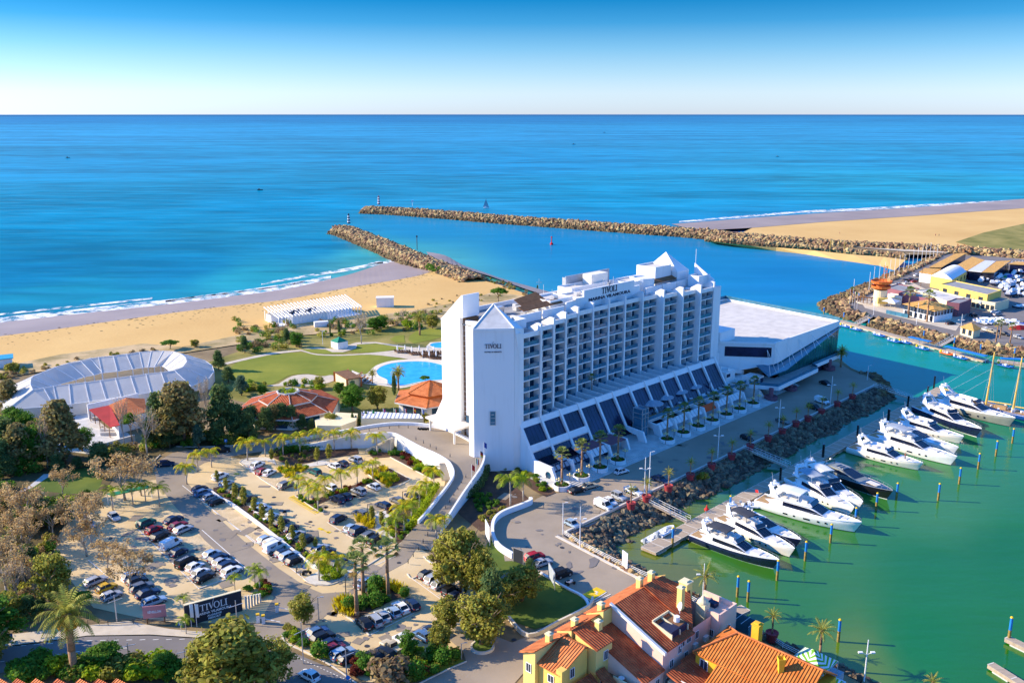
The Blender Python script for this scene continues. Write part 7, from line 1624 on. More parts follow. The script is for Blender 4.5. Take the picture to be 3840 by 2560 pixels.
for c,T,x,y,lab,rz in[(('tube_blue','yellow_paint'),TU,385,962,'blue dinghy with yellow motor at the channel end of the service pontoon',drz),(('tube_blue','yellow_paint'),TU,500,995,'blue dinghy with raised yellow motor below the ramp',drz),(('tube_blue','gelcoat'),TU,760,1060,'blue dinghy with white console at the service pontoon',drz),(('tube_blue','gelcoat'),TU,920,1125,'blue dinghy moored before the small blue awning',drz),(('tube_blue','yellow_paint'),TU,1045,1138,'blue dinghy with yellow motor under the small blue awning',drz),(('tube_blue','yellow_paint'),TU,1235,1207,'pale blue dinghy with yellow motor below the second ramp',drz),(('tube_orange','yellow_paint'),TU,1505,1262,'orange inflatable boat at the service pontoon',drz),(('tube_blue','gelcoat'),TU,1655,1310,'blue dinghy with red lifejackets',drz),(('tube_blue','yellow_paint'),TU,2150,1398,'blue dinghy behind the ship masts',drz),
       (('canvas_white','canvas_blue_grey'),TH,1685,940,'small white inflatable tender at the near pontoon end',HROT),(('canvas_white','canvas_blue_grey'),TH,1800,875,'white tender lifted on the near pontoon end',HROT),(('canvas_white','canvas_blue_grey'),TJ,945,1235,'small white tender beside the jet ski dock',HROT),(('canvas_white','canvas_blue_grey'),TJ,1040,1225,'tender with a wooden floor at the jet ski dock',-.2)]:
 q=RB[c].put(G(T(x,y),WZ+(.9 if 'lifted' in lab else .05)),rz,1.15,lab,'small boats');q.name='dinghy'
for a,c,lab in[((1090,1068),(1320,1122),'small blue awning over the service pontoon'),((1490,1170),(1935,1282),'long blue awning over the service pontoon'),((2095,1305),(2400,1320),'blue awning behind the ship masts')]:
 A,B_=G(TU(*a),WZ+3.6),G(TU(*c),WZ+3.6);d=(B_-A).normalized();q=V3((-d.y,d.x,0))*1.2;r=thing('pontoon_awning',lab,'awning',(A.x,A.y,WZ));b=MB();t=V3((0,0,.2));b.add([A-q,A+q,B_+q,B_-q,A-q+t,A+q+t,B_+q+t,B_-q+t],[(0,3,2,1),(4,5,6,7),(0,1,5,4),(1,2,6,5),(2,3,7,6),(3,0,4,7)]);b.build('roof','blue_paint',r);b=MB();n=max(2,int((B_-A).length/4))
 for k in range(n+1):p=A.lerp(B_,k/n);b.tube(p,p+V3((0,0,-2.8)),.07,n=4)
 b.build('post','blue_paint',r)
# boats far out
def seaboat(p,rz,sail,lab,s=1.):
 r=thing('sailing_boat' if sail else 'fishing_boat',lab,'boat',p);b=MB();us=[(-4,1.2),(-1,1.4),(2,1.1),(4.4,.05)];b.loft([[(p.x+x*s,p.y,p.z),(p.x+x*s,p.y-w_*s,p.z+1.1*s),(p.x+x*s,p.y+w_*s,p.z+1.1*s)]for x,w_ in us],close=True);b.build('hull','hull_black' if not sail else 'gelcoat',r);b=MB();b.box(p.x-2.4*s,p.x+.2*s,p.y-.8*s,p.y+.8*s,p.z+1.1*s,p.z+2.5*s);b.build('cabin','gelcoat' if sail else 'hull_grey',r)
 if sail:
  b=MB();b.tube((p.x,p.y,p.z+1),(p.x,p.y,p.z+14*s),.12*s,n=5);b.build('mast','hull_black',r);b=MB();b.add([(p.x-.2*s,p.y,p.z+2*s),(p.x-.2*s,p.y,p.z+13.6*s),(p.x-4.4*s,p.y+.3,p.z+2*s)],[(0,1,2)]);b.add([(p.x+.2*s,p.y,p.z+11.6*s),(p.x+.2*s,p.y,p.z+2*s),(p.x+4*s,p.y+.2,p.z+1.6*s)],[(0,1,2)]);b.build('sail','canvas_blue_grey',r)
seaboat(G(TY(980,138),WZ),0,True,'sailing boat passing beyond the long breakwater',.72)
for(x,y),lab,s in[((156,363),'small dark boat alone on the open sea at the west',1.0),((597,437),'dark boat on the sea above the short breakwater',.85),((1318,332),'boat trailing a wake near the horizon',1.2),((1388,305),'boat farthest out near the horizon',1.3),((1786,360),'pale boat far out beyond the east beach',.8)]:seaboat(G(DD(x,y),WZ),0,False,lab,s)
# ================================================================== MARQUEE AND GARDEN BUILDINGS
tent=thing('marquee','white oval ring-shaped marquee tent with a central court beside the beach','marquee',G(TA(1000,640)))
RG=[(285,585),(278,640),(300,690),(400,672),(490,655),(635,640),(780,622),(920,603),(1060,583),(1200,565),(1340,545),(1480,530),(1600,510),(1680,480),(1715,435),(1705,395),(1660,362),(1590,340),(1500,335),(1390,337),(1280,345),(1160,362),(1040,378),(905,392),(830,402),(740,425),(630,445),(500,485),(390,530),(310,562)]
R_=[G(TA(*p),7.6)for p in RG];cen=sum(R_,V3())/len(R_);n=len(R_)
def outw(k):
 a,c=R_[k-1],R_[(k+1)%n];t=(c-a);t.z=0;t.normalize();q=V3((t.y,-t.x,0));return q if q.dot(R_[k]-cen)>0 else-q
OUTW=[outw(k)for k in range(n)];WO,WI=8.6,8.0
OE=[R_[k]+OUTW[k]*WO-V3((0,0,3.9))for k in range(n)];IE=[R_[k]-OUTW[k]*(WI if 3<k<12 or 17<k<28 else 6.0)-V3((0,0,3.6))for k in range(n)]
for k in range(n):
 j=(k+1)%n;b=MB()
 b.face([R_[k],R_[j],OE[j],OE[k]]);b.face([R_[k],IE[k],IE[j],R_[j]]);o0=lambda p:V3((p.x,p.y,0));b.face([OE[k],OE[j],o0(OE[j]),o0(OE[k])])
 b.build('roof_panel','tent_fabric',tent)
b=MB();up=V3((0,0,.12))
for k in range(n):
 b.path([OE[k]+up,R_[k]+up,IE[k]+up],.09,4);b.tube(OE[k],V3((OE[k].x,OE[k].y,0)),.12,n=4);b.tube(IE[k],V3((IE[k].x,IE[k].y,0)),.12,n=4)
for k in range(n):b.tube(OE[k],OE[(k+1)%n],.1,n=4);b.tube(IE[k],IE[(k+1)%n],.1,n=4);b.tube(R_[k]+up,R_[(k+1)%n]+up,.07,n=4)
b.build('frame','tent_rib',tent)
flat('marquee_floor',[V3((p.x,p.y,0))for p in OE],.05,'path_stone')
def walls(b,P,z0,z1,mi=0,th=None):
 m_=len(P)
 for k in range(m_):a,c=P[k],P[(k+1)%m_];b.face([(a.x,a.y,z0),(c.x,c.y,z0),(c.x,c.y,z1),(a.x,a.y,z1)],mi)
def slab_roof(b,pts,th=.18,mi=0):
 """sloping roof plane with thickness"""
 P=[V3(p)for p in pts];b.slope(P,mi);dn=V3((0,0,-th));m_=len(P)
 b.add([p+dn for p in P],[tuple(range(m_))[::-1]],mi)
 for k in range(m_):b.add([P[k],P[(k+1)%m_],P[(k+1)%m_]+dn,P[k]+dn],[(0,1,2,3)],mi)
# restaurant by the marquee
rs=thing('restaurant','low restaurant with bright red felt roof and orange hip beside the marquee','restaurant',G(TA(1080,900)))
C_=[G(TA(815,868),3.6),G(TA(1010,828),4.6),G(TA(1100,1010),4.6),G(TA(1015,1030),3.6)];b=MB();slab_roof(b,C_);
b.build('roof','felt_red',rs)
b=MB();A_,B2,C2,D2,E2=G(TA(1160,760),6.2),G(TA(1000,828),4.6),G(TA(1095,960),4.3),G(TA(1345,890),4.3),G(TA(1330,770),4.6)
slab_roof(b,[A_,B2,C2]);slab_roof(b,[A_,C2,D2]);slab_roof(b,[A_,D2,E2]);slab_roof(b,[A_,E2,B2]);b.build('roof','clay_orange',rs)
b=MB();q=[G(TA(800,835),4.2),G(TA(1270,730),4.2)]
wallmb(b,[V3((p.x,p.y,0))for p in q],.4,4.6);walls(b,[V3((p.x,p.y,0))for p in(C_[1].lerp(C_[0],.2),C_[2].lerp(C_[3],.2),C2,D2,E2)],0,4.1);b.build('wall','white_render',rs)
b=MB()
for k in range(5):p=C_[0].lerp(C_[3],.05+.22*k);b.tube((p.x,p.y,0),(p.x,p.y,3.5),.12,n=5)
b.build('post','wood_brown',rs)
b=MB();wallmb(b,px(TA,[(870,1250),(1060,1200),(1240,1150)]),.4,1.6);tag(b.build('yard_wall','warm_white'),'low pale wall closing the restaurant yard','wall')
for k,(x,y)in enumerate([(890,1035),(1000,1075),(1010,1105),(930,960)]):
 p=G(TA(x,y));b=MB();b.cbox((p.x,p.y,.5),5,.8,.9,-.5+k*.3);tag(b.build('concrete_bench','roof_pale'),f'long pale block, {ORD[k]} from the restaurant door in its yard','bench')
# octagonal tiled buildings
def octroof(name,label,c,R0,n_,tiers,rot,apex,m_,hole=None):
 r=thing(name,label,'pavilion',c);b=MB();f=lambda k,rad,z:V3((c.x+rad*math.cos(rot+2*math.pi*k/n_),c.y+rad*math.sin(rot+2*math.pi*k/n_),z))
 for(r1,z1),(r2,z2)in tiers:
  for k in range(n_):b.slope([f(k,r1,z1),f(k+1,r1,z1),f(k+1,r2,z2),f(k,r2,z2)]if r2>0 else[f(k,r1,z1),f(k+1,r1,z1),f(0,0,z2)])
 b.build('roof',m_,r);b=MB()
 for i in range(len(tiers)-1):
  (_,_),(ra,za)=tiers[i];(rb,zb),_=tiers[i+1]
  for k in range(n_):b.face([f(k,rb,zb-.02),f(k+1,rb,zb-.02),f(k+1,ra,za-.05),f(k,ra,za-.05)])
 for k in range(n_):
  for t in tiers:b.tube(f(k,t[0][0],t[0][1]+.05),f(k,max(t[1][0],.05),t[1][1]+.05),.12,n=4)
 b.build('ridge','clay_amber' if m_=='clay_orange' else 'concrete',r);b=MB();R1,Z1=tiers[0][0]
 walls(b,[f(k,R1-1.4,0)for k in range(n_)],0,Z1);b.build('wall','warm_white',r);b=MB()
 for k in range(n_):b.tube(f(k,R1-.1,Z1-.2),f(k+1,R1-.1,Z1-.2),.25,n=4)
 b.build('eave','concrete',r)
 b=MB()
 for k in range(n_):a,e=f(k,R1-1.36,0),f(k+1,R1-1.36,0);q0,q1=a.lerp(e,.15),a.lerp(e,.85);b.face([(q0.x,q0.y,.5),(q1.x,q1.y,.5),(q1.x,q1.y,Z1-.6),(q0.x,q0.y,Z1-.6)])
 b.build('window','room_glass',r)
 if hole:
  b=MB();b.lathe([(hole+.15,tiers[-1][1][1]-.6),(hole+.15,tiers[-1][1][1]+.35),(hole-.25,tiers[-1][1][1]+.35),(hole-.25,tiers[-1][1][1]-.9),(0,tiers[-1][1][1]-.9)],c,n_,closed=False);b.build('opening','concrete',r)
 return r
c1=G(TB(300,1060),4.0);c1.z=0
octroof('tiled_pavilion','wide octagonal building with red tile roof and a planted opening at its top',c1,14.5,8,[((15,3.6),(8.8,5.6)),((8.8,6.1),(3.4,7.8))],.3,0,'clay_red',3.4)
for q in range(5):pass
b=MB();r2=random.Random(6)
for k in range(4):leafcloud(b,(c1.x+r2.gauss(0,.9),c1.y+r2.gauss(0,.9),8.0),(1.2,1.2,.8),90,.22,r2)
tag(b.build('roof_shrub','leaf_lime'),'round green shrub growing through the octagonal roof opening','shrub')
b=MB();P4=[G(TB(490,930),5.0),G(TB(600,935),4.6),G(TB(765,1015),3.8),G(TB(700,1145),3.8),G(TB(560,1000),5.0)];r=thing('tiled_annex','red tiled wing joined to the octagonal building','pavilion',(P4[0].x,P4[0].y,0));slab_roof(b,P4);b.build('roof','clay_red',r);b=MB();walls(b,[V3((p.x,p.y,0))for p in P4],0,3.6);b.build('wall','warm_white',r)
c2=G(TB(1600,985),4.5);c2.z=0
octroof('tiled_pavilion','two-tiered orange tile pavilion next to the hotel tower and pool',c2,11,6,[((12,4.2),(6.6,5.5)),((7.4,6.3),(0,9.4))],.52,0,'clay_orange')
# brown roofed hut by the court
hut=thing('garden_hut','small hut with a flat brown roof and terracotta piers beside the pool','hut',G(TB(840,860)));P4=[G(TB(*p),3.2)for p in[(718,772),(845,750),(965,820),(835,840)]];b=MB();b.prism([(p.x,p.y)for p in P4],3.0,3.3);b.build('roof','wood_brown',hut);b=MB();cc=sum(P4,V3())/4;b.prism([((p.x-cc.x)*.92+cc.x,(p.y-cc.y)*.92+cc.y)for p in P4],0,3.0);b.build('wall','wall_cream',hut);b=MB()
for p in P4:b.cbox((p.x,p.y,1.7),.5,.5,3.4)
b.build('pier','orange_paint',hut)
ki=thing('garden_kiosk','small white kiosk with a green pyramid roof on the hotel lawn','kiosk',G(TB(770,555)));cc=G(TB(768,545));b=MB();s_=3.6;q=[V3((cc.x+dx*s_,cc.y+dy*s_,2.7))for dx,dy in((-1,0),(0,-1),(1,0),(0,1))]
for k in range(4):b.slope([q[k],q[(k+1)%4],V3((cc.x,cc.y,4.4))])
b.build('roof','green_roof',ki);b=MB();b.prism([((p.x-cc.x)*.93+cc.x,(p.y-cc.y)*.93+cc.y)for p in q],0,2.7);b.build('wall','white_render',ki)
# beach pavilion with its row of white frames
bp=thing('beach_pavilion','long white beach pavilion with a row of slanted roof frames','pavilion',G(TB(560,320)))
a0,a1=G(TB(212,358)),G(TB(966,248));d=(a1-a0).normalized();q=V3((-d.y,d.x,0));L=(a1-a0).length;Wd=15.
b=MB();b.prism([(p.x,p.y)for p in(a0+d*L*.16,a0+d*L*.58,a0+d*L*.58+q*Wd*.8,a0+d*L*.16+q*Wd*.8)],.3,4.2,0,1);b.prism([(p.x,p.y)for p in(a0+d*L*.0,a0+d*L,a0+d*L+q*Wd,a0+q*Wd)],.0,.35);b.prism([(p.x,p.y)for p in(a0+q*Wd*.55,a0+d*L+q*Wd*.55,a0+d*L+q*Wd*.9,a0+q*Wd*.9)],.3,3.6,0,1);b.build('hall',['white_render','roof_grey'],bp)
b=MB()
for k in range(6):p=a0+d*L*(.18+.065*k)+q*(3+k%3*2.);b.cbox((p.x,p.y,4.7),1.8,1.3,1.1,.3)
b.build('roof_unit','iron',bp)
NF_=25
for k in range(NF_+1):
 p=a0+d*(L*k/NF_);b=MB();h_=4.6;hk=5.9+.9*k/NF_
 for pp in(p,p+q*Wd):b.cbox((pp.x,pp.y,h_/2),.22,.35,h_,math.atan2(d.y,d.x))
 e=d*.16
 P=[p-q*.8+V3((0,0,h_-.3)),p+q*(Wd+.6)+V3((0,0,hk+.5)),p+q*(Wd+.6)+V3((0,0,hk+.1)),p-q*.8+V3((0,0,h_-.9))]
 b.add([v-e for v in P]+[v+e for v in P],[(0,1,2,3),(7,6,5,4),(0,4,5,1),(1,5,6,2),(2,6,7,3),(3,7,4,0)]);b.build('frame','white_render',bp)
bh=thing('beach_hut','small white box hut alone on the sand','hut',G(TB(1190,175),.2));cc=G(TB(1188,168),.2);b=MB();b.cbox((cc.x,cc.y,2.4),8,4.5,4.4,.1);b.build('wall','white_render',bh);b=MB();b.cbox((cc.x,cc.y,4.7),8.5,5,.25,.1);b.build('roof','warm_white',bh)
bl=thing('blue_hut','turquoise roofed beach hut cut by the edge of the photograph','hut',G(TA(10,500)));cc=G(TA(5,480));b=MB();b.cbox((cc.x,cc.y,3.6),9,7,.3,.5);b.build('roof','cyan_tarp',bl);b=MB();b.cbox((cc.x,cc.y,1.7),8,6,3.4,.5);b.build('wall','white_render',bl)
sv=G(TB(600,355));b=MB();b.cbox((sv.x,sv.y,1.3),6,2.4,2.2,.35);b.cbox((sv.x-2,sv.y-.8,1.0),1.6,2.2,1.6,.35);tag(b.build('delivery_van','white_render'),'white van parked behind the beach pavilion','van')
# flat roofed service building behind the flagpoles
sb=thing('service_building','low building with a pale ribbed sheet roof behind the flagpoles','building',G(TB(1200,1230)));b=MB();P4=[G(TB(*p),4)for p in[(985,1130),(1500,1155),(1540,1195),(965,1192)]];slab_roof(b,P4);b.build('roof','sheet_roof',sb);b=MB();walls(b,[V3((p.x,p.y,0))for p in P4],0,3.9);P5=[G(TB(*p),3.4)for p in[(540,1210),(740,1140),(935,1150),(920,1215),(780,1265),(560,1260)]];b.prism([(p.x,p.y)for p in P5],0,3.4);b.build('wall','wall_cream',sb)
# ================================================================== POOLSIDE
def lounger_proto():
 r=thing('sun_lounger','l','sun lounger');b=MB();b.box(-.95,.45,-.33,.33,.30,.42);b.add([(.45,-.33,.34),(.45,.33,.34),(1.0,.33,.78),(1.0,-.33,.78),(.45,-.33,.42),(.45,.33,.42),(.95,.33,.86),(.95,-.33,.86)],[(0,1,2,3),(4,7,6,5),(0,3,7,4),(1,5,6,2),(2,6,7,3)]);b.build('bed','wood_brown',r)
 b=MB()
 for x in(-.85,.35):
  for y in(-.28,.28):b.box(x-.04,x+.04,y-.04,y+.04,0,.3)
 b.build('legs','iron',r);r.location=(0,0,-500);return Proto(r)
LG=lounger_proto()
for row,(x0,x1,y0,y1,n_)in enumerate([(1290,1470,592,598,8),(1420,1700,612,610,12),(1520,1700,632,640,9),(1600,1740,648,655,7),(1560,1740,600,606,7)]):
 for k in range(n_):LG.put(G(TB(x0+(x1-x0)*k/n_,y0+(y1-y0)*k/n_),.1),2.4,1.25,f'dark sun lounger, {ORD[k]} in the {ORD[row]} row by the pool','sun loungers by the pool')
for k,(x,y)in enumerate([(955,800),(985,830),(1010,850),(1040,870),(940,830),(990,870)]):LG.put(G(TB(x,y),.1),1.0,1.2,f'sun lounger, {ORD[k]} beside the brown-roofed hut','loungers beside the hut')
def closed_parasol(p,h,label,group,m_='canvas_white'):
 r=thing('closed_parasol',label,'parasol',p,group);b=MB();b.tube(p,p+V3((0,0,h)),.05,n=5);b.lathe([(.5,0),(.5,.1),(.1,.15)],p,8);b.build('pole','steel',r);b=MB();b.lathe([(.12,h*.32),(.32,h*.45),(.22,h*.8),(.04,h)],p,8);b.build('canopy',m_,r)
for k,(x,y)in enumerate([(1300,598),(1370,598),(1432,612),(1500,600),(1577,610),(1635,610),(1530,640),(1655,650),(1592,648)]):closed_parasol(G(TB(x,y),.1),3.4,f'closed white parasol, {ORD[k]} among the loungers','closed parasols by the pool')
# hotel deck furniture
for k,(s_,t_)in enumerate([(52.5,3.4),(59.8,1.9),(67.8,1.6),(75.6,1.5)]):
 p=HS(s_,t_,4);r=thing('parasol',f'large blue-grey open parasol, {ORD[k]} from the glass lift on the hotel deck','parasol',p,'open parasols on the hotel deck');b=MB();b.tube(p,p+V3((0,0,3.6)),.09,n=6);b.build('pole','steel',r);b=MB();b.lathe([(3.6,2.7),(1.8,3.25),(.1,3.7)],p,12,closed=False);b.lathe([(3.6,2.7),(3.6,2.6)],p,12,closed=False);b.build('canopy','canvas_blue_grey',r);b=MB()
 for j in range(12):a=j*math.pi/6;b.tube(p+V3((0,0,3.72)),p+V3((3.6*math.cos(a),3.6*math.sin(a),2.73)),.03,n=3)
 b.build('rib','pole_white',r)
for k,(s_,t_)in enumerate([(82,4.5),(89.5,2.5),(94,1)]):closed_parasol(HS(s_,t_,4),3.8,f'closed dark parasol, {ORD[k]} along the hotel deck','closed parasols on the hotel deck','canvas_blue_grey')
def deckset():
 r=thing('deck_table','t','table');b=MB();b.tube((0,0,.70),(0,0,.76),.55,n=10);b.tube((0,0,0),(0,0,.7),.05,n=5);b.build('table_top','canvas_white',r);r.location=(0,0,-500);return Proto(r)
def deckbed():
 r=thing('deck_sofa','t','sofa');b=MB();b.box(-.9,.9,-.45,.45,.1,.45);b.build('seat','canvas_white',r);b=MB();b.box(-.9,.9,.35,.5,.45,.85);b.build('backrest','canvas_white',r);r.location=(0,0,-500);return Proto(r)
DT,DB_=deckset(),deckbed();r2=random.Random(12)
for k in range(14):DT.put(HS(46+k*2.0,5.6-(k%3)*1.6 if k>1 else 3.4,4.0),0,1.,f'round white table, {ORD[k]} from the glass lift on the hotel deck','tables on the hotel deck')
for k in range(20):
 DB_.put(HS(76.5+(k%7)*3.3,6.2-(k // 7)*2.2,4.02),HROT+(k%2)*1.57,1.,f'white outdoor sofa, {ORD[k % 7]} along the {ORD[k // 7]} row of the hotel deck','sofas on the hotel deck')
# ================================================================== STREET FURNITURE
def lamp(T,foot,top,label,z=0.,arms=2,pole='pole_white',group='lamp masts'):
 p=G(T(*foot),z);h=max(3,height_px(T(*foot),T(*top),z));r=thing('street_lamp',label,'street lamp',p,group);b=MB();b.tube(p,p+V3((0,0,h)),.12,.08,6);b.build('pole',pole,r)
 if arms==1:b=MB();b.tube(p+V3((0,0,h-.1)),p+V3((.7,.1,h+.1)),.05,n=4);b.cbox((p.x+.8,p.y+.1,p.z+h+.08),.55,.22,.1);b.build('lamp_head',pole,r)
 if arms==2:
  for sg in(-1,1):b=MB();b.tube(p+V3((0,0,h*.66)),p+V3((sg*.8,.2,h*.66+.25)),.05,n=4);b.cbox((p.x+sg*1.0,p.y+.2,p.z+h*.66+.3),.7,.4,.22);b.build('lamp_head',pole,r)
 if arms==3:b=MB();b.tube(p+V3((-1.3,0,h*.7)),p+V3((1.3,.3,h*.86)),.06,n=4);b.build('crossbar','steel',r)
QL=[((858,886),(868,600),TH,'white lamp mast at the corner of the quay kerb',1),((1015,1010),(1022,632),TH,'white lamp mast with twin heads beside the silver hatchback',2),((1608,520),(1622,182),TH,'white mast with a gull-wing lamp by the gangway',2),((1650,505),(1665,132),TH,'thin white mast next to the gull-wing lamp',1),((713,780),(730,477),TJ,'white lamp mast, first in the shade of the quay road',2),((1274,492),(1293,237),TJ,'white lamp mast, second in the shade of the quay road',2),((1747,290),(1772,24),TJ,'white lamp mast, third in the shade of the quay road',2),((912,305),(926,172),TK,'white lamp mast at the tip of the quay',1),((1800,522),(1820,176),TI,'white lamp mast at the first waterfront house',2),((855,1568),(912,1183),TL,'white cross-shaped lamp mast in the lower corner of the marina front',2)]
for f_,t_,T,lab,a in QL:lamp(T,f_,t_,lab,0,a)
for f_,t_,T,lab,a in[((1219,1560),(1208,1382),TF,'slim dark lamp at the crossroad pebble point',1),((578,790),(566,585),TG,'grey lamp beside the small corner tree',1),((436,1195),(424,815),TG,'grey mast with slanted crossbar by the bicycle lane',3),((835,1345),(820,1058),TG,'grey mast with slanted crossbar, farther down the bicycle lane',3),((930,1085),(914,868),TE,'grey mast with slanted crossbar behind the big date palm',3),((1024,1372),(1012,1258),TE,'short mast with slanted crossbar below the main road',3),((1475,1420),(1466,1298),TE,'short mast with slanted crossbar by the foreground olive tree',3),((1884,1100),(1870,912),TE,'mast with slanted crossbar in front of the entrance sign',3),((1742,710),(1732,592),TF,'thin brown lamp among the bays below the ramp',1),((1424,900),(1420,708),TF,'thin brown lamp beside the gold grasses',1),((2030,1170),(2018,1062),TF,'lamp beside the lower end of the ramp',1),((1888,1150),(1884,1050),TG,'white lamp by the roundabout wall',1),((1495,370),(1498,340),TF,'short dark post in the bright island',0)]:lamp(T,f_,t_,lab,0,a,'iron' if T is TF else 'steel')
lamp(TB,(614,522),(607,395),'pale lamp mast on the hotel lawn',0,1)
lamp(TC,(884,362),(884,262),'twin-armed lamp on the channel shore',0,2,'steel')
lamp(TU,(692,825),(702,640),'white lamp mast before the watchtower',0,0);lamp(TU,(1165,930),(1190,690),'white lamp mast before the cafe',0,0);lamp(TU,(1648,1035),(1682,815),'white cross-shaped lamp mast beside the kiosk',0,2);lamp(TU,(1212,515),(1250,215),'tall brown mast behind the watchtower',0,0,'wood_brown')
for k,(x,yb_,yt,xt)in enumerate([(472,560,435,485),(640,560,358,655),(690,495,297,712),(750,458,272,768),(806,450,245,825),(866,420,220,885),(920,388,197,938),(970,370,170,990),(1024,338,160,1043),(1075,310,150,1095),(1123,292,110,1143),(1172,268,85,1190),(1220,248,65,1238),(1265,230,62,1284),(1310,208,30,1325),(1352,190,70,1365),(1392,175,50,1405)]):
 p=G(TU(x,yb_));h=height_px(TU(x,yb_),TU(xt,yt));r=thing('flagpole',f'bare white flagpole, {ORD[k]} along the rock edge from the harbour point','flagpole',p,'bare flagpoles on the harbour edge');b=MB();b.tube(p,p+V3((0,0,h)),.14,.09,5);b.build('pole','pole_white',r);b=MB();b.blob(p+V3((0,0,h)),.2);b.build('finial','pole_white',r)
def flag(p,h,label,group,cols,vertical=True):
 r=thing('flagpole',label,'flagpole',p,group);b=MB();b.tube(p,p+V3((0,0,h)),.06,.045,5);b.build('pole','pole_white',r)
 b=MB();n_=len(cols)
 for k in range(n_):
  if vertical:x0,x1=.9*k/n_,.9*(k+1)/n_;P=[(x0,1.),(x1,1.),(x1,0),(x0,0)]
  else:y0,y1=1-k/n_,1-(k+1)/n_;P=[(0,y0),(.9,y0),(.9,y1),(0,y1)]
  V=[p+V3((.06+x*.75,-.1*math.sin(x*5),h-1.5+y*1.4-x*.55))for x,y in P];b.add(V,[(0,1,2,3)],k)
 b.build('flag',cols,r)
RW='red_cloth','canvas_white'
for k,(x,y,t)in enumerate([(975,1287,1135),(1072,1270,1118),(1174,1256,1105),(1270,1249,1100),(1362,1245,1095),(1450,1250,1095),(1526,1262,1105)]):
 flag(G(TB(x,y)),max(4.5,height_px(TB(x,y),TB(x-6,t))),['flagpole with red and white striped blue flag','flagpole with furled green flag','flagpole with blue cross flag','flagpole with green white and red flag','flagpole with blue white and red flag','flagpole with red and yellow flag','flagpole with pale blue flag nearest the hotel'][k]+' on the ramp wall','flags along the ramp',[['blue_cloth','canvas_white','red_cloth','canvas_white','red_cloth'],['green_cloth'],['blue_cloth','red_cloth','blue_cloth'],['green_cloth','canvas_white','red_cloth'],['blue_cloth','canvas_white','red_cloth'],['red_cloth','yellow_paint','red_cloth'],['canvas_white','blue_cloth']][k],k not in(0,5))
for k,(x,y,t)in enumerate([(88,130,-60),(135,215,5),(100,300,150),(62,370,205),(24,430,260)]):
 flag(G(TH(x,y),4.2 if k<3 else 3.6),5.2,['flagpole with green and red flag beside the tower','flagpole with dark blue flag beside the tower','flagpole with black red and gold flag on the ramp parapet','flagpole with green white and red flag on the ramp parapet','flagpole with plain red flag on the ramp parapet'][k],'flags at the hotel plaza',[['green_cloth','red_cloth','red_cloth'],['blue_cloth'],['iron','red_cloth','yellow_paint'],['green_cloth','canvas_white','red_cloth'],['red_cloth']][k],k!=2)
for k,(x,y,t,c)in enumerate([(425,715,590,'red_cloth'),(455,735,625,'blue_cloth'),(480,748,650,'green_cloth'),(508,758,655,'canvas_white')]):flag(G(TU(x,y)),8,f'flagpole with {["red", "blue", "green", "white"][k]} flag on the harbour point','flags on the harbour point',[c])
def bollard_proto():
 r=thing('bollard','b','bollard');b=MB();b.tube((0,0,-.05),(0,0,.95),.10,n=6);b.build('post','iron',r);b=MB();b.tube((0,0,.75),(0,0,.85),.112,n=6);b.build('band','steel',r);r.location=(0,0,-500);return Proto(r)
BO=bollard_proto()
for row,(desc,items)in enumerate([('along the outer wall of the ramp',[(695,172),(885,142),(980,127),(1070,110),(1160,92),(1260,77),(1345,60),(1432,42),(1520,27),(1617,16),(1705,9),(1790,12)]),('along the taxi bays at the entrance',[(1862,120),(1932,152),(1993,185),(2048,210),(2175,277)]),('down the right side of the ramp',[(2320,470),(2282,522),(2247,577),(2210,634),(2172,692),(2135,752)]),('on the lower ramp and crossroad',[(2015,942),(1970,1002),(1928,1067),(1885,1127),(1837,1189),(1790,1250)]),('at the motorcycle bay',[(815,1290),(765,1335),(800,1365),(770,1310)])]):
 for k,(x,y)in enumerate(items):
  z=rampz(*TF(x,y))if row<4 else 0;BO.put(G(TF(x,y),z),0,1.,f'short dark bollard, {ORD[k]} {desc}','bollards')
# signs
def psign(T,foot,top,label,s_=.8,text='P'):
 p=G(T(*foot));h=max(2.,height_px(T(*foot),T(*top)));r=thing('parking_sign',label,'sign',p,'parking signs');b=MB();b.tube(p,p+V3((0,0,h)),.05,n=5);b.build('post','steel',r);b=MB();b.box(p.x-s_/2,p.x+s_/2,p.y-.09,p.y-.05,p.z+h-s_,p.z+h);bd=b.build('board','blue_paint',r);b=MB();addtext(b,text,s_*.95,plane_matrix((p.x,p.y-.1,p.z+h-s_*.82),(1,0,0)),depth=.02);b.build('lettering','canvas_white',r)
psign(TF,(842,1350),(840,1290),'blue parking sign beside the motorcycle');psign(TF,(118,175),(115,120),'blue parking sign on the shaded lane');psign(TE,(92,1280),(78,1170),'blue parking sign at the edge of the main road',1.0);psign(TG,(1145,190),(1145,105),'blue parking sign at the foot of the ramp');psign(TE,(1440,1160),(1440,1075),'blue parking sign before the entrance sign')
for T,f_,t_,lab in[(TF,(758,625),(756,545),'red and white road sign at the yellow hatching'),(TF,(1792,920),(1790,880),'round blue sign at the ramp bed'),(TB,(1582,1290),(1580,1240),'round blue road sign by the bicycles'),(TG,(850,1400),(846,1345),'round blue and red sign by the bicycle lane')]:
 p=G(T(*f_));h=max(2,height_px(T(*f_),T(*t_)));r=thing('road_sign',lab,'sign',p);b=MB();b.tube(p,p+V3((0,0,h)),.04,n=5);b.build('post','steel',r);b=MB();b.tube(p+V3((0,-.06,h-.35)),p+V3((0,-.1,h-.35)),.38,n=14);b.build('disc','blue_paint' if 'blue' in lab else 'red_cloth',r)
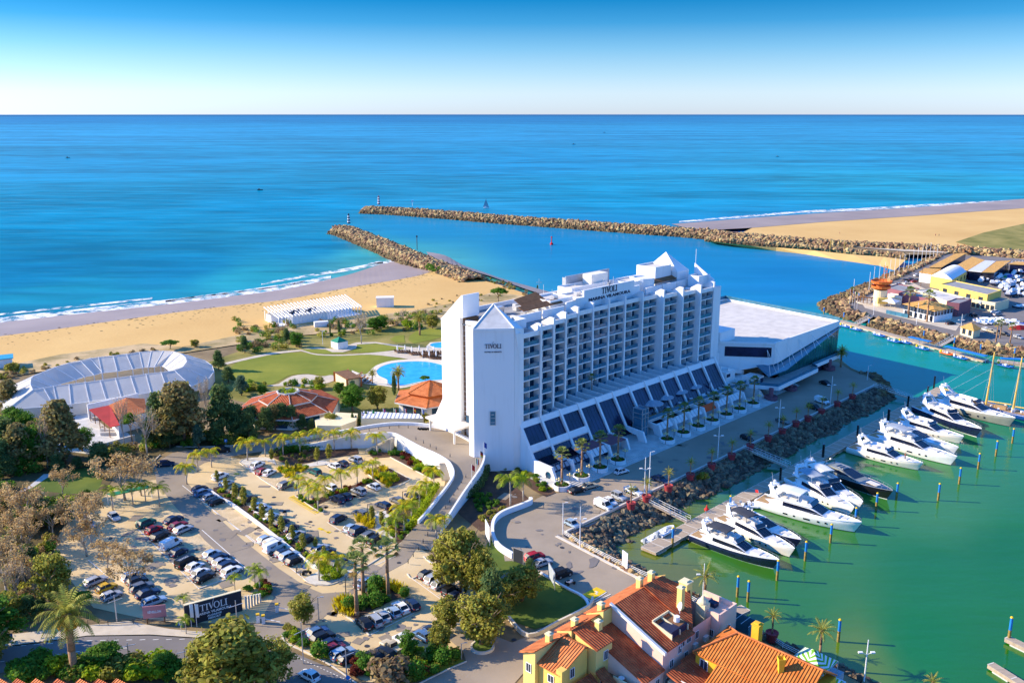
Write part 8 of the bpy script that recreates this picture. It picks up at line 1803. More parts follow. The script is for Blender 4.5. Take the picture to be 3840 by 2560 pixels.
es=thing('entrance_sign','large dark hotel sign wall with white lettering at the car park entrance','sign',G(TE(1700,1080)));a0,a1=G(TE(1478,1118)),G(TE(1928,992));d=(a1-a0).normalized();q=V3((d.y,-d.x,0));L=(a1-a0).length;hS=4.1
b=MB();b.prism([(p.x,p.y)for p in(a0,a1,a1-q*.5,a0-q*.5)],0,hS);b.build('panel','black_panel',es);b=MB();b.prism([(p.x,p.y)for p in(a0+q*.03,a1+q*.03,a1-q*.53,a0-q*.53)],hS+.003,hS+.12);b.build('cap','wall_cream',es)
b=MB();mid=a0.lerp(a1,.50)+q*.03;serif_word(b,plane_matrix(mid+V3((0,0,2.15)),d),1.28,depth=.05)
for s_,sz,z,wd in(('MARINA VILAMOURA',.66,1.42,6.4),('ALGARVE',.5,.80,2.6),('RESORT',.5,.25,2.3)):addtext(b,s_,sz,plane_matrix(a0.lerp(a1,.50)+q*.06+V3((0,0,z)),d),width=wd,depth=.04)
b.build('lettering','canvas_white',es)
for k in range(6):p=a1+d*(.7+k*.6)+q*-.25*k;b=MB();b.cbox((p.x,p.y,1.4-k*.1),.35,.35,2.8-k*.2,math.atan2(d.y,d.x));b.build('fin','kerb',es)
for k,(x,y,t)in enumerate([(1522,1120,935),(1565,1120,918)]):p=G(TE(x,y));b=MB();b.tube(p,p+V3((0,0,4.6)),.06,n=5);b.cbox((p.x+.3,p.y,3.2),.55,.03,2.6,0);tag(b.build('banner','pole_white'),f'narrow white banner on a mast, {ORD[k]} before the entrance sign','banner')
rbp=thing('rose_billboard','rose coloured billboard reading REVEILLON on two posts','billboard',G(TE(1240,1090)));a0,a1=G(TE(1172,1095)),G(TE(1310,1080));d=(a1-a0).normalized();q=V3((d.y,-d.x,0));b=MB()
for p in(a0,a1):b.tube(p,p+V3((0,0,2.0)),.13,n=5)
b.build('post','wood_brown',rbp);b=MB();e0,e1=a0-d*.6,a1+d*.4;b.prism([(p.x,p.y)for p in(e0+q*.15,e1+q*.15,e1+q*.01,e0+q*.01)],1.1,3.5);b.build('panel','rose_panel',rbp);b=MB();addtext(b,'RÉVEILLON',.62,plane_matrix(e0.lerp(e1,.5)+q*.18+V3((0,0,2.1)),d),width=2.3);b.build('lettering','canvas_white',rbp)
for T,a,c,z0,z1,lab in[(TH,(405,1140),(495,1175),.3,3.2,'dark framed billboard seen from behind beside the red SUV'),(TH,(730,1300),(785,1400),.8,3.6,'pale framed billboard on the grass bank beside the black off-roader'),(TH,(150,910),(188,990),.6,4.2,'white billboard at the top of the grass bank')]:
 A,C=G(T(*a)),G(T(*c));d=(C-A).normalized();q=V3((-d.y,d.x,0))*.08;r=thing('billboard',lab,'billboard',A);b=MB();b.prism([(p.x,p.y)for p in(A+q,C+q,C-q,A-q)],z0,z1);b.build('panel','black_panel' if 'dark' in lab else 'canvas_white' if 'white' in lab else 'canvas_blue_grey',r);b=MB()
 for p in(A,C):b.tube(p,p+V3((0,0,z1)),.1,n=5)
 b.tube(A+V3((0,0,z1)),C+V3((0,0,z1)),.08,n=4);b.build('frame','steel',r)
p=G(TI(1085,222));r=thing('notice_board','white notice board with a map on the quay railing','sign',p);b=MB();b.cbox((p.x,p.y,1.9),1.9,.15,3.6,HROT-1.9);b.build('panel','canvas_white',r);b=MB();b.cbox((p.x,p.y-.09,2.2),1.3,.02,1.6,HROT-1.9);b.build('map','balustrade',r)
# railings along the quay edge
def railing(P,label,h=1.1,step=2.4,m_='pole_white'):
 r=thing('railing',label,'railing',P[0]);b=MB()
 for hh in(.4,.75,h):b.path([p+V3((0,0,hh))for p in P],.05,4)
 b.build('rail',m_,r);b=MB()
 for a,c in zip(P,P[1:]):
  n_=max(1,int((c-a).length/step))
  for k in range(n_):p=a.lerp(c,k/n_);b.tube(p,p+V3((0,0,h)),.06,n=4)
 b.build('post',m_,r)
railing(px(TH,[(868,895),(1010,985),(1220,1095),(1400,1185),(1660,1300)]),'white railing along the corner of the quay');railing(px(TI,[(1570,452),(1860,612),(2010,690),(2120,735),(2352,855)]),'white railing in front of the waterfront houses');railing(px(TL,[(30,1190),(130,1260),(300,1345)]),'white railing by the green striped awnings');railing([HS(s,34.4,0)for s in(-18,0,30,60,100,136)],'low dark railing along the hotel quay',.9,3,'steel')
railing(px(TE,[(700,1110),(860,1112),(1060,1100),(1310,1085),(1460,1085)]),'dark metal railing behind the rose billboard',1.1,2.2,'iron')
# shelter
sh_=thing('palm_shelter','green roofed open shelter under the palms of the lot','shelter',G(TE(1030,110)));P4=[G(TE(*p),2.8)for p in[(850,62),(1170,-8),(1200,12),(890,78)]];b=MB();slab_roof(b,P4);b.build('roof','green_roof',sh_);b=MB()
for p in P4:b.tube((p.x,p.y,0),(p.x,p.y,2.7),.1,n=5)
b.build('post','warm_white',sh_)
# motorcycles, quad, bicycles
def moto(p,rz,label,colour,quad=False):
 r=thing('motorcycle' if not quad else 'quad_bike',label,'motorcycle',p);M_=Matrix.Translation(p)@Matrix.Rotation(rz,4,'Z')
 for x in(-.68,.72):
  for y in((-.42,.42)if quad else(0,)):b=MB(M_);b.tube((x,y-.08,.32),(x,y+.08,.32),.32,n=12);b.build('wheel','tyre',r)
 b=MB(M_);b.loft([[(x,-w_,z0),(x,-w_*.7,z1),(x,w_*.7,z1),(x,w_,z0)]for x,w_,z0,z1 in((-.9,.1,.7,.85),(-.4,.18,.5,.82),(.1,.2,.4,.95),(.5,.12,.5,.95))]);b.tube((.72,0,.32),(.45,0,1.05),.05,n=5);b.build('body',colour,r);b=MB(M_);b.tube((.42,-.36,1.08),(.42,.36,1.08),.03,n=5);b.build('handlebar','iron',r);b=MB(M_);b.box(-.75,.0,-.14,.14,.82,.92);b.build('saddle','tyre',r)
moto(G(TF(858,1355)),.4,'dark motorcycle parked at the parking sign bay','iron');moto(G(TH(925,1345)),.5,'white and red quad bike on the quay lot','canvas_white',True)
for k in range(6):
 p=G(TB(1510+k*13,1300+(k%2)*6),3.9);r=thing('bicycle',f'bicycle, {ORD[k]} in the rack at the hotel entrance','bicycle',p,'bicycles at the hotel entrance')
 for x in(-.5,.5):b=MB();b.tube(p+V3((x,-.03,.35)),p+V3((x,.03,.35)),.34,n=12);b.build('wheel','tyre',r)
 b=MB();b.path([p+V3((-.5,0,.35)),p+V3((-.1,0,.8)),p+V3((.4,0,.8)),p+V3((.5,0,.35))],.03,4);b.tube(p+V3((-.1,0,.8)),p+V3((-.1,0,1.0)),.02,n=4);b.build('frame','pole_white',r)
# entrance barriers
for k,(x,y)in enumerate([(20,815),(70,825),(195,720)]):
 p=G(TG(x,y));r=thing('ticket_machine',f'white and yellow car park barrier post, {ORD[k]} at the entrance lane','barrier',p,'barrier posts at the entrance');b=MB();b.cbox((p.x,p.y,.75),.6,.5,1.5,.3);b.build('cabinet','canvas_white',r);b=MB();b.cbox((p.x,p.y,1.65),.62,.52,.28,.3);b.build('cap','yellow_paint',r);b=MB();b.tube(p+V3((.3,0,1.0)),p+V3((3.4,-1.2,1.05)),.05,n=4);b.build('boom','canvas_white',r)
# round bed at the turning circle
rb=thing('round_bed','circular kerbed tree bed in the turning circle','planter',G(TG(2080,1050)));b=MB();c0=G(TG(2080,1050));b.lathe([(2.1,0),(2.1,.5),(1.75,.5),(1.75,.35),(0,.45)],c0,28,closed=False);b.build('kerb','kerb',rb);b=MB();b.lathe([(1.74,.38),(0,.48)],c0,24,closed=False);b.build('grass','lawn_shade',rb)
# lighthouses
def lighthouse(p,h,label,cap):
 r=thing('lighthouse',label,'lighthouse',p)
 for k in range(6):b=MB();r0,r1=1.3-.08*k,1.3-.08*(k+1);b.tube(p+V3((0,0,h*k/6*.8)),p+V3((0,0,h*(k+1)/6*.8)),r0,r1,14);b.build('band','white_render' if k%2 else cap,r)
 b=MB();b.lathe([(1.15,h*.8),(1.15,h*.82),(.6,h*.82),(.6,h*.94),(.2,h)],p,12);b.build('lantern',cap,r)
lighthouse(G(TY(115,232),2.6),8.2,'black and white banded lighthouse on the short breakwater','black_panel');lighthouse(G(TY(304,112),2.6),8.8,'dark red and white banded lighthouse on the long breakwater','wall_plum')
p=G(TY(515,122),2.5);b=MB();b.tube(p,p+V3((0,0,4)),.15,n=5);b.cbox(p+V3((0,0,4.6)),2.4,.3,2);tag(b.build('navigation_board','canvas_white'),'white navigation board on the long breakwater','sign')
p=G(TY(545,398),2.0);b=MB();b.tube(p,p+V3((0,0,9)),.25,n=5);b.cbox(p+V3((0,0,9)),.9,.9,1.0);tag(b.build('beacon_post','iron'),'thin beacon post on the short breakwater','beacon')
p=G(TY(1392,366),WZ);b=MB();b.lathe([(1.1,-.2),(1.1,1.2),(.4,1.6),(.3,5),(.5,5),(.5,6)],p,10);tag(b.build('buoy','red_cloth'),'red buoy in the harbour entrance','buoy')
p=G(TJ(612,1256),WZ);b=MB();b.lathe([(.5,-.2),(.6,.3),(.2,.8),(.1,1.4)],p,10);tag(b.build('buoy','red_cloth'),'small red buoy between the boulders and the pontoon','buoy')
for x,y,t in((213,150,80),(366,165,90)):
 p=G(TU(x,y),WZ);b=MB();b.tube(p,p+V3((0,0,9)),.45,n=6);tag(b.build('channel_post','pile_base'),f'dark post standing in the inner channel, {"nearer the open sea" if x < 300 else "nearer the harbour road"}','post')
# people
def person(p,rz,shirt,label):
 r=thing('person',label,'person',p);b=MB(Matrix.Translation(p)@Matrix.Rotation(rz,4,'Z'));me_v=[(0,0,.95),(0,.0,1.2),(0,.01,1.42),(0,.0,1.52),(0,.02,1.68),(-.10,0,.9),(-.11,.05,.5),(-.11,-.02,.06),(-.11,.12,.03),(.10,0,.9),(.11,-.03,.5),(.11,-.1,.06),(.11,.04,.03),(-.2,0,1.4),(-.26,.02,1.12),(-.24,.12,.88),(.2,0,1.4),(.26,0,1.12),(.25,.08,.88)]
 ed=[(0,1),(1,2),(2,3),(3,4),(0,5),(5,6),(6,7),(7,8),(0,9),(9,10),(10,11),(11,12),(2,13),(13,14),(14,15),(2,16),(16,17),(17,18)];rad=[.15,.15,.16,.06,.11,.10,.065,.045,.04,.10,.065,.045,.04,.06,.045,.03,.06,.045,.03]
 me=bpy.data.meshes.new('body');me.from_pydata(me_v,ed,[]);me.materials.append(MATS['skin']);o=bpy.data.objects.new('body',me);COL.objects.link(o);md=o.modifiers.new('Skin','SKIN');sv_=me.skin_vertices[0].data
 for k,q in enumerate(rad):sv_[k].radius=(q,q*.8)
 sv_[0].use_root=True;ss=o.modifiers.new('Subsurf','SUBSURF');ss.levels=1;ss.render_levels=1;o.parent=r;o.rotation_euler=(0,0,rz)
 c=MB(Matrix.Translation(p)@Matrix.Rotation(rz,4,'Z'));c.loft([[(w_*math.cos(a),w_*.72*math.sin(a),z)for a in[k*math.pi/5 for k in range(10)]]for z,w_ in((.85,.2),(1.1,.19),(1.38,.23),(1.48,.12))],close=True);c.build('shirt',shirt,r);c=MB(Matrix.Translation(p)@Matrix.Rotation(rz,4,'Z'))
 for sg in(-1,1):c.loft([[(sg*.11+w_*math.cos(a),w_*math.sin(a),z)for a in[k*math.pi/4 for k in range(8)]]for z,w_ in((.12,.08),(.5,.09),(.9,.13))],close=True)
 c.build('trousers','ink',r);c=MB(Matrix.Translation(p)@Matrix.Rotation(rz,4,'Z'));c.blob((0,-.01,1.74),(.1,.11,.1));c.build('hair','wood_brown',r)
person(G(TD(1655,52),.1),0,'red_cloth','person standing on the far east beach, nearer the boulder bank');person(G(TD(1682,52),.1),.5,'ink','person standing on the far east beach beside another');person(G(TD(900,36),.1),1,'red_cloth','person in red on the sand beyond the boulder bank');person(G(TB(745,1345),1.9),2,'canvas_white','person walking along the ramp wall');person(G(TK(1258,1030),.6),1,'red_cloth','person standing on the bow of the cream white yacht')
# ================================================================== WATERFRONT HOUSES (hotel-aligned frame: s, t, z)
def hbox(b,s0,s1,t0,t1,z0,z1,mi=0):b.box(s0,s1,t0,t1,z0,z1,mi)
def hslope(b,pts,mi=0,th=.22):
 P=[HS(*p)for p in pts];sm=MB();slab_roof(sm,P,th,mi)
 o=len(b.v);b.v+=sm.v
 for k,u in sm.uv.items():b.uv[len(b.f)+k]=u
 b.f+=[[o+i for i in f]for f in sm.f];b.m+=sm.m
def hwall(b,pts,mi=0):
 """vertical wall polygon in (s,t,z)"""
 b.add([HS(*p)for p in pts],[tuple(range(len(pts)))],mi)
def gablebody(b,s0,s1,t0,t1,z00,z01,mi=0):
 """block whose top slopes from z00 at t0 to z01 at t1"""
 a=[(s0,t0,0),(s0,t1,0),(s0,t1,z01),(s0,t0,z00)];c=[(s1,t0,0),(s1,t1,0),(s1,t1,z01),(s1,t0,z00)]
 hwall(b,a,mi);hwall(b,c,mi);hwall(b,[a[0],c[0],c[3],a[3]],mi);hwall(b,[a[1],c[1],c[2],a[2]],mi)
def hwin(par,face,s,t,z,w_,h,shutter=None,glass='window_glass'):
 """window with a frame standing proud of its wall; face is 's-' , 't+'"""
 g=MB();f=MB()
 if face=='t+':
  g.M=f.M=HM;g.flip=f.flip=True;g.box(s-w_/2,s+w_/2,t,t+.04,z,z+h);fr=[(s-w_/2-.1,s+w_/2+.1,t,t+.09,z-.12,z),(s-w_/2-.1,s+w_/2+.1,t,t+.08,z+h,z+h+.1),(s-w_/2-.1,s-w_/2,t,t+.08,z,z+h),(s+w_/2,s+w_/2+.1,t,t+.08,z,z+h),(s-.03,s+.03,t+.04,t+.07,z,z+h)]
 else:
  g.M=f.M=HM;g.flip=f.flip=True;g.box(s-.04,s,t-w_/2,t+w_/2,z,z+h);fr=[(s-.09,s,t-w_/2-.1,t+w_/2+.1,z-.12,z),(s-.08,s,t-w_/2-.1,t+w_/2+.1,z+h,z+h+.1),(s-.08,s,t-w_/2-.1,t-w_/2,z,z+h),(s-.08,s,t+w_/2,t+w_/2+.1,z,z+h),(s-.07,s-.04,t-.03,t+.03,z,z+h)]
 w=f if True else None
 for q in fr:f.box(*q)
 wo=f.build('window','white_render',par);go=g.build('pane',glass,wo)
 go.data.transform(Matrix.Translation(-V3(par['_org'])))
def chimney(par,s,t,z0,z1,w_=.8,m_='wall_pale_yellow',cap='wall_cream'):
 b=MB(HM);b.box(s-w_/2,s+w_/2,t-w_/2,t+w_/2,z0,z1);b.box(s-w_/2-.1,s+w_/2+.1,t-w_/2-.1,t+w_/2+.1,z1,z1+.18,1);b.box(s-w_*.3,s+w_*.3,t-w_*.3,t+w_*.3,z1+.18,z1+.4,1);b.build('chimney',[m_,cap],par)
h1=thing('yellow_house','long yellow house with a narrow orange tiled ridge roof and many chimneys','house',HS(-55,71))
b=MB();hslope(b,[(-54.2,68.0,9.2),(-36.2,68.0,9.2),(-38.4,72.4,11.4),(-54.2,72.3,11.4)]);hslope(b,[(-36.2,68.0,9.2),(-34.0,77.5,8.0),(-38.4,72.4,11.4)]);hslope(b,[(-60.8,67.4,8.6),(-54.25,67.6,8.7),(-54.25,71.4,10.4),(-60.8,71.1,10.2)]);hslope(b,[(-68.4,66.8,7.9),(-60.85,67.0,8.0),(-60.85,70.4,9.4),(-68.2,70.0,9.2)]);b.build('roof','clay_orange',h1)
b=MB();gablebody(b,-54.2,-37.0,68.6,72.2,9.3,11.2);gablebody(b,-60.8,-54.22,68.0,71.1,8.7,10.1);gablebody(b,-68.0,-60.82,67.4,69.95,8.0,9.0);b.build('wall','wall_pale_yellow',h1)
for s_,t_ in((-40.0,71.3),(-43.2,71.2),(-53.6,71.2),(-59.0,70.2),(-64.2,69.4)):chimney(h1,s_,t_,8,12.4 if s_>-50 else 11.9 if s_>-55 else 10.9 if s_>-60 else 10.2,.9)
hwin(h1,'s-',-68.02,68.6,5,.9,1.4)
# pink gable house
h2=thing('pink_house','pink house with a steep red tile roof, roof terrace and satellite dish','house',HS(-44,78))
b=MB();hslope(b,[(-51.8,72.3,11.4),(-43.6,72.3,11.4),(-43.6,83.0,7.4),(-51.8,83.0,7.4)]);hslope(b,[(-43.6,72.3,11.7),(-38.2,72.3,11.5),(-36.4,77.0,10.0),(-43.6,82.6,7.8)]);b.build('roof','clay_red',h2)
b=MB();gablebody(b,-51.9,-43.7,72.0,82.6,11.2,7.25);gablebody(b,-43.68,-37.4,72.0,82.0,11.2,7.4);b.build('wall','wall_pink',h2)
b=MB();P=[(-52.25,71.9,11.75),(-51.75,71.9,11.75),(-51.75,83.2,7.55),(-52.25,83.2,7.55)];hslope(b,P,0,.5);b.build('verge','warm_white',h2)
b=MB(HM)
b.box(-48.6,-44.2,78.2,81.8,7.2,9.0,0)
sl=lambda t:11.4-(t-72.3)*.374
b.build('roof_terrace','ink',h2);b=MB(HM)
for s0,s1,t0,t1 in((-48.75,-48.55,78.0,82.0),(-44.25,-44.05,78.0,82.0),(-46.5,-46.3,78.2,82.0)):yz_prism(b,s0,s1,[(t0,sl(t0)+.25),(t1,sl(t1)+.9),(t1,sl(t1)-.6),(t0,sl(t0)-.6)])
b.box(-48.6,-44.1,77.9,78.1,8.6,sl(78)+.35);b.build('terrace_wall','wall_cream',h2)
b=MB(HM);b.box(-46.2,-44.3,78.3,81.6,9.02,9.06,0);b.tube((-45.2,80.4,9.06),(-45.2,80.4,9.95),.5,n=12,mi=1);b.build('terrace_table',['wood_brown','canvas_white'],h2)
b=MB(HM);c0=V3((-43.2,79.6,10.6));b.tube(c0,c0+V3((-.25,-.2,.1)),.75,.3,16);b.tube(c0+V3((0,0,-1.3)),c0,.06,n=5);b.build('satellite_dish','canvas_white',h2)
chimney(h2,-41.6,78.6,9.0,13.0,.95);chimney(h2,-36.6,76.2,7,11.2,1.7);
for s_,z in((-49.5,3.6),(-47.3,5.2),(-45.4,3.2),(-41.5,5.0),(-50.6,.8),(-44.0,1.0)):hwin(h2,'t+',s_,82.62 if s_<-43.7 else 82.02,z,.9,1.3)
for s_,z in((-46.6,6.0),(-44.8,6.0)):hwin(h2,'t+',s_,82.62,z,1.1,.8)
for s_ in(-42.8,-39.6):b=MB(HM);b.box(s_,s_+1.1,82.05,82.6,3.6,4.5);b.build('air_conditioner','warm_white',h2)
h2b=thing('pink_tower_house','pale pink house end with a small roof terrace and domed chimney above the quay','house',HS(-33.5,80));b=MB(HM);b.box(-37.2,-31.8,77.0,83.6,0,7.2);b.box(-37.2,-31.8,83.3,83.6,7.2,8.1);b.box(-37.2,-36.9,77,83.3,7.2,8.1);b.box(-32.1,-31.8,77,83.3,7.2,8.1);b.build('wall','wall_pink',h2b);b=MB(HM);b.box(-37.8,-36.2,79.2,81,0,9.0);b.lathe([(1.0,9.0),(.9,9.3),(.5,9.7),(.15,10.3)],(-37,80.1,0),10);b.build('chimney','wall_cream',h2b);b=MB(HM);b.box(-34.6,-33.4,79.5,81,7.2,8.0);b.box(-35.8,-35,78,79,7.2,7.9);b.build('terrace_seats','ink',h2b);hwin(h2b,'t+',-34.2,83.62,3.6,.9,1.4);hwin(h2b,'s-',-37.22,82.2,3.6,.7,1.2)
h2c=thing('glass_terrace','glazed steel terrace screen beside the quay railing','terrace screen',HS(-31,84));b=MB(HM);b.box(-31.7,-28.6,78.6,78.66,0,4.4);b.box(-31.7,-28.6,86,86.06,0,4.4);b.box(-28.66,-28.6,78.66,86,0,4.4);b.build('glass','balustrade',h2c);b=MB(HM)
for k in range(6):
 t_=78.6+k*1.48;b.tube((-28.6,t_,0),(-28.6,t_,4.5),.06,n=4);b.tube((-31.7,t_,4.5),(-28.6,t_,4.5),.05,n=4)
b.build('frame','steel',h2c)
# red slope house between
h3=thing('red_roof_house','house with one long dark red tile slope between the yellow and the pink house','house',HS(-55,77));b=MB();hslope(b,[(-57.4,71.4,8.6),(-52.0,71.4,8.6),(-52.0,83.2,4.6),(-57.4,83.2,4.6)]);b.build('roof','clay_red',h3);b=MB();gablebody(b,-57.3,-52.0,71.4,82.9,8.4,4.5);b.build('wall','wall_pink',h3);hwin(h3,'t+',-53.6,82.92,2.4,.9,1.1);hwin(h3,'t+',-56.2,82.92,1.2,.9,1.3)
# yellow tower box
h4=thing('yellow_house','square yellow house block with a single tilted red roof and one window','house',HS(-58,73));b=MB();hslope(b,[(-60.6,70.6,10.2),(-56.2,70.6,10.2),(-56.2,76.2,8.7),(-60.6,76.2,8.7)]);b.build('roof','clay_red',h4);b=MB();gablebody(b,-60.4,-56.4,71.5,75.9,9.8,8.65);b.build('wall','wall_pale_yellow',h4);hwin(h4,'t+',-58.0,75.92,5.9,.9,1.5);chimney(h4,-56.6,73.2,8.6,10.8,.9);hwin(h4,'t+',-58.6,75.92,.9,1.2,2.1)
# front yellow hip house
h5=thing('yellow_house','yellow house with ribbed orange roof and gable window at the lower edge of the picture','house',HS(-65,72));b=MB();hslope(b,[(-62.0,69.6,9.3),(-62.0,74.9,9.3),(-67.6,74.9,6.9),(-67.6,69.6,6.9)]);hslope(b,[(-62.0,69.6,9.3),(-61.0,69.6,8.9),(-61.0,74.9,8.9),(-62.0,74.9,9.3)]);b.build('roof','clay_orange',h5);b=MB()
for t_ in(70.0,74.6):hwall(b,[(-67.2,t_,0),(-61,t_,0),(-61,t_,8.7),(-62,t_,9.1),(-67.2,t_,6.9)])
hwall(b,[(-67.2,70,0),(-67.2,74.6,0),(-67.2,74.6,6.9),(-67.2,70,6.9)]);hwall(b,[(-61,70,0),(-61,74.6,0),(-61,74.6,8.7),(-61,70,8.7)]);b.build('wall','wall_yellow',h5);hwin(h5,'t+',-64.6,74.62,5.2,.9,1.5);hwin(h5,'s-',-67.22,72.6,4.6,1.1,1.2);hwin(h5,'s-',-67.22,71,1.6,.9,1.4);b=MB(HM);b.box(-67.6,-66.4,74.0,75.2,0,7.7);b.build('chimney','wall_yellow',h5)
h6=thing('low_roof_house','low brown-red tile roofs and a small terrace with a white table between the yellow houses','house',HS(-60,79));b=MB();hslope(b,[(-60.8,76.2,5.0),(-58.6,76.2,5.0),(-60.6,84.0,2.6),(-63.0,84.0,2.6)]);hslope(b,[(-66.5,75.4,4.6),(-61.0,75.4,4.6),(-62.6,83.5,2.0),(-68.5,83.5,2.0)]);b.build('roof','clay_red',h6);b=MB(HM);b.box(-58.5,-57.3,76.0,83.0,0,3.3,1);b.box(-58.7,-58.5,78,83,0,4.2);b.box(-68,-58.8,75.6,82,0,2.0);b.build('wall',['wall_cream','wood_brown'],h6);b=MB(HM);b.tube((-58.0,79.2,3.3),(-58.0,79.2,4.1),.06,n=5);b.tube((-58.0,79.2,4.05),(-58.0,79.2,4.12),.5,n=14);b.build('terrace_table','canvas_white',h6)
h6b=thing('low_roof_house','low red tile roofs in front of the pink house wall','house',HS(-50,86));b=MB();hslope(b,[(-52.5,83.8,4.4),(-48.2,83.8,4.4),(-48.2,89,3.0),(-52.5,89,3.0)]);hslope(b,[(-48.1,83.4,4.6),(-44.6,83.4,4.6),(-44.6,88.2,3.2),(-48.1,88.2,3.2)]);b.build('roof','clay_red',h6b);b=MB(HM);b.box(-52.2,-44.8,83.9,87.6,0,3.0);b.build('wall','wall_cream',h6b)
# amber hip house
h7=thing('ochre_house','ochre house with a broad amber hip roof at the water front','house',HS(-42,94));b=MB()
hslope(b,[(-46.6,84.6,5.9),(-36.0,84.6,5.9),(-41.2,89.4,9.0)]);hslope(b,[(-46.6,84.6,5.9),(-41.2,89.4,9.0),(-41.2,104,9.0),(-46.6,104,5.9)]);hslope(b,[(-36.0,84.6,5.9),(-36.0,104,5.9),(-41.2,104,9.0),(-41.2,89.4,9.0)]);hslope(b,[(-46.6,89.2,5.75),(-46.6,104,5.75),(-53.5,104,2.6),(-52.0,89.2,3.2)])
b.build('roof','clay_amber',h7);b=MB();RG7=[HS(-46.6,84.6,6.05),HS(-41.2,89.4,9.12),HS(-36,84.6,6.05)];b.tube(RG7[0],RG7[1],.16,n=5);b.tube(RG7[2],RG7[1],.16,n=5);b.tube(RG7[1],HS(-41.2,104,9.12),.16,n=5);b.build('ridge','clay_orange',h7);b=MB(HM);b.box(-46.2,-36.4,85,104,0,5.75);b.box(-51.5,-46.2,89.6,104,0,2.9);b.build('wall','wall_ochre',h7);b=MB(HM);b.box(-51.8,-46.2,86.0,89.4,2.6,2.8,1);b.box(-51.8,-51.6,86,89.4,2.8,3.8);b.box(-51.8,-46.3,85.9,86,2.8,3.8);b.build('balcony',['warm_white','clay_orange'],h7);hwin(h7,'s-',-46.22,86.6,3.0,1.3,2.1);chimney(h7,-37.6,90.8,6.6,9.6,1.3,'wall_ochre','wall_ochre');b=MB(HM);b.lathe([(.55,3),(.55,8.2),(.8,9.8),(.7,9.8),(.5,9.2)],(-43.6,98.4,0),4,closed=False);b.build('chimney','wall_ochre',h7)
for s_ in(-44.5,-41.5,-38.5):pass
b=MB(HM);b.box(-40.8,-36.6,97.2,103,4.6,4.8);b.build('terrace','clay_orange',h7)
# striped canopies
def striped(name,label,c,half,zt,ze,c1='green_stripe',c2='canvas_white',rot=0.):
 r=thing(name,label,'awning',(c.x,c.y,0));q=[V3((c.x+half*1.41*math.cos(rot+math.pi/4+k*math.pi/2),c.y+half*1.41*math.sin(rot+math.pi/4+k*math.pi/2),ze))for k in range(4)];ap_=V3((c.x,c.y,zt));b=MB();n_=11
 for k in range(4):
  a,e=q[k],q[(k+1)%4];md=a.lerp(e,.5)
  for j in range(n_):      # chevrons: stripes meeting on the centre line of each face
   f0,f1=j/n_,(j+1)/n_
   for corner in(a,e):
    L0,L1=corner.lerp(ap_,f0),corner.lerp(ap_,f1);M0,M1=md.lerp(ap_,max(0,f0-.22)),md.lerp(ap_,max(0,f1-.22));b.face([L0,M0,M1,L1],j%2)
 b.build('canopy',[c1,c2],r);b=MB()
 for p in q:b.tube((p.x,p.y,0),p,.07,n=5)
 for k in range(4):b.tube(q[k],q[(k+1)%4],.06,n=4)
 b.build('frame','steel',r)
mat('green_stripe',(.16,.40,.03),.8,.05);mat('blue_stripe',(.03,.16,.42),.8,.05)
striped('striped_awning','green and white chevron awning nearest the water',HS(-33.2,98.6),2.9,6.6,4.4,rot=HROT);striped('striped_awning','green and white chevron awning behind the first',HS(-37.6,101.6),2.9,6.4,4.3,rot=HROT)
striped('striped_awning','blue and white striped awning at the lower edge beside the yellow house',HS(-72.8,73.0),1.8,2.6,1.9,'blue_stripe',rot=HROT);striped('striped_awning','blue and white striped tent top left of the lane',HS(-79.5,63.0),2.0,3.4,2.2,'blue_stripe',rot=HROT);striped('striped_awning','second blue and white striped tent top beside the lane',HS(-76.0,66.5),2.0,3.4,2.2,'blue_stripe',rot=HROT)
ks=thing('waterfront_kiosk','small white cabin under the green chevron awnings','kiosk',HS(-35,101));b=MB(HM);b.box(-38,-32.5,98.5,104,0,3.0);b.box(-31.8,-28.8,96,102,0,2.0,1);b.build('wall',['white_render','canvas_blue_grey'],ks)
# roofs of the terrace of small houses at the lower left edge
for k,x in enumerate((10,150,300,470,650,800,950)):
 p=G(TE(x,1615),5);r=thing('row_house',f'small tiled house roof, {ORD[k]} along the lower left edge','house',(p.x,p.y,0),'row houses at the lower edge');b=MB();M_=Matrix.Translation(p)@Matrix.Rotation(-.55,4,'Z');P=[M_@V3(v)for v in((-2,-5,-1.5),(2.2,-5,-1.5),(2.2,1,.6),(-2,1,.6))];slab_roof(b,P);b.build('roof','clay_red' if k%2 else 'clay_orange',r);b=MB(Matrix.Translation((p.x,p.y,0))@Matrix.Rotation(-.55,4,'Z'));b.box(-1.9,2.1,-4.9,.9,0,3.5);b.box(1.9,2.5,-5,1.2,0,5.9);b.build('wall','warm_white',r)
# ================================================================== HARBOUR SIDE
wt_=thing('watchtower','cream round watchtower with an orange gallery at the harbour point','watchtower',G(TU(755,715)))
c0=G(TU(757,715));hW=height_px(TU(757,715),TU(775,545));b=MB();b.lathe([(3.1,0),(3.0,hW)],c0,20);b.build('shaft','wall_cream',wt_);b=MB();b.lathe([(3.1,hW),(2.4,hW),(2.4,hW+.6),(4.3,hW+.8),(4.5,hW+2.0),(4.3,hW+2.0),(4.1,hW+1.1),(2.2,hW+1.1),(2.2,hW+2.8),(4.5,hW+3.1),(4.9,hW+4.4),(4.7,hW+4.4),(4.3,hW+3.5),(0,hW+3.5)],c0,20,closed=False);b.build('gallery','orange_paint',wt_);b=MB();m0=c0+V3((1.4,0,hW+3.4))
for k in range(4):
 a=k*1.571+.4;q=V3((math.cos(a),math.sin(a),0));q2=V3((math.cos(a+1.571),math.sin(a+1.571),0));b.tube(m0+q,m0+q+V3((0,0,8)),.13,n=4)
 for z in(1,3,5,7):b.tube(m0+q+V3((0,0,z)),m0+q2+V3((0,0,z+1)),.1,n=4)
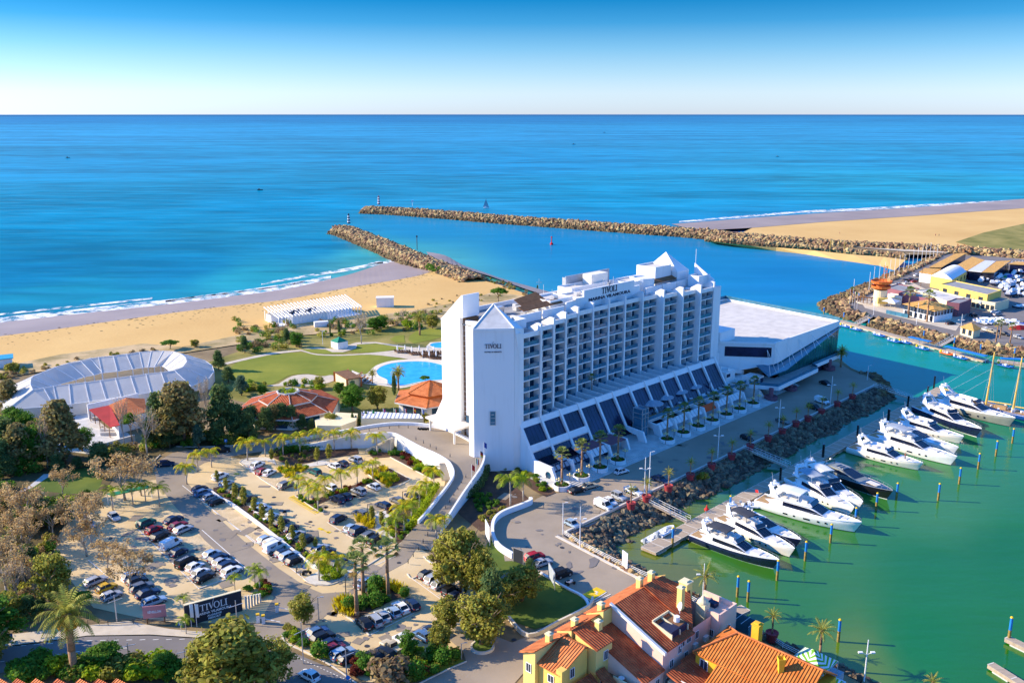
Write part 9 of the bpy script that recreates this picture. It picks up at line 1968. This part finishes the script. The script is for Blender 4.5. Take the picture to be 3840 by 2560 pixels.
b.build('mast','orange_paint',wt_);b=MB();b.box(c0.x-2.4,c0.x+2.4,c0.y-3.9,c0.y-2.8,1.4,2.8);b.box(c0.x-2.4,c0.x+2.4,c0.y-3.9,c0.y-2.9,3.0,4.2);b.build('balcony','wall_yellow',wt_)
b=MB();c1_=G(TU(630,690));b.lathe([(5.5,0),(5.5,.5),(5.1,.5),(5.1,.2),(0,.2)],c1_,24,closed=False);o=b.build('round_planter','path_stone');tag(o,'round paved planter ring in front of the watchtower','planter')
pg=thing('pergola','brown curved wooden pergola beside the watchtower','pergola',c1_);b=MB()
for k in range(9):a=1.6+k*.38;q=c1_+V3((math.cos(a)*4.8,math.sin(a)*4.8,0));b.tube(q,q+V3((0,0,3.4)),.18,n=5);q2=c1_+V3((math.cos(a+.38)*4.8,math.sin(a+.38)*4.8,3.4));b.tube(q+V3((0,0,3.4)),q2,.3,n=5)
b.build('frame','wood_brown',pg)
def hb(name,label,roof,zr,m_wall,m_roof='roof_grey',par=.4,cat='building'):
 P=[G(TU(*p),zr)for p in roof];r=thing(name,label,cat,(P[0].x,P[0].y,0));b=MB();b.prism([(p.x,p.y)for p in P],0,zr-.05,0);
 c=sum(P,V3())/len(P);I_=[c+(p-c)*.965 for p in P];n_=len(P)
 for k in range(n_):a,e,ai,ei=P[k],P[(k+1)%n_],I_[k],I_[(k+1)%n_];b.prism([(a.x,a.y),(e.x,e.y),(ei.x,ei.y),(ai.x,ai.y)],zr-.05,zr+par)
 b.build('wall',m_wall,r);b=MB();b.prism([(p.x,p.y)for p in I_],zr-.04,zr+.04);b.build('roof',m_roof,r);return r,P
def ridge_roof(r,P,rise,m_):
 """gable over quad P: ridge joins the middles of sides 0-1 and 2-3"""
 a,e=P[0].lerp(P[1],.5)+V3((0,0,rise)),P[2].lerp(P[3],.5)+V3((0,0,rise));b=MB();slab_roof(b,[P[0],a,e,P[3]]);slab_roof(b,[P[1],P[2],e,a]);b.build('roof',m_,r)
yb2,P=hb('office_building','long yellow two-storey building with grey flat roof and little balconies',[(1425,490),(1590,455),(2105,560),(1950,610)],7.0,'wall_yellow')
def facade_items(r,a,e,n_,z,kind):
 d=(e-a);L=d.length;d.normalize();q=V3((d.y,-d.x,0))
 if q.y>0:q=-q
 for k in range(n_):
  p=a+d*(L*(k+.5)/n_);rot=math.atan2(d.y,d.x)
  if kind=='balcony':b=MB();b.cbox((p.x+q.x*.9,p.y+q.y*.9,z),4.2,1.8,1.3,rot);o=b.build('balcony','canvas_blue_grey',r)
  b=MB();b.cbox((p.x+q.x*.05,p.y+q.y*.05,z+1.3),2.6 if kind=='balcony' else 1.6,.2,2.2,rot);b.build('window','window_glass',r)
facade_items(yb2,V3((P[0].x,P[0].y,0)),V3((P[3].x,P[3].y,0)),4,3.2,'balcony')
r,P=hb('shop_building','low cream building with orange doors below the yellow offices',[(1775,655),(1900,600),(2190,660),(2035,700)],4.0,'wall_cream');facade_items(r,V3((P[0].x,P[0].y,0)),V3((P[3].x,P[3].y,0)),5,.4,'w')
wh=thing('workshop','workshop with a white barrel roof and yellow end wall','building',G(TU(1450,460)));P=[G(TU(*p),6.0)for p in[(1325,395),(1560,440),(1720,345),(1490,305)]];b=MB();walls(b,[V3((p.x,p.y,0))for p in P],0,6.0);b.build('wall','wall_yellow',wh);b=MB();n_=10;row=[]
for k in range(n_+1):f=k/n_;z=2.6*math.sin(math.pi*f);row.append((P[0].lerp(P[1],f)+V3((0,0,z)),P[3].lerp(P[2],f)+V3((0,0,z))))
for a,e in zip(row,row[1:]):b.face([a[0],e[0],e[1],a[1]])
b.face([x[0]for x in row]);b.face([x[1]for x in row]);b.build('roof','white_render',wh);facade_items(wh,V3((P[1].x,P[1].y,0)),V3((P[2].x,P[2].y,0)),4,2.2,'w')
for k,(pts,mr_)in enumerate([([(1300,300),(1590,150),(1725,140),(1440,302)],'clay_sand'),([(1590,290),(1780,182),(1925,222),(1730,332)],'clay_sand'),([(1735,335),(1920,222),(2040,232),(1885,352)],'sheet_roof'),([(1885,355),(2050,232),(2205,226),(2025,358)],'clay_sand'),([(1195,352),(1260,308),(1440,318),(1330,370)],'clay_sand'),([(2180,262),(2260,235),(2700,250),(2700,290)],'clay_sand')]):
 P=[G(TU(*p),5.5)for p in pts];r=thing('boat_shed',['long amber-roofed boat shed nearest the water','amber-roofed boat shed in the middle of the three','boat shed with a pale ribbed metal roof','amber-roofed boat shed farthest from the water','small white shed with amber roof beside the harbour road','long amber roof at the edge of the boat yard'][k],'shed',(P[0].x,P[0].y,0));b=MB();slab_roof(b,P,.3);b.build('roof',mr_,r);b=MB();c=sum(P,V3())/4;walls(b,[V3(((p.x-c.x)*.93+c.x,(p.y-c.y)*.93+c.y,0))for p in P],0 if k in(4,)else .0,5.2);b.build('wall','white_render' if k==4 else 'dark_glazing',r)
cf=thing('cafe','white cafe with broad amber hip roof on the harbour front','cafe',G(TU(1300,830)));P=[G(TU(*p),5.2)for p in[(1010,700),(1330,660),(1590,745),(1370,782)]];P=[G(TU(*p),5.2)for p in[(1012,702),(1280,655),(1592,742),(1372,785)]];ap0=G(TU(1330,668),7.6);b=MB()
for k in range(4):slab_roof(b,[P[k],P[(k+1)%4],ap0])
b.build('roof','clay_sand',cf);b=MB();c=sum(P,V3())/4;Q_=[V3(((p.x-c.x)*.93+c.x,(p.y-c.y)*.93+c.y,0))for p in P];walls(b,Q_,0,5.1);b.build('wall','white_render',cf);facade_items(cf,Q_[0],Q_[3],9,2.6,'w');facade_items(cf,Q_[3],Q_[2],6,2.6,'w');facade_items(cf,Q_[0],Q_[3],6,.1,'w')
b=MB();P=px(TU,[(830,810),(950,835),(1070,860)]);wallmb(b,P,.1,1.8);tag(b.build('glass_screen','balustrade'),'glass windscreen around the cafe terrace','screen')
for k,(x,y,c_)in enumerate([(880,740,'canvas_white'),(940,700,'wall_cream')]):
 p=G(TU(x,y));r=thing('square_parasol',f'{"white" if k == 0 else "cream"} square canopy on the cafe terrace','parasol',p);b=MB();b.lathe([(4.6,3.0),(.1,4.4)],p,4,closed=False);b.build('canopy',c_,r);b=MB();b.tube(p,p+V3((0,0,4.3)),.1,n=5);b.build('pole','steel',r)
hb('dark_building','grey roofed building behind the watchtower',[(830,530),(960,490),(1200,540),(1040,580)],4.5,'wall_plum');hb('plum_building','plum coloured building beside the harbour palms',[(970,590),(1060,565),(1420,620),(1330,660)],5.0,'wall_plum','roof_grey');hb('cream_building','cream roofed building behind the cafe',[(1140,555),(1320,545),(1700,640),(1500,680)],5.4,'wall_cream','roof_pale');hb('plum_building','plum building with white sign panel on the shaded side of the cafe',[(1500,690),(1600,650),(1775,660),(1640,705)],6.0,'wall_plum');hb('white_panel_wall','white panelled service yard wall behind the watchtower',[(850,600),(870,590),(1020,615),(1005,630)],4.0,'warm_white','warm_white')
kk=thing('ticket_kiosk','small cream kiosk with amber hip roof on the harbour quay','kiosk',G(TU(1760,1030)));P=[G(TU(*p),3.4)for p in[(1640,955),(1770,920),(1890,970),(1805,1002)]];P=[G(TU(*p),3.4)for p in[(1645,955),(1745,915),(1888,975),(1800,1000)]];ap0=sum(P,V3())/4+V3((0,0,2.0));b=MB()
for k in range(4):slab_roof(b,[P[k],P[(k+1)%4],ap0])
b.build('roof','clay_sand',kk);b=MB();c=sum(P,V3())/4;Q_=[V3(((p.x-c.x)*.86+c.x,(p.y-c.y)*.86+c.y,0))for p in P];walls(b,Q_,0,3.3);b.build('wall','wall_cream',kk);facade_items(kk,Q_[0],Q_[3],2,.6,'w')
b=MB();P=px(TU,[(1740,150),(2352,185),(2800,215)]);wallmb(b,P,.6,3.0);tag(b.build('yard_wall','wood_brown'),'long dark wall behind the boat sheds','wall')
fb_=thing('beach_footbridge','dark wooden footbridge over the boulder bank to the east beach','footbridge',G(TU(1690,110)));a,c=G(TU(1650,60),2),G(TU(1730,140),2);b=MB();d=(c-a).normalized();q=V3((-d.y,d.x,0))*2;b.add([a-q,a+q,c+q,c-q,a-q+V3((0,0,1.4)),a+q+V3((0,0,1.4)),c+q+V3((0,0,1.4)),c-q+V3((0,0,1.4))],[(0,1,2,3),(0,3,7,4),(1,5,6,2)]);b.build('deck','wood_brown',fb_)
# stored boats in the yard
def stored_proto(cv):
 r=thing('stored_boat','s','boat');b=MB();us=[(-3.4,1.15,1.5),(-1,1.3,1.5),(1.6,1.05,1.7),(3,.5,1.95),(3.7,.03,2.1)];b.loft([[(x*.9,0,.35),(x,-w_*.8,.75),(x,-w_,z),(x,w_,z),(x,w_*.8,.75)]for x,w_,z in us],close=True);b.build('hull','gelcoat' if cv[0]!='navy' else 'hull_navy',r);b=MB()
 if cv[1]=='cabin':b.loft([[(x,-w_,1.5),(x,-w_*.7,z),(x,w_*.7,z),(x,w_,1.5)]for x,w_,z in((-1.6,.95,2.5),(.4,.95,2.6),(2.0,.6,1.75))]);b.build('cabin','gelcoat',r);b=MB();b.add([(.5,-.66,2.56),(.5,.66,2.56),(1.8,.52,1.9),(1.8,-.52,1.9)],[(0,1,2,3)]);b.build('windscreen','boat_glass',r)
 else:b.loft([[(x,-w_,z0),(x,0,z1),(x,w_,z0)]for x,w_,z0,z1 in((-3.3,1.1,1.5,1.9),(-.5,1.3,1.5,2.6),(2.8,.6,1.9,2.2))]);b.build('cover',cv[1],r)
 b=MB()
 for x in(-2,1.5):b.box(x-.1,x+.1,-.8,.8,0,.6)
 b.build('cradle','steel',r);r.location=(0,0,-500);return Proto(r)
SB_=[stored_proto(c)for c in(('w','cabin'),('navy','canvas_blue_grey'),('w','canvas_white'),('navy','cabin'),('w','blue_cloth'),('w','green_cloth'))];SBN=['white cabin boat','navy boat under a grey cover','white boat under a white cover','navy cabin boat','white boat under a blue cover','white boat under a green cover']
ry=random.Random(31)
for row,(x0,y0,x1,y1,n_,desc)in enumerate([(1860,470,2250,390,6,'in the row beside the amber sheds'),(1900,440,2300,430,6,'in the second row from the sheds'),(1960,500,2340,470,6,'in the third row of the boat yard'),(2060,540,2420,520,6,'behind the yellow offices'),(2120,585,2440,565,5,'at the end of the yellow offices'),(2140,625,2440,615,5,'in the outer row of the boat yard'),(2220,370,2440,385,4,'under the edge of the long amber roof'),(1840,905,2120,885,8,'in the line of trailers near the kiosk'),(1860,930,2260,915,7,'in the front line of trailers near the kiosk'),(2210,960,2440,940,4,'beside the harbour palms'),(2240,760,2420,730,3,'on the open quay behind the kiosk')]):
 for k in range(n_):
  t_=(k+.5)/n_;kd=ry.choice((0,0,0,2,3,1,4,5))if row not in(7,8)else ry.choice((0,0,2));p=G(TU(x0+(x1-x0)*t_+ry.gauss(0,6),y0+(y1-y0)*t_+ry.gauss(0,3)));SB_[kd].put(p,.9+ry.gauss(0,.25)if row<7 else 2.4+ry.gauss(0,.1),(1.0 if row<7 else .62)*(.85+.4*ry.random()),f'{SBN[kd]}, {ORD[k]} {desc}','boats stored in the yard')
for x,y,c_ in((2300,985,'red_cloth'),):p=G(TU(x,y));b=MB();b.loft([[(p.x+dx,p.y-w_,0),(p.x+dx,p.y,z),(p.x+dx,p.y+w_,0)]for dx,w_,z in((-4,1,1.4),(0,1.3,2),(4,.8,1.4))]);tag(b.build('covered_boat',c_),'boat wrapped in a red cover beside the harbour palms','boat')
fr_=thing('boat_rack','pale steel storage rack at the far side of the boat yard','rack',G(TU(2250,370)));b=MB()
for k in range(7):
 for z in(2.5,5):a,e=G(TU(2120+k*38,360-k*3)),G(TU(2135+k*38,330-k*3));b.tube(a,a+V3((0,0,5.4)),.18,n=4);b.tube(a+V3((0,0,z)),e+V3((0,0,z)),.15,n=4)
a,e=G(TU(2120,360)),G(TU(2350,342));b.tube(a+V3((0,0,5.4)),e+V3((0,0,5.4)),.2,n=4);b.build('frame','warm_white',fr_)
